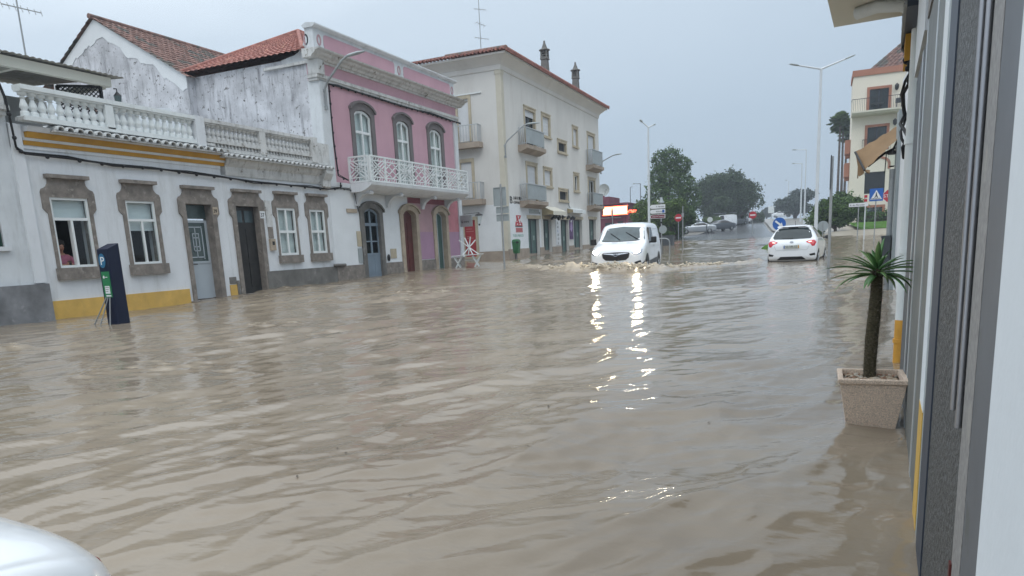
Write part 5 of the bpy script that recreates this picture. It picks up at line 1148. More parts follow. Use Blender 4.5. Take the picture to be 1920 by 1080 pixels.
def patch(bvh, poly, axis, eps=.006, N=5, M_=40, thick=.0, fb=None):
    """star shaped outline projected on the body: axis 'x-' looks from -x, 'x+' from +x, 'y-' from -y, 'y+' from +y"""
    L = []; P = [Vector(p) for p in poly]; n = len(P); tot = sum((P[(i+1)%n]-P[i]).length for i in range(n))
    for i in range(n):
        k = max(1, round(M_*(P[(i+1)%n]-P[i]).length/tot))
        for j in range(k): L.append(P[i].lerp(P[(i+1)%n], j/k))
    c = sum(L, Vector((0,0)))/len(L); vs = []; m = len(L)
    def proj(u, v):
        if axis[0] == 'x':
            s_ = -1 if axis[1] == '-' else 1; o = Vector((s_*20,u,v)); d = Vector((-s_,0,0))
        else:
            s_ = -1 if axis[1] == '-' else 1; o = Vector((u,s_*20,v)); d = Vector((0,-s_,0))
        h = bvh.ray_cast(o, d, 60)
        return h[0]-d*eps if h[0] is not None else None
    pc = proj(*c); vs.append(pc)
    for k in range(1,N+1):
        for q in L:
            w_ = c.lerp(q, k/N); h = proj(*w_); vs.append(h if h is not None else (vs[-1] if vs[-1] is not None else pc))
    fs = [[0,1+i,1+(i+1)%m] for i in range(m)]
    for k in range(N-1):
        for i in range(m): a = 1+k*m+i; b = 1+k*m+(i+1)%m; fs.append([a,a+m,b+m,b])
    return vs, fs
def vehicle(name, loc, a, label, cat, st, paint, wheels, parts, group=None, r=.31, sub=2):
    t = thing(name, loc, label, cat, rz=a, group=group)
    me, bvh = car_body(st, sub); me.name = 'body'; me.materials.append(M[paint]); body = bpy.data.objects.new('body', me); COL.objects.link(body); body.parent = t
    par = {'': t, 'body': body}
    for (nm, m, polys, axis, eps, *rest) in parts:
        mb = MB(); 
        for i,p in enumerate(polys): v_, f_ = patch(bvh, p, axis, eps, N=4, M_=26 if len(polys) == 1 else 22); mb.add(v_, f_, 0, True)
        o = mb.build(nm, M[m] if isinstance(m,str) else m, par.get(rest[0] if rest else '', t), local=True); par[nm] = o
    for (x, y) in wheels:
        mb = MB(); s_ = 1 if y > 0 else -1
        pr = [(r*.62,-.10),(r*.9,-.11),(r,-.07),(r,.07),(r*.9,.10),(r*.62,.09)]
        vs = []; 
        for rad, off in pr:
            for k in range(20): q = 2*math.pi*k/20; vs.append((x+rad*math.cos(q), y+s_*off, r+rad*math.sin(q)))
        mb.add(vs, [[i*20+k,i*20+(k+1)%20,(i+1)*20+(k+1)%20,(i+1)*20+k] for i in range(5) for k in range(20)], 0, True)
        w_ = mb.build('wheel', M['rubber'], t, local=True)
        mb = MB(); vs = [(x+r*.62*math.cos(q), y+s_*.075, r+r*.62*math.sin(q)) for q in [2*math.pi*k/20 for k in range(20)]]; mb.add(vs, [list(range(20))])
        for k in range(5): q = 2*math.pi*k/5; mb.beam((x,y+s_*.09,r),(x+r*.6*math.cos(q),y+s_*.085,r+r*.6*math.sin(q)),.05,.03,m=1)
        mb.ball((x,y+s_*.09,r),.05,8,5,m=1); mb.build('rim', [M['pole_dark'],M['alu']], w_, local=True)
    return t, bvh, body
def mir(p): return [(-u,v) for u,v in p]

# ---- white delivery van, driving towards the camera (local +x runs to its rear)
van_st = [(0.0,.34,.55,.74,.58,.66,.60),(.04,.24,.66,.88,.76,.80,.72),(.14,.2,.78,.98,.86,.88,.78),(.42,.2,.92,1.07,.90,.915,.80),(.78,.2,1.0,1.15,.915,.925,.78),(.98,.2,1.05,1.22,.92,.925,.77),
 (1.28,.2,1.09,1.49,.92,.925,.77),(1.62,.2,1.10,1.75,.92,.925,.77),(1.95,.2,1.10,1.82,.92,.925,.785),(2.8,.2,1.10,1.85,.92,.925,.80),(3.9,.2,1.10,1.84,.92,.925,.80),(4.28,.2,1.08,1.80,.92,.92,.78),(4.38,.24,1.0,1.68,.88,.88,.70),(4.40,.35,.95,1.5,.8,.8,.62)]
hl = [(.50,.86),(.62,.93),(.80,.97),(.865,.93),(.84,.80),(.74,.745),(.60,.765)]
grl = [(-.47,.80),(-.42,.83),(0,.845),(.42,.83),(.47,.80),(.44,.66),(.34,.58),(0,.555),(-.34,.58),(-.44,.66)]
VAN, vbvh, vbody = vehicle('delivery_van', (VX,VY,-.17), VA, 'white delivery van with headlights on pushing a bow wave through the flood', 'van', van_st, 'car_white',
 [(.85,-.83),(.85,.83),(3.6,-.83),(3.6,.83)],
 [('windscreen','car_screen',[[(-.72,1.64),(0,1.70),(.72,1.64),(.81,1.24),(.5,1.215),(0,1.205),(-.5,1.215),(-.81,1.24)]],'x-',.012),
  ('screen_surround','black',[[(-.70,1.635),(0,1.70),(.70,1.635),(.80,1.215),(.5,1.19),(0,1.18),(-.5,1.19),(-.80,1.215)]],'x-',.003),
  ('headlight_housing','chrome',[hl],'x-',.006), ('headlight_housing','chrome',[mir(hl)],'x-',.006),
  ('grille','black',[grl],'x-',.008),
  ('lower_grille','black',[[(-.5,.44),(.5,.44),(.42,.30),(-.42,.30)]],'x-',.006),
  ('side_vent','black',[[(.62,.50),(.82,.56),(.86,.42),(.70,.36)]],'x-',.006),('side_vent','black',[mir([(.62,.50),(.82,.56),(.86,.42),(.70,.36)])],'x-',.006),
  ('side_window','car_glass',[[(1.36,1.12),(1.56,1.55),(1.70,1.64),(2.34,1.64),(2.34,1.12)]],'y-',.006),
  ('side_window','car_glass',[[(1.36,1.12),(1.56,1.55),(1.70,1.64),(2.34,1.64),(2.34,1.12)]],'y+',.006),
  ('wheel_arch','black',[[(.85+.44*math.cos(q),.30+.47*math.sin(q)) for q in [math.pi*k/10 for k in range(11)]]],'y-',.004),('wheel_arch','black',[[(.85+.44*math.cos(q),.30+.47*math.sin(q)) for q in [math.pi*k/10 for k in range(11)]]],'y+',.004),
  ('wheel_arch','black',[[(3.6+.43*math.cos(q),.30+.47*math.sin(q)) for q in [math.pi*k/10 for k in range(11)]]],'y-',.004),('wheel_arch','black',[[(3.6+.43*math.cos(q),.30+.47*math.sin(q)) for q in [math.pi*k/10 for k in range(11)]]],'y+',.004),
  ('side_trim','pole_dark',[[(1.36,.50),(3.10,.58),(3.10,.24),(1.36,.24)]],'y-',.008),
  ('door_seam','pole_dark',[[(2.40,1.66),(2.412,1.66),(2.412,.48),(2.40,.48)]],'y-',.004),('door_seam','pole_dark',[[(1.36,1.15),(1.372,1.15),(1.372,.46),(1.36,.46)]],'y-',.004),
  ('panel_seam','sign_back',[[(2.5,1.60),(4.0,1.60),(4.0,1.585),(2.5,1.585)]],'y-',.004),('panel_seam','sign_back',[[(2.5,1.14),(4.1,1.14),(4.1,1.125),(2.5,1.125)]],'y-',.004),
  ('door_handle','pole_dark',[[(2.20,1.03),(2.34,1.03),(2.34,.98),(2.20,.98)]],'y-',.02),
  ('bumper_trim','pole_dark',[[(.12,.46),(.46,.56),(.44,.24),(.12,.24)]],'y-',.008)])
mb = MB()
for s_ in (-1,1):   # winged bar and ring badge
    v_, f_ = patch(vbvh, [(0,.79),(s_*.10,.80),(s_*.40,.815),(s_*.42,.80),(s_*.16,.765),(s_*.08,.74)], 'x-', .016); mb.add(v_, f_, 0, True)
ob = [(.075*math.cos(q),.765+.065*math.sin(q)) for q in [2*math.pi*k/16 for k in range(16)]]; ib = [(.055*math.cos(q),.765+.048*math.sin(q)) for q in [2*math.pi*k/16 for k in range(16)]]
h = vbvh.ray_cast(Vector((-5,0,.765)), Vector((1,0,0)))[0]
mb.ring([(u,v) for u,v in ob],[(u,v) for u,v in ib],h.x-.035,h.x-.012); mb.beam((h.x-.03,-.09,.765),(h.x-.03,.09,.765),.018,.02); mb.build('badge', M['chrome'], VAN, local=True)
for s_ in (-1,1):
    mb = MB(); c = [(s_*.60,.855),(s_*.68,.88),(s_*.78,.90),(s_*.80,.86),(s_*.74,.81),(s_*.62,.80)]; v_, f_ = patch(vbvh, c, 'x-', .022); mb.add(v_, f_, 0, True); mb.build('headlight', M['headlight'], VAN, local=True)
    mb = MB(); 
    prof = [(-.10,.05),(-.06,.10),(.02,.115),(.06,.09)]
    y = s_*1.06; mb.box(1.38,1.47,min(y-s_*.09,y+s_*.10),max(y-s_*.09,y+s_*.10),1.10,1.31); mb.beam((1.45,s_*.90,1.12),(1.43,s_*1.0,1.15),.08,.06); o_m = mb.build('wing_mirror', M['black'], VAN, local=True); bv2 = o_m.modifiers.new('b','BEVEL'); bv2.width = .04; bv2.segments = 3
    mb = MB()
for (a_, b_) in (((.02,1.235),(.40,1.47)),((-.58,1.24),(-.14,1.49))):
    pts = []
    for k in range(5): u = a_[0]+(b_[0]-a_[0])*k/4; v = a_[1]+(b_[1]-a_[1])*k/4; hh = vbvh.ray_cast(Vector((-5,u,v)), Vector((1,0,0)))[0]; pts.append(hh+Vector((-.02,0,.01)))
    mb = MB(); mb.tube(pts,.012,5); mb.build('wiper', M['black'], VAN, local=True)
mb = MB(); mb.tube([(1.85,0,1.80),(1.98,0,2.03)],.008,5); mb.build('aerial', M['black'], VAN, local=True)
mb = MB(); hx = vbvh.ray_cast(Vector((-5,0,.44)), Vector((1,0,0)))[0].x-.02; mb.box(hx-.01,hx,-.26,.26,.39,.50); mb.box(hx-.013,hx-.01,.22,.26,.39,.50,1); mb.build('number_plate', [M['plate'],M['sign_blue']], VAN, local=True)

# ---- white hatchback seen from behind (local +x runs to its front)
ys_st = [(0,.40,.60,.74,.50,.58,.54),(.04,.28,.68,.86,.72,.78,.70),(.12,.22,.80,.97,.80,.83,.75),(.22,.2,.88,1.06,.825,.845,.74),(.34,.2,.94,1.26,.835,.85,.66),(.50,.2,.96,1.43,.84,.85,.60),(.72,.2,.96,1.485,.84,.85,.585),
 (1.3,.2,.95,1.51,.84,.85,.58),(2.0,.2,.93,1.47,.84,.85,.58),(2.55,.2,.92,1.25,.84,.85,.60),(2.95,.2,.90,1.02,.84,.85,.68),(3.5,.2,.80,.90,.84,.84,.70),(3.85,.24,.66,.76,.72,.74,.6),(3.92,.35,.56,.64,.5,.5,.45)]
tl = [(.47,.905),(.62,.955),(.80,.955),(.815,.86),(.77,.75),(.70,.735),(.62,.83),(.52,.865)]
HAT, hb, hbody = vehicle('hatchback', (-.9485,27.766,-.20), 1.479, 'white hatchback with red tail lamps driving away through the water, seen from behind', 'car', ys_st, 'car_white',
 [(.62,-.76),(.62,.76),(3.15,-.76),(3.15,.76)],
 [('rear_window','car_glass',[[(-.50,1.38),(0,1.40),(.50,1.38),(.60,1.28),(.665,1.08),(.62,1.02),(0,1.005),(-.62,1.02),(-.665,1.08),(-.60,1.28)]],'x-',.016),
  ('tail_light','tail_red',[tl],'x-',.006),('tail_light','tail_red',[mir(tl)],'x-',.006),
  ('lower_vent','black',[[(.60,.46),(.78,.50),(.80,.42),(.64,.40)]],'x-',.006),('lower_vent','black',[mir([(.60,.46),(.78,.50),(.80,.42),(.64,.40)])],'x-',.006),
  ('diffuser','black',[[(-.36,.385),(.36,.385),(.50,.27),(-.50,.27)]],'x-',.008),
  ('plate_recess','white_paint',[[(-.33,.84),(.33,.84),(.36,.66),(-.36,.66)]],'x-',.004),
  ('hatch_seam','sign_back',[[(-.52,.62),(.52,.62),(.52,.612),(-.52,.612)]],'x-',.005),('hatch_seam','sign_back',[[(.52,.62),(.60,.80),(.608,.80),(.53,.62)]],'x-',.005),('hatch_seam','sign_back',[mir([(.52,.62),(.60,.80),(.608,.80),(.53,.62)])],'x-',.005),
  ('side_window','car_glass',[[(.55,1.08),(.72,1.36),(1.3,1.42),(2.0,1.38),(2.42,1.10),(2.3,1.02),(.8,1.02)]],'y-',.006),('side_window','car_glass',[[(.55,1.08),(.72,1.36),(1.3,1.42),(2.0,1.38),(2.42,1.10),(2.3,1.02),(.8,1.02)]],'y+',.006),
  ('wheel_arch','black',[[(.62+.37*math.cos(q),.28+.37*math.sin(q)) for q in [math.pi*k/10 for k in range(11)]]],'y-',.004),('wheel_arch','black',[[(3.15+.37*math.cos(q),.28+.37*math.sin(q)) for q in [math.pi*k/10 for k in range(11)]]],'y-',.004)])
for s_ in (-1,1):
    mb = MB(); v_, f_ = patch(hb, [(s_*.54,.90),(s_*.62,.925),(s_*.68,.92),(s_*.66,.885),(s_*.58,.875)], 'x-', .012); mb.add(v_, f_, 0, True); mb.build('lamp_glow', M['brake'], HAT, local=True)
    mb = MB(); mb.ball((2.35,s_*.98,1.02),.10,10,6,sc=(.6,.9,.75)); mb.beam((2.38,s_*.84,.99),(2.36,s_*.92,1.0),.05,.04); mb.build('wing_mirror', M['black'] if s_ < 0 else M['car_white'], HAT, local=True)
hx = hb.ray_cast(Vector((-5,0,.74)), Vector((1,0,0)))[0].x-.022
mb = MB(); mb.box(hx-.008,hx,-.26,.26,.68,.79); mb.box(hx-.010,hx-.008,.225,.26,.68,.79,1); mb.box(hx-.010,hx-.008,-.26,-.225,.68,.79,2); pl_ = mb.build('number_plate', [M['plate'],M['sign_blue'],M['ochre']], HAT, local=True)
def local_text(body, size, par, m, loc, sx=1.0, name='lettering'):
    o = text(body, size, None, m, (0,0,0), Matrix.Identity(3), name, .002, 'CENTER')
    o.parent = par; o.matrix_local = Matrix.Translation(loc) @ Matrix(((0,0,-1),(-1,0,0),(0,1,0))).to_4x4() @ Matrix.Diagonal((sx,1,1,1)); return o
local_text('52-VR-52', .105, pl_, M['black'], (hx-.011,0,.70), 1.0)
mb = MB(); h_ = hb.ray_cast(Vector((-5,0,.90)), Vector((1,0,0)))[0].x; ob = [(.06*math.cos(q),.90+.038*math.sin(q)) for q in [2*math.pi*k/16 for k in range(16)]]; ib = [(.048*math.cos(q),.90+.028*math.sin(q)) for q in [2*math.pi*k/16 for k in range(16)]]
mb.ring(ob, ib, h_-.03, h_-.008); mb.ring([(u*.5,(v-.90)*.95+.90) for u,v in ob],[(u*.38,(v-.90)*.95+.90) for u,v in ib],h_-.034,h_-.01); mb.build('badge', M['chrome'], HAT, local=True)
mb = MB(); mb.prism([(.50,1.475),(.42,1.47),(.40,1.45),(.55,1.43)], -.55, .55, 'y'); mb.build('roof_spoiler', M['car_white'], HAT, local=True)
mb = MB(); mb.box(.41,.43,-.16,.16,1.40,1.425); mb.build('brake_strip', M['black'], HAT, local=True)
mb = MB(); pts = [hb.ray_cast(Vector((-5,y,1.035+.02*abs(y))), Vector((1,0,0)))[0]+Vector((-.015,0,0)) for y in (0,.1,.2,.34)]; mb.tube(pts,.012,5); mb.ball(pts[0],.03,6,4); mb.build('wiper', M['black'], HAT, local=True)
mb = MB(); mb.tube([(1.0,0,1.51),(.85,0,1.66)],.008,5); mb.build('aerial', M['black'], HAT, local=True)

# ---- near white car, only its rear corner shows bottom left
nc = [(0,.40,.62,.80,.50,.60,.54),(.05,.26,.72,.90,.72,.80,.70),(.16,.22,.84,.96,.82,.86,.76),(.40,.2,.92,1.0,.86,.88,.76),(.75,.2,.95,1.03,.87,.89,.74),(1.1,.2,.96,1.20,.87,.89,.66),(1.6,.2,.96,1.40,.87,.89,.60),(2.3,.2,.95,1.42,.87,.89,.60),(2.9,.2,.94,1.2,.87,.89,.64),(3.3,.2,.92,1.0,.87,.88,.72),(4.0,.22,.8,.88,.82,.84,.68),(4.2,.35,.6,.7,.6,.6,.5)]
NEARC, nb, nbody = vehicle('parked_car', (-2.115,1.0,-.41), -math.pi/2, 'white car cut off by the bottom left corner, its red lamp edge just showing', 'car', nc, 'car_white',
 [(.8,-.78),(.8,.78),(3.3,-.78),(3.3,.78)],
 [('rear_window','car_glass',[[(-.5,1.30),(.5,1.30),(.62,1.08),(-.62,1.08)]],'x-',.006),('tail_light','tail_red',[[(.52,.83),(.68,.83),(.70,.68),(.56,.70)]],'x-',.008),('tail_light','tail_red',[mir([(.52,.83),(.68,.83),(.70,.68),(.56,.70)])],'x-',.008),
  ('side_window','car_glass',[[(1.1,1.08),(1.5,1.30),(2.3,1.33),(2.8,1.10)]],'y-',.006)])

# ---- parked and moving cars far up the road
sed = [(0,.36,.58,.66,.5,.55,.5),(.06,.26,.66,.76,.74,.78,.68),(.5,.2,.78,.90,.84,.86,.72),(1.2,.2,.88,.98,.86,.88,.72),(1.6,.2,.90,1.18,.86,.88,.62),(2.1,.2,.91,1.38,.86,.88,.57),(2.9,.2,.92,1.40,.86,.88,.57),(3.5,.2,.92,1.16,.86,.88,.62),(3.8,.2,.92,1.02,.86,.88,.7),(4.4,.24,.82,.98,.8,.82,.68),(4.5,.36,.64,.8,.6,.64,.56)]
hat = [(0,.36,.58,.72,.5,.55,.5),(.06,.26,.70,.84,.74,.78,.70),(.5,.2,.84,.98,.82,.84,.72),(1.0,.2,.92,1.06,.84,.86,.70),(1.4,.2,.94,1.32,.84,.86,.60),(1.8,.2,.95,1.50,.84,.86,.58),(3.0,.2,.95,1.50,.84,.86,.58),(3.6,.2,.94,1.3,.84,.86,.62),(3.9,.24,.86,1.0,.8,.82,.68),(3.98,.36,.6,.8,.6,.62,.56)]
def farcar(label, px, py_, y, a, st, paint, lights=False, long=False, pat='car'):
    L = st[-1][0]; zt = max(s[3] for s in st)
    sw = [(L*.34,1.0),(L*.42,zt-.12),(L*.66,zt-.10),(L*.78,1.0)] if not long else [(L*.30,1.12),(L*.38,zt-.25),(L*.50,zt-.2),(L*.50,1.12)]
    parts = [('side_window','black',[sw],'y-',.01),('side_window','black',[sw],'y+',.01),
      ('windscreen','black',[[(-.55,zt-.1),(.55,zt-.1),(.66,zt-.42),(-.66,zt-.42)]],'x-',.01),('rear_window','black',[[(-.5,zt-.12),(.5,zt-.12),(.6,zt-.38),(-.6,zt-.38)]],'x+',.01)]
    t, bv, bd = vehicle('parked_car' if pat == 'car' else pat, (px,py_,y), a, label, 'van' if 'van' in label else 'car', st, paint, [(L*.18,-.78),(L*.18,.78),(L*.8,-.78),(L*.8,.78)], parts, 'cars at the far end of the road', sub=1)
    if lights:
        for s_ in (-1,1):
            mb = MB(); v_, f_ = patch(bv, [(s_*.45,.72),(s_*.66,.76),(s_*.66,.62),(s_*.48,.60)], 'x-', .03); mb.add(v_, f_); mb.build('headlight', M['headlight_far'], t, local=True)
    return t
def gz(x, y): return float(ground_z(x, y))+.1
farcar('silver saloon car parked side on beside the far road', -16.2, 90.6, gz(-14,91.5)-.05, .28, sed, 'car_silver')
farcar('dark blue grey car parked just behind the silver saloon', -13.6, 95.0, gz(-13,97), .85, sed, 'car_dark')
vst = [(0,.34,.6,.8,.6,.66,.6),(.1,.22,.85,1.02,.86,.88,.78),(.6,.2,1.0,1.14,.9,.92,.78),(.95,.2,1.05,1.3,.92,.94,.74),(1.5,.2,1.1,1.86,.92,.94,.74),(4.6,.2,1.1,1.92,.92,.94,.76),(4.8,.24,1.0,1.7,.9,.9,.7)]
tv = farcar('white panel van with a roof ladder parked beside the far road', -16.3, 115.6, gz(-14,118.5)-.1, .62, vst, 'car_white', long=True, pat='parked_van')
mb = MB()
for s_ in (-.3,.3): mb.beam((1.2,s_,2.1),(4.9,s_,2.1),.06,.05)
for k in range(8): mb.beam((1.4+k*.45,-.3,2.1),(1.4+k*.45,.3,2.1),.04,.03)
mb.build('ladder', M['galv'], tv, local=True)
farcar('dark grey car parked behind the white panel van', -14.2, 122.6, gz(-13,124), .8, hat, 'car_grey')
farcar('white four wheel drive car coming down the far road with lit headlights', -12.9, 131.0, gz(-13,131), 1.35, [(s[0],s[1]+.15,s[2]+.2,s[3]+.25,s[4],s[5],s[6]) for s in hat], 'car_white', True)
farcar('white car crossing at the top of the far road with one headlight lit', -6.4, 184.0, gz(-9,184)+.3, math.pi-.15, sed, 'car_white', True)
farcar('pale van glimpsed behind the trees left of the far road', -22.0, 112.0, gz(-22,112)+.2, .4, vst, 'car_white', long=True, pat='parked_van')
farcar('white car glimpsed between hedge and trees left of the silver saloon', -19.5, 101.0, gz(-19,101), .5, hat, 'car_white')
farcar('blue grey car partly hidden behind the silver saloon', -17.9, 99.0, gz(-17,99), .5, hat, 'car_blue')

farcar('white hatchback in the row of parked cars, leftmost behind the silver saloon', -18.6, 106.0, gz(-17,107), .7, hat, 'car_white')
farcar('white small car in the parked row between the leafy tree and the panel van', -16.9, 108.5, gz(-16,109), .7, hat, 'car_white')
# ================================================================ trees and plants
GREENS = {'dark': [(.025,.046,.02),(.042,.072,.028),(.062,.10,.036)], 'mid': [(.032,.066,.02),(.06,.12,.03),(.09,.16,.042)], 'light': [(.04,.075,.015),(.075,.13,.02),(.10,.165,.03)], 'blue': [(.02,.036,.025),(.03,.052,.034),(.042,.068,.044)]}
GM = {k: [mat('leaf_%s_%d' % (k,i), c, .6, .3) for i,c in enumerate(v)] for k,v in GREENS.items()}
def foliage(name, parent, clumps, n, size, kind, flat=.5):
    V = []; Ms = []
    vol = np.array([c[3]*c[4]*c[5] for c in clumps])**.7; vol /= vol.sum()
    for c, fr in zip(clumps, vol):
        m = int(n*fr)+8; ph = rng.random(m)*2*np.pi; ct = rng.random(m)*2-1; r = .45+.6*rng.random(m)**.6+.28*(rng.random(m) < .10); stt = np.sqrt(1-ct*ct)
        k = 1+.32*pnoise(np.cos(ph)*2.2*stt+c[0]*3+9, ct*2.6+c[2]*3+np.sin(ph), 21)*1.8
        d = np.stack([np.cos(ph)*stt, np.sin(ph)*stt, ct], -1)*(r*k)[:,None]
        p = d*np.array(c[3:6])+np.array(c[0:3])
        a = rng.normal(size=(m,3)); a /= np.linalg.norm(a,axis=1)[:,None]; b = np.cross(a, rng.normal(size=(m,3))); b /= np.linalg.norm(b,axis=1)[:,None]
        s_ = size*(.6+.8*rng.random(m))[:,None]
        V.append(np.stack([p+a*s_, p+b*s_*flat, p-a*s_, p-b*s_*flat], 1).reshape(-1,3)); Ms.append(rng.integers(0,3,m))
    V = np.concatenate(V); Ms = np.concatenate(Ms); F = np.arange(len(V)).reshape(-1,4)
    off = Vector((0,0,0)); q = parent
    while q is not None: off += q.location; q = q.parent
    o = mesh_np(name, V-np.array(off), F, GM[kind], False); o.data.polygons.foreach_set('material_index', Ms.astype(np.int32)); o.parent = parent; return o
def branchy(parent, base, tops, r):
    mb = MB(); b = Vector(base); 
    for i,t in enumerate(tops):
        t = Vector(t); mid = b.lerp(t,.45)+Vector((random.uniform(-.2,.2),random.uniform(-.2,.2),0)); fork = b+Vector((0,0,(t.z-b.z)*.22))
        mb.tube([b,fork,mid,t],[r,r*.85,r*.45,r*.12],8)
    return mb.build('trunk', M['bark'], parent)
def blobs(cx, cy, cz, rx, ry, rz, n, k=.34):
    L = []
    for i in range(n):
        a = random.random()*2*math.pi; c = random.uniform(-1,1); s_ = math.sqrt(1-c*c); r = random.uniform(.35,.85)
        q = random.uniform(.7,1.25)*k; L.append((cx+rx*r*s_*math.cos(a), cy+ry*r*s_*math.sin(a), cz+rz*r*c, rx*q, ry*q, rz*q))
    return L
def tree(name, base, label, clumps, n, size, kind, tops=None, r=.25, cat='tree', group='trees beyond the flooded street'):
    t = thing(name, base, label, cat, group=group)
    tops = tops or [tuple(Vector(random.choice(clumps)[:3])) for _ in range(7)]
    branchy(t, base, tops, r); foliage('crown', t, clumps, n, size, kind); return t
tree('tall_tree', (-15.0,78.5,1.0), 'tall loose dark green tree rising above the bushes behind the delivery van',
     [(-15.9,78,9.0,.9,.9,1.2),(-14.8,78,9.4,1.0,1,1.1),(-13.6,78.4,8.6,.9,1,.9),(-16.2,78,7.4,1.0,1,1.1),(-14.9,78,7.6,1.3,1.2,1.3),(-13.5,78.5,6.6,1.1,1.1,1.4),(-16.3,78,5.6,1.2,1.2,1.2),(-14.6,78,5.6,1.6,1.3,1.4),(-12.9,79,4.9,1.1,1.1,1.4),(-16.6,78,4.2,1.1,1,1.0),(-15.2,78,3.8,1.4,1.3,1.2),(-13.6,78,3.4,1.4,1.2,1.1)], 15000, .13, 'mid')
tree('bushy_tree', (-14.5,63.5,.8), 'bright green bushy low tree behind the three direction boards',
     blobs(-13.9,63.5,3.0,2.0,2.2,1.4,14,.42)+blobs(-12.3,63.8,3.5,1.8,1.8,1.4,8,.42), 15000, .10, 'light')
tree('bushy_tree', (-12.4,66.5,.8), 'dark green leafy tree left of the silver saloon car', blobs(-12.7,66.5,3.1,1.8,2,1.9,16,.42)+blobs(-11.2,66.8,3.2,1.0,1.2,.9,6,.5), 15000, .11, 'mid')
tree('round_tree', (-13.7,120,2.4), 'broad round dark tree with a domed crown above the parked cars',
     blobs(-13.9,120,7.2,4.7,4.4,3.4,46,.36)+blobs(-16.0,120,8.7,2.6,2.2,1.7,12,.45)+blobs(-11.8,120,8.4,2.2,2.2,1.8,8,.45)+blobs(-10.6,120.5,6.0,2.0,2.4,1.9,6,.5)+blobs(-17.3,120,7,2,2.4,2.6,6,.5)+blobs(-14,120,9.2,3.6,3,2.0,8,.4), 30000, .19, 'dark', r=.5)
tree('roadside_tree', (-13.6,101,1.6), 'small bright green bush under the left side of the round tree', blobs(-13.6,101,3.0,1.3,1.2,.7,8,.5), 2500, .12, 'light', r=.08)
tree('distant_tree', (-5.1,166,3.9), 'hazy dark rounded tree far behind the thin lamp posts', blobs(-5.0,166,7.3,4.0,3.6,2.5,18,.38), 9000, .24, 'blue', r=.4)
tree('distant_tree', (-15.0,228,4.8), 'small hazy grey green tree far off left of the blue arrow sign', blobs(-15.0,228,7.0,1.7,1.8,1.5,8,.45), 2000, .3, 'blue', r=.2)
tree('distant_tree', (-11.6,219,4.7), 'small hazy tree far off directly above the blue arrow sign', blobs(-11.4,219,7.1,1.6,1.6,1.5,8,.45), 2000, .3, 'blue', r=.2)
tree('leafy_bush', (1.0,58.5,.9), 'dense green bush between the tall lamp post and the cream building', blobs(1.0,58.8,2.3,1.7,1.6,1.3,16,.42)+blobs(.2,58.6,1.7,1.0,1,.9,5,.5), 14000, .11, 'mid', r=.12, cat='bush')
def hedge(name, x0, x1, y0, y1, z0, z1, label, n, size, kind):
    t = thing(name, ((x0+x1)/2,(y0+y1)/2,z0), label, 'hedge'); mb = MB(); mb.box(x0+.15,x1-.15,y0+.15,y1-.15,z0-.2,z1-.2); mb.build('core', M['bark'], t)
    cl = [(x0+(x1-x0)*(i+.5)/8,(y0+y1)/2,(z0+z1)/2,(x1-x0)/11,(y1-y0)/1.7,(z1-z0)/1.7) for i in range(8)]; foliage('leaves', t, cl, n, size, kind)
hedge('hedge', -12.3,-9.7,139.5,141.5,3.0,4.7,'dark clipped hedge block right of the far parked cars', 3500, .16, 'dark')
hedge('hedge', -18.2,-11.5,124,126,2.5,4.7,'long dark hedge under the round tree behind the parked cars', 6000, .16, 'dark')
hedge('hedge', -16.0,-12.3,67.8,69.2,.8,2.1,'dark shady hedge at the foot of the trees left of the silver car', 5000, .12, 'dark')
hedge('hedge', 2.9,8.5,67.4,68.6,1.5,2.35,'low green hedge at the foot of the cream building', 5000, .11, 'mid')
# slender fan palms
def fan_palm(base, h, cr, label, lean=0):
    t = thing('fan_palm', base, label, 'palm tree', group='fan palms by the cream building'); x,y,z = base
    mb = MB(); mb.tube([(x,y,z),(x+lean*.3,y,z+h*.5),(x+lean,y,z+h)],[.17,.13,.11],8); mb.build('trunk', M['palm_bark'], t)
    mb = MB(); c = Vector((x+lean,y,z+h))
    for i in range(46):
        a = random.random()*2*math.pi; el = random.uniform(-.55,1.4); d = Vector((math.cos(a)*math.cos(el),math.sin(a)*math.cos(el),math.sin(el))); L = cr*random.uniform(.8,1.05)*(1 if el > -.2 else .8)
        u = d.cross(Vector((0,0,1))).normalized(); v = u.cross(d)
        b = c+d*L*.5; mb.tube([c,b],[.03,.02],4,m=0)
        for k in range(11):
            q = -1.15+2.3*k/10; e = (d*math.cos(q)+u*math.sin(q)).normalized(); tip = b+e*L*.55-Vector((0,0,.12*L)); w_ = u*math.cos(q)*.075*cr-d*math.sin(q)*.075*cr
            mb.add([b, b+e*L*.3+w_, tip, b+e*L*.3-w_], [(0,1,2,3)], random.randrange(3))
    mb.build('crown', GM['light'], t)
fan_palm((1.75,97,3.2), 10.3, 1.6, 'tallest of the three fan palms, its crown highest at the left')
fan_palm((2.2,98,3.2), 9.9, 1.5, 'middle fan palm with its trunk close beside the tallest one', -.1)
fan_palm((2.6,100.5,3.2), 9.1, 1.35, 'shortest fan palm nearest the cream building')
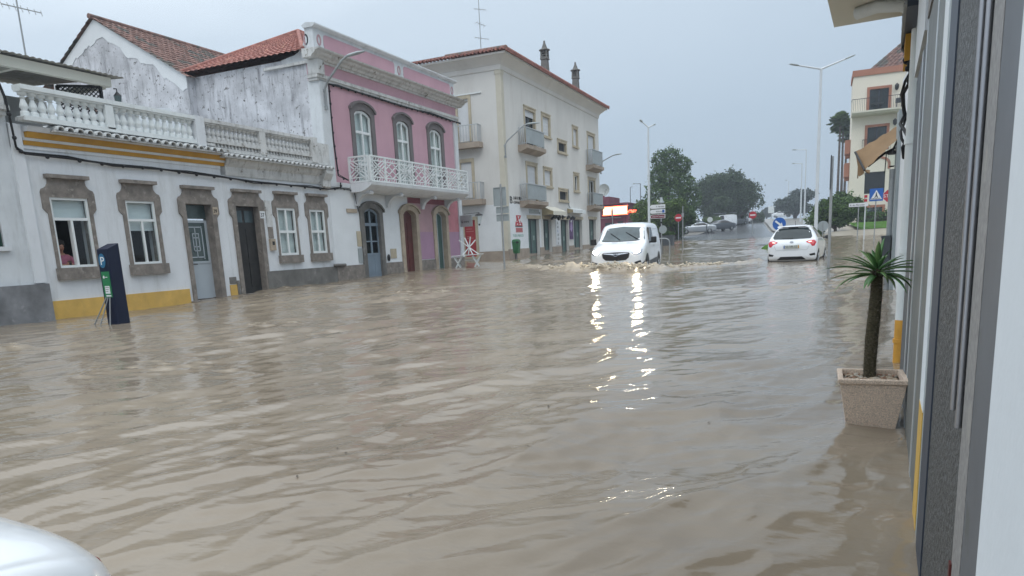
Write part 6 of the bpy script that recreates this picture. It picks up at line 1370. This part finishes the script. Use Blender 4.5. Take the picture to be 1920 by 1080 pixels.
# ---------------------------------------------------------------- potted spiny palm on the right
pp = thing('planter', (.275,4.14,0), 'rough beige square planter filled with pebbles standing in the water', 'planter')
mb = MB()
def sqr(hw, z, cx=.275, cy=4.14): return [(cx-hw,cy-hw,z),(cx+hw,cy-hw,z),(cx+hw,cy+hw,z),(cx-hw,cy+hw,z)]
rings = [sqr(.08,-.34),sqr(.105,-.1),sqr(.113,0),sqr(.147,.21),sqr(.154,.258),sqr(.163,.263),sqr(.165,.283),sqr(.161,.287),sqr(.139,.287),sqr(.135,.26)]
mb.add([p for r in rings for p in r], [[i*4+j,i*4+(j+1)%4,(i+1)*4+(j+1)%4,(i+1)*4+j] for i in range(9) for j in range(4)]+[[3,2,1,0]])
o = mb.build('pot', M['pot'], pp); bv_ = o.modifiers.new('b','BEVEL'); bv_.width = .004; bv_.segments = 2
mb = MB(); mb.box(.145,.405,4.01,4.27,.2,.25); mb.build('soil', M['bark'], pp)
mb = MB()
for i in range(420): mb.ball((.275+random.uniform(-.125,.125),4.14+random.uniform(-.125,.125),.252+random.uniform(0,.014)), random.uniform(.005,.011), 6, 4, m=random.randrange(3), sc=(1.2,1,.7), jit=.12)
o = mb.build('pebbles', [mat('pebble_a',(.42,.33,.24),.7),mat('pebble_b',(.30,.17,.11),.7),mat('pebble_c',(.5,.45,.38),.7)], pp); o['kind'] = 'stuff'
sp_ = thing('spiny_palm', (.283,4.27,.24), 'small palm like succulent with spiny dark trunk growing in the beige planter', 'potted palm')
mb = MB(); tr = [(.270,4.19,.23),(.268,4.19,.33),(.270,4.195,.46),(.277,4.20,.59),(.283,4.21,.71),(.282,4.22,.80),(.281,4.22,.84)]; rr_ = [.031,.031,.032,.031,.029,.028,.022]
mb.tube(tr, rr_, 16, m=0)
mb.build('trunk', mat('spiny_bark',(.085,.075,.048),.9,.1,var=(90,.5),bump=(120,.8)), sp_)
mb = MB()
for i in range(1300):
    t = random.random()*5.7; k = int(t); f = t-k; p = Vector(tr[k]).lerp(Vector(tr[k+1]),f); r = rr_[k]*(1-f)+rr_[k+1]*f; a = random.random()*2*math.pi; d = Vector((math.cos(a),math.sin(a),random.uniform(-.1,.4)))
    q = p+Vector((math.cos(a),math.sin(a),0))*r*.96; L = random.uniform(.009,.021); s_ = Vector((-math.sin(a),math.cos(a),0))*.0014
    mb.add([q-s_,q+s_,q+d*L,q+Vector((0,0,.0018))],[(0,1,2),(1,3,2),(3,0,2)])
o = mb.build('spines', mat('spine',(.20,.17,.13),.7), sp_); o['kind'] = 'stuff'
leafm = mat('succulent_leaf', (.085,.20,.065), .35, .5, var=(12,.25)); leafm2 = mat('succulent_leaf_pale', (.15,.27,.09), .4, .5, var=(12,.25))
random.seed(21)
for i in range(38):
    a = i*2.399+random.uniform(-.35,.35); tier = i/38
    el = math.radians(2+80*tier**2.4+random.uniform(-6,8)); L = (.24 if tier < .72 else .16)*random.uniform(.75,1.15)*(1-.12*abs(math.sin(a))); droop = random.uniform(.45,1.15)*(1-tier*.7)
    c = Vector((.281,4.22,.80+.04*tier)); dirv = Vector((math.cos(a),math.sin(a),0)); side = Vector((-math.sin(a),math.cos(a),0))
    pts = []; n = 9
    for k in range(n):
        s_ = k/(n-1); e = el-droop*s_**1.5*1.1; 
        pts.append(c if k == 0 else pts[-1]+(dirv*math.cos(e)+Vector((0,0,math.sin(e))))*L/(n-1))
    W = .0135*random.uniform(.85,1.15); vs = []
    for k,p in enumerate(pts):
        s_ = k/(n-1); w_ = W*(min(1,s_*4+.35))*(1-max(0,(s_-.55)/.45)**1.6*.97); vs += [p-side*w_+Vector((0,0,w_*.45)), p, p+side*w_+Vector((0,0,w_*.45)), p-Vector((0,0,.0015))]
    fs = []
    for k in range(n-1): q = k*4; fs += [[q,q+1,q+5,q+4],[q+1,q+2,q+6,q+5],[q,q+4,q+7,q+3],[q+2,q+3,q+7,q+6]]
    mb = MB(); mb.add(vs, fs, 0, True); mb.build('leaf', leafm if i % 3 else leafm2, sp_)

# ================================================================ street furniture
pm = thing('parking_machine', (-11.55,8.85,0), 'dark navy parking ticket machine with a P sign and green notice', 'parking meter')
mb = MB(); A = (-11.68,8.68); B = (-11.42,8.69); C_ = (-11.43,8.94); D_ = (-11.69,8.93)
def quadprism(mb, z0, z1l, z1h):
    vs = [(*A,z0),(*B,z0),(*C_,z0),(*D_,z0),(*A,z1l),(*B,z1l),(*C_,z1h),(*D_,z1h)]
    mb.add(vs, [(3,2,1,0),(4,5,6,7),(0,1,5,4),(1,2,6,5),(2,3,7,6),(3,0,4,7)])
quadprism(mb, -.4, 1.34, 1.44); o = mb.build('cabinet', M['navy'], pm); b_ = o.modifiers.new('b','BEVEL'); b_.width = .012; b_.segments = 2
fx = Vector((B[0]-A[0],B[1]-A[1],0)); Wd = fx.length; fx.normalize(); fn_ = Vector((fx.y,-fx.x,0))
def fpt(u, v, d=.004): p = Vector((A[0],A[1],0))+fx*(u*Wd)+fn_*d; return (p.x,p.y,v)
def fpanel(name, u0, u1, v0, v1, m, parent, d=.004, r=0):
    mb = MB(); P = [(u0,v0),(u1,v0),(u1,v1),(u0,v1)]
    mb.add([fpt(u,v,d) for u,v in P]+[fpt(u,v,d-.006) for u,v in P],[(0,1,2,3),(7,6,5,4),(0,4,5,1),(1,5,6,2),(2,6,7,3),(3,7,4,0)]); return mb.build(name, M[m] if isinstance(m,str) else m, parent)
rotF = Matrix((fx, Vector((0,0,1)), fn_)).transposed()
mb = MB(); el = [(.40+.30*math.cos(q),1.14+.125*math.sin(q)) for q in [2*math.pi*k/24 for k in range(24)]]; mb.add([fpt(u,v,.008) for u,v in el],[list(range(24))]); mb.add([fpt(u,v,.001) for u,v in el],[list(range(24))]); sg_ = mb.build('parking_sign', mat('p_blue',(.03,.16,.30),.4), pm)
text('P', .20, sg_, M['white_sign'], fpt(.24,1.07,.010), rotF, 'lettering', .002)
gp = fpanel('notice_panel', .16,.88,.50,.95,'sign_green',pm,.008)
fpanel('notice', .32,.74,.565,.70,'white_sign',gp,.012); fpanel('notice', .34,.78,.515,.54,'white_sign',gp,.012)
mb = MB(); 
for k in range(3): mb.add([fpt(.36+k*.0,.68-k*.035,.0135),fpt(.70-.06*k,.68-k*.035,.0135),fpt(.70-.06*k,.672-k*.035,.0135),fpt(.36,.672-k*.035,.0135)],[(0,1,2,3)])
mb.add([fpt(.28,.86,.0135),fpt(.40,.89,.0135),fpt(.46,.85,.0135),fpt(.36,.82,.0135)],[(0,1,2,3)],1); mb.add([fpt(.50,.86,.0135),fpt(.70,.86,.0135),fpt(.70,.845,.0135),fpt(.50,.845,.0135)],[(0,1,2,3)],1); mb.build('print', [M['pole_dark'],M['white_sign']], gp)
mb = MB(); base = fpt(.5,.48,.03)
for q,(dx,dy) in enumerate(((-.42,-.12),(-.20,-.16),(.0,-.10))):
    mb2 = MB(); tp = fpt(.30+.17*q,.50,.012); mb2.tube([tp,(tp[0]+dx*.9,tp[1]+dy,-.12)],.011,6); 
    if q == 0: st_ = thing('metal_stand', (tp[0]-.2,tp[1]-.1,0), 'three thin metal rods leaning against the parking machine in the water', 'stand')
    mb2.build('leg', M['galv'], st_)
# white table with upturned legs by the pink house
tb = thing('folding_table', (-12.95,25.6,.25), 'white slatted table on crossed legs by the pink house corner', 'table')
mb = MB(); ux = Vector((.93,.37,0)); uy = Vector((-.37,.93,0)); oc = Vector((-12.92,25.55,0))
def tp_(a, b, z): q = oc+ux*a+uy*b; return (q.x,q.y,z)
for k in range(6): mb.beam(tp_(-.62,-.3+k*.12,.76),tp_(.62,-.3+k*.12,.80),.09,.025)
mb.build('tabletop', M['white_paint'], tb)
for a in (-.38,.36):
    for b in (-.25,.25):
        for s_ in (-1,1):
            mb = MB(); mb.beam(tp_(a-s_*.19,b,.12),tp_(a+s_*.16,b,.75),.04); mb.build('leg', M['white_paint'], tb)
bs = thing('trestle_frame', (-12.85,25.6,.78), 'bundle of white crossed struts standing upturned on the white table', 'trestle frame')
ce = Vector(tp_(.08,0,1.08)); 
for (a,b,z) in ((-.30,-.1,1.38),(-.09,.1,1.46),(.16,-.1,1.48),(.34,.1,1.36)):
    tp2 = Vector(tp_(a,b,z)); bt = ce-(tp2-ce)*((ce.z-.80)/(tp2.z-ce.z)); mb = MB(); mb.beam(tp2,bt,.035); mb.build('strut', M['white_paint'], bs)
# green litter bin
bn = thing('litter_bin', (-13.72,32.3,.3), 'green street litter bin on a post at the apartment block corner', 'bin')
mb = MB(); mb.lathe([(.17,0),(.19,.06),(.235,.52),(.245,.54),(.235,.60)],(-13.66,32.35,.68),4,smooth=False); 
mb.lathe([(.235,.60),(.21,.66),(.10,.69)],(-13.66,32.35,.68),4,smooth=False); o = mb.build('body', M['bin_green'], bn); b_ = o.modifiers.new('b','BEVEL'); b_.width = .02; b_.segments = 2
mb = MB(); mb.box(-13.60,-13.47,32.17,32.20,1.17,1.26); mb.build('opening', M['black'], bn)
mb = MB(); mb.tube([(-13.8,32.5,.0),(-13.8,32.5,1.3)],.03,8); mb.tube([(-13.66,32.35,.2),(-13.66,32.35,.7)],.028,6); mb.build('post', M['pole_dark'], bn)
def disc(mb, c, r, d=.02, n=28, m=0):
    vs = [(c[0]+r*math.cos(2*math.pi*k/n),c[1],c[2]+r*math.sin(2*math.pi*k/n)) for k in range(n)]; vb = [(v[0],v[1]+d,v[2]) for v in vs]
    mb.add(vs,[list(range(n))],m); mb.add(vb,[list(range(n))[::-1]],1); mb.add(vs+vb,[[k,(k+1)%n,n+(k+1)%n,n+k] for k in range(n)],1)
def post(parent, x, y, z0, z1, r=.03, m='galv', name='pole'): mb = MB(); mb.tube([(x,y,z0),(x,y,z1)],r,10); return mb.build(name, M[m], parent)
# blank backs of signs on the left
t = thing('sign_post', (-10.38,23.4,0), 'grey sign post seen from behind with three blank panels, left of the van', 'sign')
post(t,-10.38,23.4,-.4,3.2,.033)
for (x0,x1,z0,z1) in ((-10.68,-10.20,2.46,3.10),(-10.60,-10.12,2.20,2.43),(-10.60,-10.12,1.93,2.17)):
    mb = MB(); mb.box(x0,x1,23.43,23.445,z0,z1); mb.ring([(x0,z0),(x0,z1),(x1,z1),(x1,z0)],[(x0+.02,z0+.02),(x0+.02,z1-.02),(x1-.02,z1-.02),(x1-.02,z0+.02)],23.405,23.43,ax='y'); mb.build('panel', M['sign_back'], t)
# tall grey pole with narrow edge-on panel, right
t = thing('sign_post', (.19,17.8,0), 'slim grey post with an edge on sign plate, right of the hatchback', 'sign')
post(t,.19,17.8,-.4,2.66,.032); mb = MB(); mb.box(.155,.175,17.5,18.1,1.95,2.66); mb.build('panel', M['pole_dark'], t)
def noentry(x, y, zc, zg, label):
    t = thing('no_entry_sign', (x,y,zg), label, 'road sign', group='no entry signs'); post(t,x,y+.04,zg-.5,zc+.3,.03)
    mb = MB(); disc(mb,(x,y,zc),.32); p = mb.build('disc', [M['sign_red'],M['sign_back']], t); mb = MB(); mb.box(x-.22,x+.22,y-.012,y-.002,zc-.055,zc+.055); mb.build('bar', M['white_sign'], p)
noentry(-5.52,66.8,2.70,.6,'red no entry sign standing alone at the edge of the far road'); noentry(-11.15,62.1,2.72,.7,'red no entry sign in front of the dark trees')
t = thing('arrow_sign', (-1.95,39.3,.2), 'round blue sign with white arrow pointing down right, behind the hatchback', 'road sign'); post(t,-1.95,39.33,0,1.7)
mb = MB(); disc(mb,(-1.95,39.25,1.5),.32); p = mb.build('disc', [M['sign_blue'],M['sign_back']], t)
mb = MB(); c = Vector((-1.95,39.235,1.5)); d = Vector((.72,0,-.58)).normalized(); u = Vector((d.z,0,-d.x))
P = [(-.24,-.045),(.05,-.045),(.05,-.13),(.24,0),(.05,.13),(.05,.045),(-.24,.045)]; mb.add([c+d*a+u*b for a,b in P],[(0,1,5,6),(2,3,4)]); mb.build('arrow', M['white_sign'], p)
t = thing('round_sign', (.14,51.3,.3), 'grey back of a round road sign just right of the hatchback', 'road sign'); post(t,.14,51.25,0,1.6); mb = MB(); disc(mb,(.14,51.28,1.35),.33); mb.build('disc', [M['sign_back'],M['sign_blue']], t)
t = thing('round_sign', (-7.4,36.4,.3), 'pale back of a round road sign behind the van, under the direction boards', 'road sign'); post(t,-7.4,36.5,0,1.8); mb = MB(); disc(mb,(-7.32,36.45,1.5),.2); mb.build('disc', [M['sign_back'],M['sign_back']], t)
t = thing('round_sign', (-11.58,84.3,1.2), 'small round sign back above the silver saloon car', 'road sign'); post(t,-11.58,84.35,1,3.1); mb = MB(); disc(mb,(-11.58,84.3,2.9),.30); mb.build('disc', [M['white_paint'],M['sign_back']], t)
t = thing('crossing_sign', (2.69,43.7,.3), 'square blue pedestrian crossing sign on a post before the cream building', 'road sign'); post(t,2.69,43.75,-.2,3.1,.028)
mb = MB(); mb.box(2.36,3.02,43.66,43.68,2.48,3.14); p = mb.build('panel', M['sign_blue'], t)
mb = MB(); mb.add([(2.41,43.65,2.57),(2.97,43.65,2.57),(2.69,43.65,3.06)],[(0,1,2)]); p2 = mb.build('triangle', M['white_sign'], p)
mb = MB(); mb.ball((2.69,43.645,2.90),.03,8,5,sc=(1,.1,1)); mb.add([(2.67,43.64,2.87),(2.71,43.64,2.87),(2.73,43.64,2.76),(2.78,43.64,2.66),(2.74,43.64,2.65),(2.69,43.64,2.74),(2.63,43.64,2.65),(2.60,43.64,2.66),(2.65,43.64,2.76)],[(0,1,2,5,8),(2,3,4,5),(5,6,7,8)])
for k in range(6): mb.box(2.47+k*.075,2.51+k*.075,43.64,43.645,2.59,2.635)
mb.build('walker', M['black'], p2)
t = thing('stop_sign', (3.72,48.7,.3), 'red octagonal stop sign right of the crossing sign', 'road sign'); post(t,3.74,48.75,-.2,2.9,.03)
mb = MB(); c = (3.72,48.66,2.90); vs = lambda r, y: [(c[0]+r*math.cos(math.pi/8+k*math.pi/4),y,c[2]+r*math.sin(math.pi/8+k*math.pi/4)) for k in range(8)]
mb.add(vs(.40,c[1]),[list(range(8))]); mb.add(vs(.40,c[1]+.02),[list(range(8))[::-1]]); p = mb.build('octagon', M['sign_red'], t)
text('STOP', .27, p, M['white_sign'], (c[0]-.34,c[1]-.01,c[2]-.09), ROT_CAM, 'lettering', .003, sx=1.0)
mb = MB(); mb.ring([(x,z) for x,_,z in vs(.40,0)],[(x,z) for x,_,z in vs(.375,0)],c[1]-.008,c[1]-.002,ax='y'); mb.build('border', M['white_sign'], p)
t = thing('street_name_sign', (1.95,45.7,.3), 'long white street name sign below and left of the crossing sign', 'sign'); post(t,1.95,45.75,0,2.4,.03)
mb = MB(); mb.box(1.44,2.42,45.68,45.70,2.30,2.50); p = mb.build('panel', M['white_sign'], t); text('R. do Mercado', .13, p, M['black'], (1.50,45.675,2.35), ROT_CAM, 'lettering', .002, sx=.95)
t = thing('striped_post', (2.3,45.9,.6), 'white post with small red markings beside the street name sign', 'post'); post(t,2.3,45.95,.3,2.95,.035,'pole_white')
mb = MB(); 
for z in (2.62,2.84): mb.box(2.22,2.38,45.88,45.90,z-.07,z+.08)
mb.build('marker', M['sign_red'], t)
# three direction boards
t = thing('direction_boards', (-7.6,36.9,.3), 'three arrow shaped direction boards, two white and one dark red, on one post', 'sign')
post(t,-7.5,36.95,-.2,1.9,.06,'black'); post(t,-7.5,36.95,1.9,3.0,.035)
for k,(z,mm,txt) in enumerate(((2.66,'white_sign','P  Mercado'),(2.42,'white_sign','Biblioteca'),(2.17,'sign_red','Zona H Turismo'))):
    mb = MB(); o_ = [(-8.08,z),(-7.98,z+.10),(-7.28,z+.10),(-7.28,z-.10),(-7.98,z-.10)]; mb.prism(o_,36.88,36.90,'y',m=0); i_ = [(-8.04,z),(-7.965,z+.08),(-7.31,z+.08),(-7.31,z-.08),(-7.965,z-.08)]
    mb.prism(i_ if mm == 'sign_red' else [(u,v) for u,v in i_],36.874,36.879,'y',m=1); p = mb.build('board', [M['white_sign'],mat('board_maroon',(.17,.02,.035),.5) if mm == 'sign_red' else M['white_sign']], t)
    text(txt, .105, p, M['white_sign'] if mm == 'sign_red' else M['black'], (-7.94 if mm == 'sign_red' else -7.74,36.872,z-.035), ROT_CAM, 'lettering', .001, sx=.85)
    if k == 1: mb = MB(); mb.box(-7.43,-7.32,36.868,36.873,z-.07,z+.07); mb.build('symbol', M['sign_blue'], p)
t = thing('siren_lamp', (-7.55,37.0,2.85), 'small grey lamp unit on top of the direction boards', 'lamp')
mb = MB(); mb.lathe([(.14,0),(.16,.06),(.08,.14),(.05,.3)],(-7.5,37.0,2.82),10); mb.build('body', M['sign_back'], t); mb = MB(); mb.ball((-7.66,36.9,2.95),.05,8,6); mb.build('lens', M['white_sign'], t)
t = thing('guard_rail', (-7.0,34.8,.3), 'short bent grey railing standing in the water right of the van', 'railing')
mb = MB(); mb.tube([(-7.9,34.5,1.06),(-7.1,34.75,1.06),(-6.85,34.82,1.05),(-6.72,34.86,.98),(-6.68,34.87,.85),(-6.68,34.87,-.2)],.028,8); mb.build('rail', M['galv'], t)
for x in (-7.9,-7.3): mb = MB(); mb.tube([(x,34.5+(x+7.9)*.3,1.06),(x,34.5+(x+7.9)*.3,-.2)],.022,6); mb.build('post', M['galv'], t)
t = thing('slim_post', (-7.2,41.5,.3), 'thin grey post with a small box, between the direction boards and silver car', 'post'); post(t,-7.2,41.5,-.1,2.8,.028); mb = MB(); mb.box(-7.26,-7.14,41.42,41.5,2.2,2.42); mb.build('box', M['galv'], t)
t = thing('slim_post', (-12.25,86.5,.8), 'thin dark post in front of the silver saloon car', 'post'); post(t,-12.25,86.5,.8,2.4,.06,'pole_dark')
t = thing('planter_box', (-8.95,46.2,.3), 'dark square planter standing behind the van beside the railing', 'planter'); mb = MB(); mb.prism([(-9.2,.2),(-9.28,1.25),(-8.58,1.25),(-8.66,.2)],46.0,46.6,'y'); mb.build('box', M['pole_dark'], t); foliage('leaves', t, [(-8.93,46.3,1.32,.36,.25,.14)], 900, .06, 'mid')['kind'] = 'stuff'
# lamp posts
def lamp_post(base, ztop, arms, label, r=.10, m='pole_white'):
    t = thing('street_lamp', base, label, 'street lamp', group='tall lamp posts'); x,y,z = base
    mb = MB(); mb.tube([(x,y,z-.6),(x,y,ztop)],[r,r*.62],12); mb.tube([(x,y,z-.6),(x,y,z+.5)],[r*1.35,r*1.3],12); mb.build('pole', M[m], t)
    for (dx,dy,dz,hl_) in arms:
        e = Vector((x+dx,y+dy,ztop+dz)); s_ = Vector((x,y,ztop)); d = (e-s_).normalized(); mb = MB(); mb.tube([s_,s_.lerp(e,.72)],[r*.5,r*.38],8); a = mb.build('arm', M[m], t)
        b = s_.lerp(e,.70); u = d.cross(Vector((0,0,1))).normalized(); v = u.cross(d); mb = MB(); vs = []
        for k,(f,w_,h_) in enumerate(((0,.05,.04),(.2,.12,.05),(.8,.13,.045),(1,.06,.02))):
            c = b.lerp(e,f)
            for j in range(8): q = j*math.pi/4; vs.append(c+u*math.cos(q)*w_*hl_+v*math.sin(q)*h_*hl_)
        mb.add(vs,[[i*8+j,i*8+(j+1)%8,(i+1)*8+(j+1)%8,(i+1)*8+j] for i in range(3) for j in range(8)]+[list(range(8))[::-1],list(range(24,32))],0,True); mb.build('lamp_head', M['sign_back'], t)
    return t
lamp_post((-.29,50.6,.2), 10.9, [(-1.82,-.72,.40,1.0),(1.90,.8,.72,1.0)], 'tallest white lamp post with two long arms behind the hatchback', .12)
lamp_post((-13.1,59.6,.5), 9.95, [(-.62,-.3,.62,1.6),(.55,.25,.22,1.2)], 'white twin arm lamp post rising behind the delivery van', .12)
lamp_post((-2.2,111.8,2.2), 12.35, [(-1.85,-.7,.1,1.6)], 'thin distant lamp post with one arm, right of the pair', .12)
lamp_post((-3.1,128,2.7), 11.9, [(-1.5,-.6,.1,1.6)], 'thin distant lamp post with one arm, left of the pair', .13)
lamp_post((-7.4,187.5,4.3), 13.1, [(-.7,-.3,.3,2.4)], 'faint lamp post far off before the hazy tree', .13)
lamp_post((-21.3,92,1.5), 8.05, [(.0,0,.1,1.5),(-.9,-.3,.05,1.5)], 'thin dark lamp post with a bent arm behind the low trees', .07, 'pole_dark')
lamp_post((-23.7,96.4,1.5), 8.0, [(.3,.1,.1,1.5)], 'thin dark lamp post at the far left behind the low trees', .07, 'pole_dark')
t = thing('sign_post', (-14.15,52,.3), 'edge on round sign with a thin cross bar above the van roof', 'sign'); post(t,-14.15,52,0,3.4,.03)
mb = MB(); mb.ball((-14.15,51.95,3.1),.36,14,10,sc=(.22,.08,1)); mb.build('disc', M['sign_back'], t); mb = MB(); mb.tube([(-15.1,52,2.75),(-13.5,52,2.72)],.02,6); mb.build('bar', M['galv'], t)
t = thing('far_sign', (-10.5,176,4), 'pale rectangular sign back far off above the crossing car', 'sign'); post(t,-10.5,176,3.6,7.2,.08); mb = MB(); mb.box(-11.2,-9.9,175.9,175.95,5.6,7.1); mb.build('panel', M['white_paint'], t)

fl = None
for i,(x,y) in enumerate([(-2.31,2.91),(-2.8,2.65),(-2.21,2.85),(-2.16,5.61),(-1.54,4.05),(-1.31,3.13),(-.25,7.37),(-2.02,6.14),(-.34,9.81),(-2.18,2.44),(-.54,3.94),(-1.55,2.4),(-3.4,4.6),(-4.1,3.9),(-3.0,7.0)]):
    zz = float(waves(np.array([x]),np.array([y]))[0])+.004
    if fl is None:
        mb = MB(); mb.add([(-.016,0,0),(-.004,.006,.003),(.014,.002,.001),(.018,0,0),(.006,-.006,.002),(-.008,-.005,.003)],[(0,1,2,3,4,5)]); mb.add([(-.016,0,-.001),(-.026,.001,0),(-.016,.001,.001)],[(0,1,2)]); o = mb.build('floating_leaf', M['bark'], None, local=True); fl = o
        tag(o, 'tiny dark dead leaf floating on the open brown floodwater', 'leaf', 'dead leaves floating on the water')
    else: o = fl.copy(); COL.objects.link(o)
    o.location = (x,y,zz); o.rotation_euler = (0,0,random.random()*6.28); s1 = random.uniform(.6,1.2); o.scale = (s1,s1,1)

# ================================================================ person at the open window
pe = thing('person', (FX-.34,9.98,1.0), 'person in a pink top with dark hair looking down at a phone in the window', 'person')
def skinned(name, verts, edges, radii, m, parent, sub=2):
    me = bpy.data.meshes.new(name); me.from_pydata(verts, edges, []); o = bpy.data.objects.new(name, me); COL.objects.link(o)
    md = o.modifiers.new('k','SKIN'); md.use_smooth_shade = True
    for i,r in enumerate(radii): me.skin_vertices[0].data[i].radius = r if isinstance(r,tuple) else (r,r)
    me.skin_vertices[0].data[0].use_root = True
    s_ = o.modifiers.new('s','SUBSURF'); s_.levels = sub; s_.render_levels = sub
    me2 = bpy.data.meshes.new_from_object(o.evaluated_get(bpy.context.evaluated_depsgraph_get())); bpy.data.objects.remove(o)
    me2.materials.clear(); me2.materials.append(m); 
    for p in me2.polygons: p.use_smooth = True
    o = bpy.data.objects.new(name, me2); COL.objects.link(o); o.parent = parent; return o
# local frame: +x towards the street, y along the street, z up from the sill (origin z = 1.0)
body = skinned('body', [(-.05,0,-.35),(-.03,0,-.10),(0,0,.14),(-.01,0,.30),(.01,0,.36),(.045,-.02,.44),(.05,-.02,.53),(0,.17,.27),(.06,.23,.10),(.20,.10,.09),(0,-.17,.27),(.07,-.22,.10),(.20,-.08,.10),(.24,.045,.10),(.24,-.03,.11)],
  [(0,1),(1,2),(2,3),(3,4),(4,5),(5,6),(3,7),(7,8),(8,9),(3,10),(10,11),(11,12),(9,13),(12,14)], [(.14,.17),(.13,.155),(.125,.165),(.07,.09),.05,(.075,.068),(.082,.075),.065,.045,.03,.065,.045,.03,.022,.022], M['skin'], pe)
top = skinned('pink_top', [(-.05,0,-.36),(-.03,0,-.10),(0,0,.14),(-.01,0,.285),(0,.17,.27),(.06,.235,.10),(.15,.14,.09),(0,-.17,.27),(.07,-.225,.10),(.15,-.12,.095)],
  [(0,1),(1,2),(2,3),(3,4),(4,5),(5,6),(3,7),(7,8),(8,9)], [(.165,.195),(.15,.175),(.145,.185),(.085,.11),.085,.065,.05,.085,.065,.05], M['sweater'], pe)
mb = MB()
mb.ball((.025,-.02,.545),.105,18,12,sc=(1.0,.98,.95),jit=.05); mb.ball((-.03,-.02,.50),.10,16,10,sc=(.9,1.02,1.05),jit=.06)
for k in range(26): a = random.random()*6.28; mb.ball((.02+.085*math.cos(a),-.02+.09*math.sin(a),.54+random.uniform(-.01,.07)),.03,7,5,jit=.15)
# the face stays clear of hair
hair = mb.build('hair', M['hair'], pe, local=True)
mb = MB(); mb.ball((.075,-.02,.475),.072,16,12,sc=(.95,.88,1.12)); mb.ball((.147,-.02,.465),.014,8,6,sc=(1,.8,1.3)); face = mb.build('face', M['skin'], pe, local=True)
for s_ in (-1,1): mb = MB(); mb.ball((.135,-.02+s_*.027,.485),.009,8,6,sc=(.6,1.2,.7)); mb.build('eye', M['black'], face, local=True)
mb = MB(); mb.ball((.137,-.02,.437),.014,8,5,sc=(.4,1.3,.4)); mb.build('mouth', mat('lips',(.30,.09,.08),.5), face, local=True)
mb = MB()
for s_ in (-1,1):
    for k in range(4): mb.tube([(.235,.005+s_*.05,.085+k*.017),(.262,.005+s_*.046,.09+k*.017),(.272,.005+s_*.030,.092+k*.017)],[.0085,.008,.006],6)
    mb.tube([(.23,.005+s_*.045,.15),(.25,.005+s_*.03,.162),(.262,.005+s_*.014,.165)],[.010,.009,.007],6)
mb.build('fingers', M['skin'], body, local=True)
ph = thing('phone', (FX-.34+.25,9.985,1.08), 'black phone held by the person in the open window', 'phone')
mb = MB(); mb.box(FX-.34+.246,FX-.34+.256,9.945,10.025,1.075,1.19); mb.build('case', M['black'], ph); mb = MB(); mb.box(FX-.34+.243,FX-.34+.246,9.95,10.02,1.08,1.185); mb.build('screen', M['car_glass'], ph)

# ================================================================ rain haze over everything
hz = MB(); hz.box(-920,920,-62,905,-2.0,24.0); h = hz.build('haze', [], None); h['kind'] = 'stuff'
m = bpy.data.materials.new('haze'); m.use_nodes = True; nt = m.node_tree; nt.nodes.clear(); o_ = nt.nodes.new('ShaderNodeOutputMaterial'); pv = nt.nodes.new('ShaderNodeVolumePrincipled')
pv.inputs['Color'].default_value = (.82,.90,1.0,1); pv.inputs['Density'].default_value = .0013; pv.inputs['Anisotropy'].default_value = .0
lk(nt, pv.outputs[0], o_.inputs['Volume']); h.data.materials.append(m)
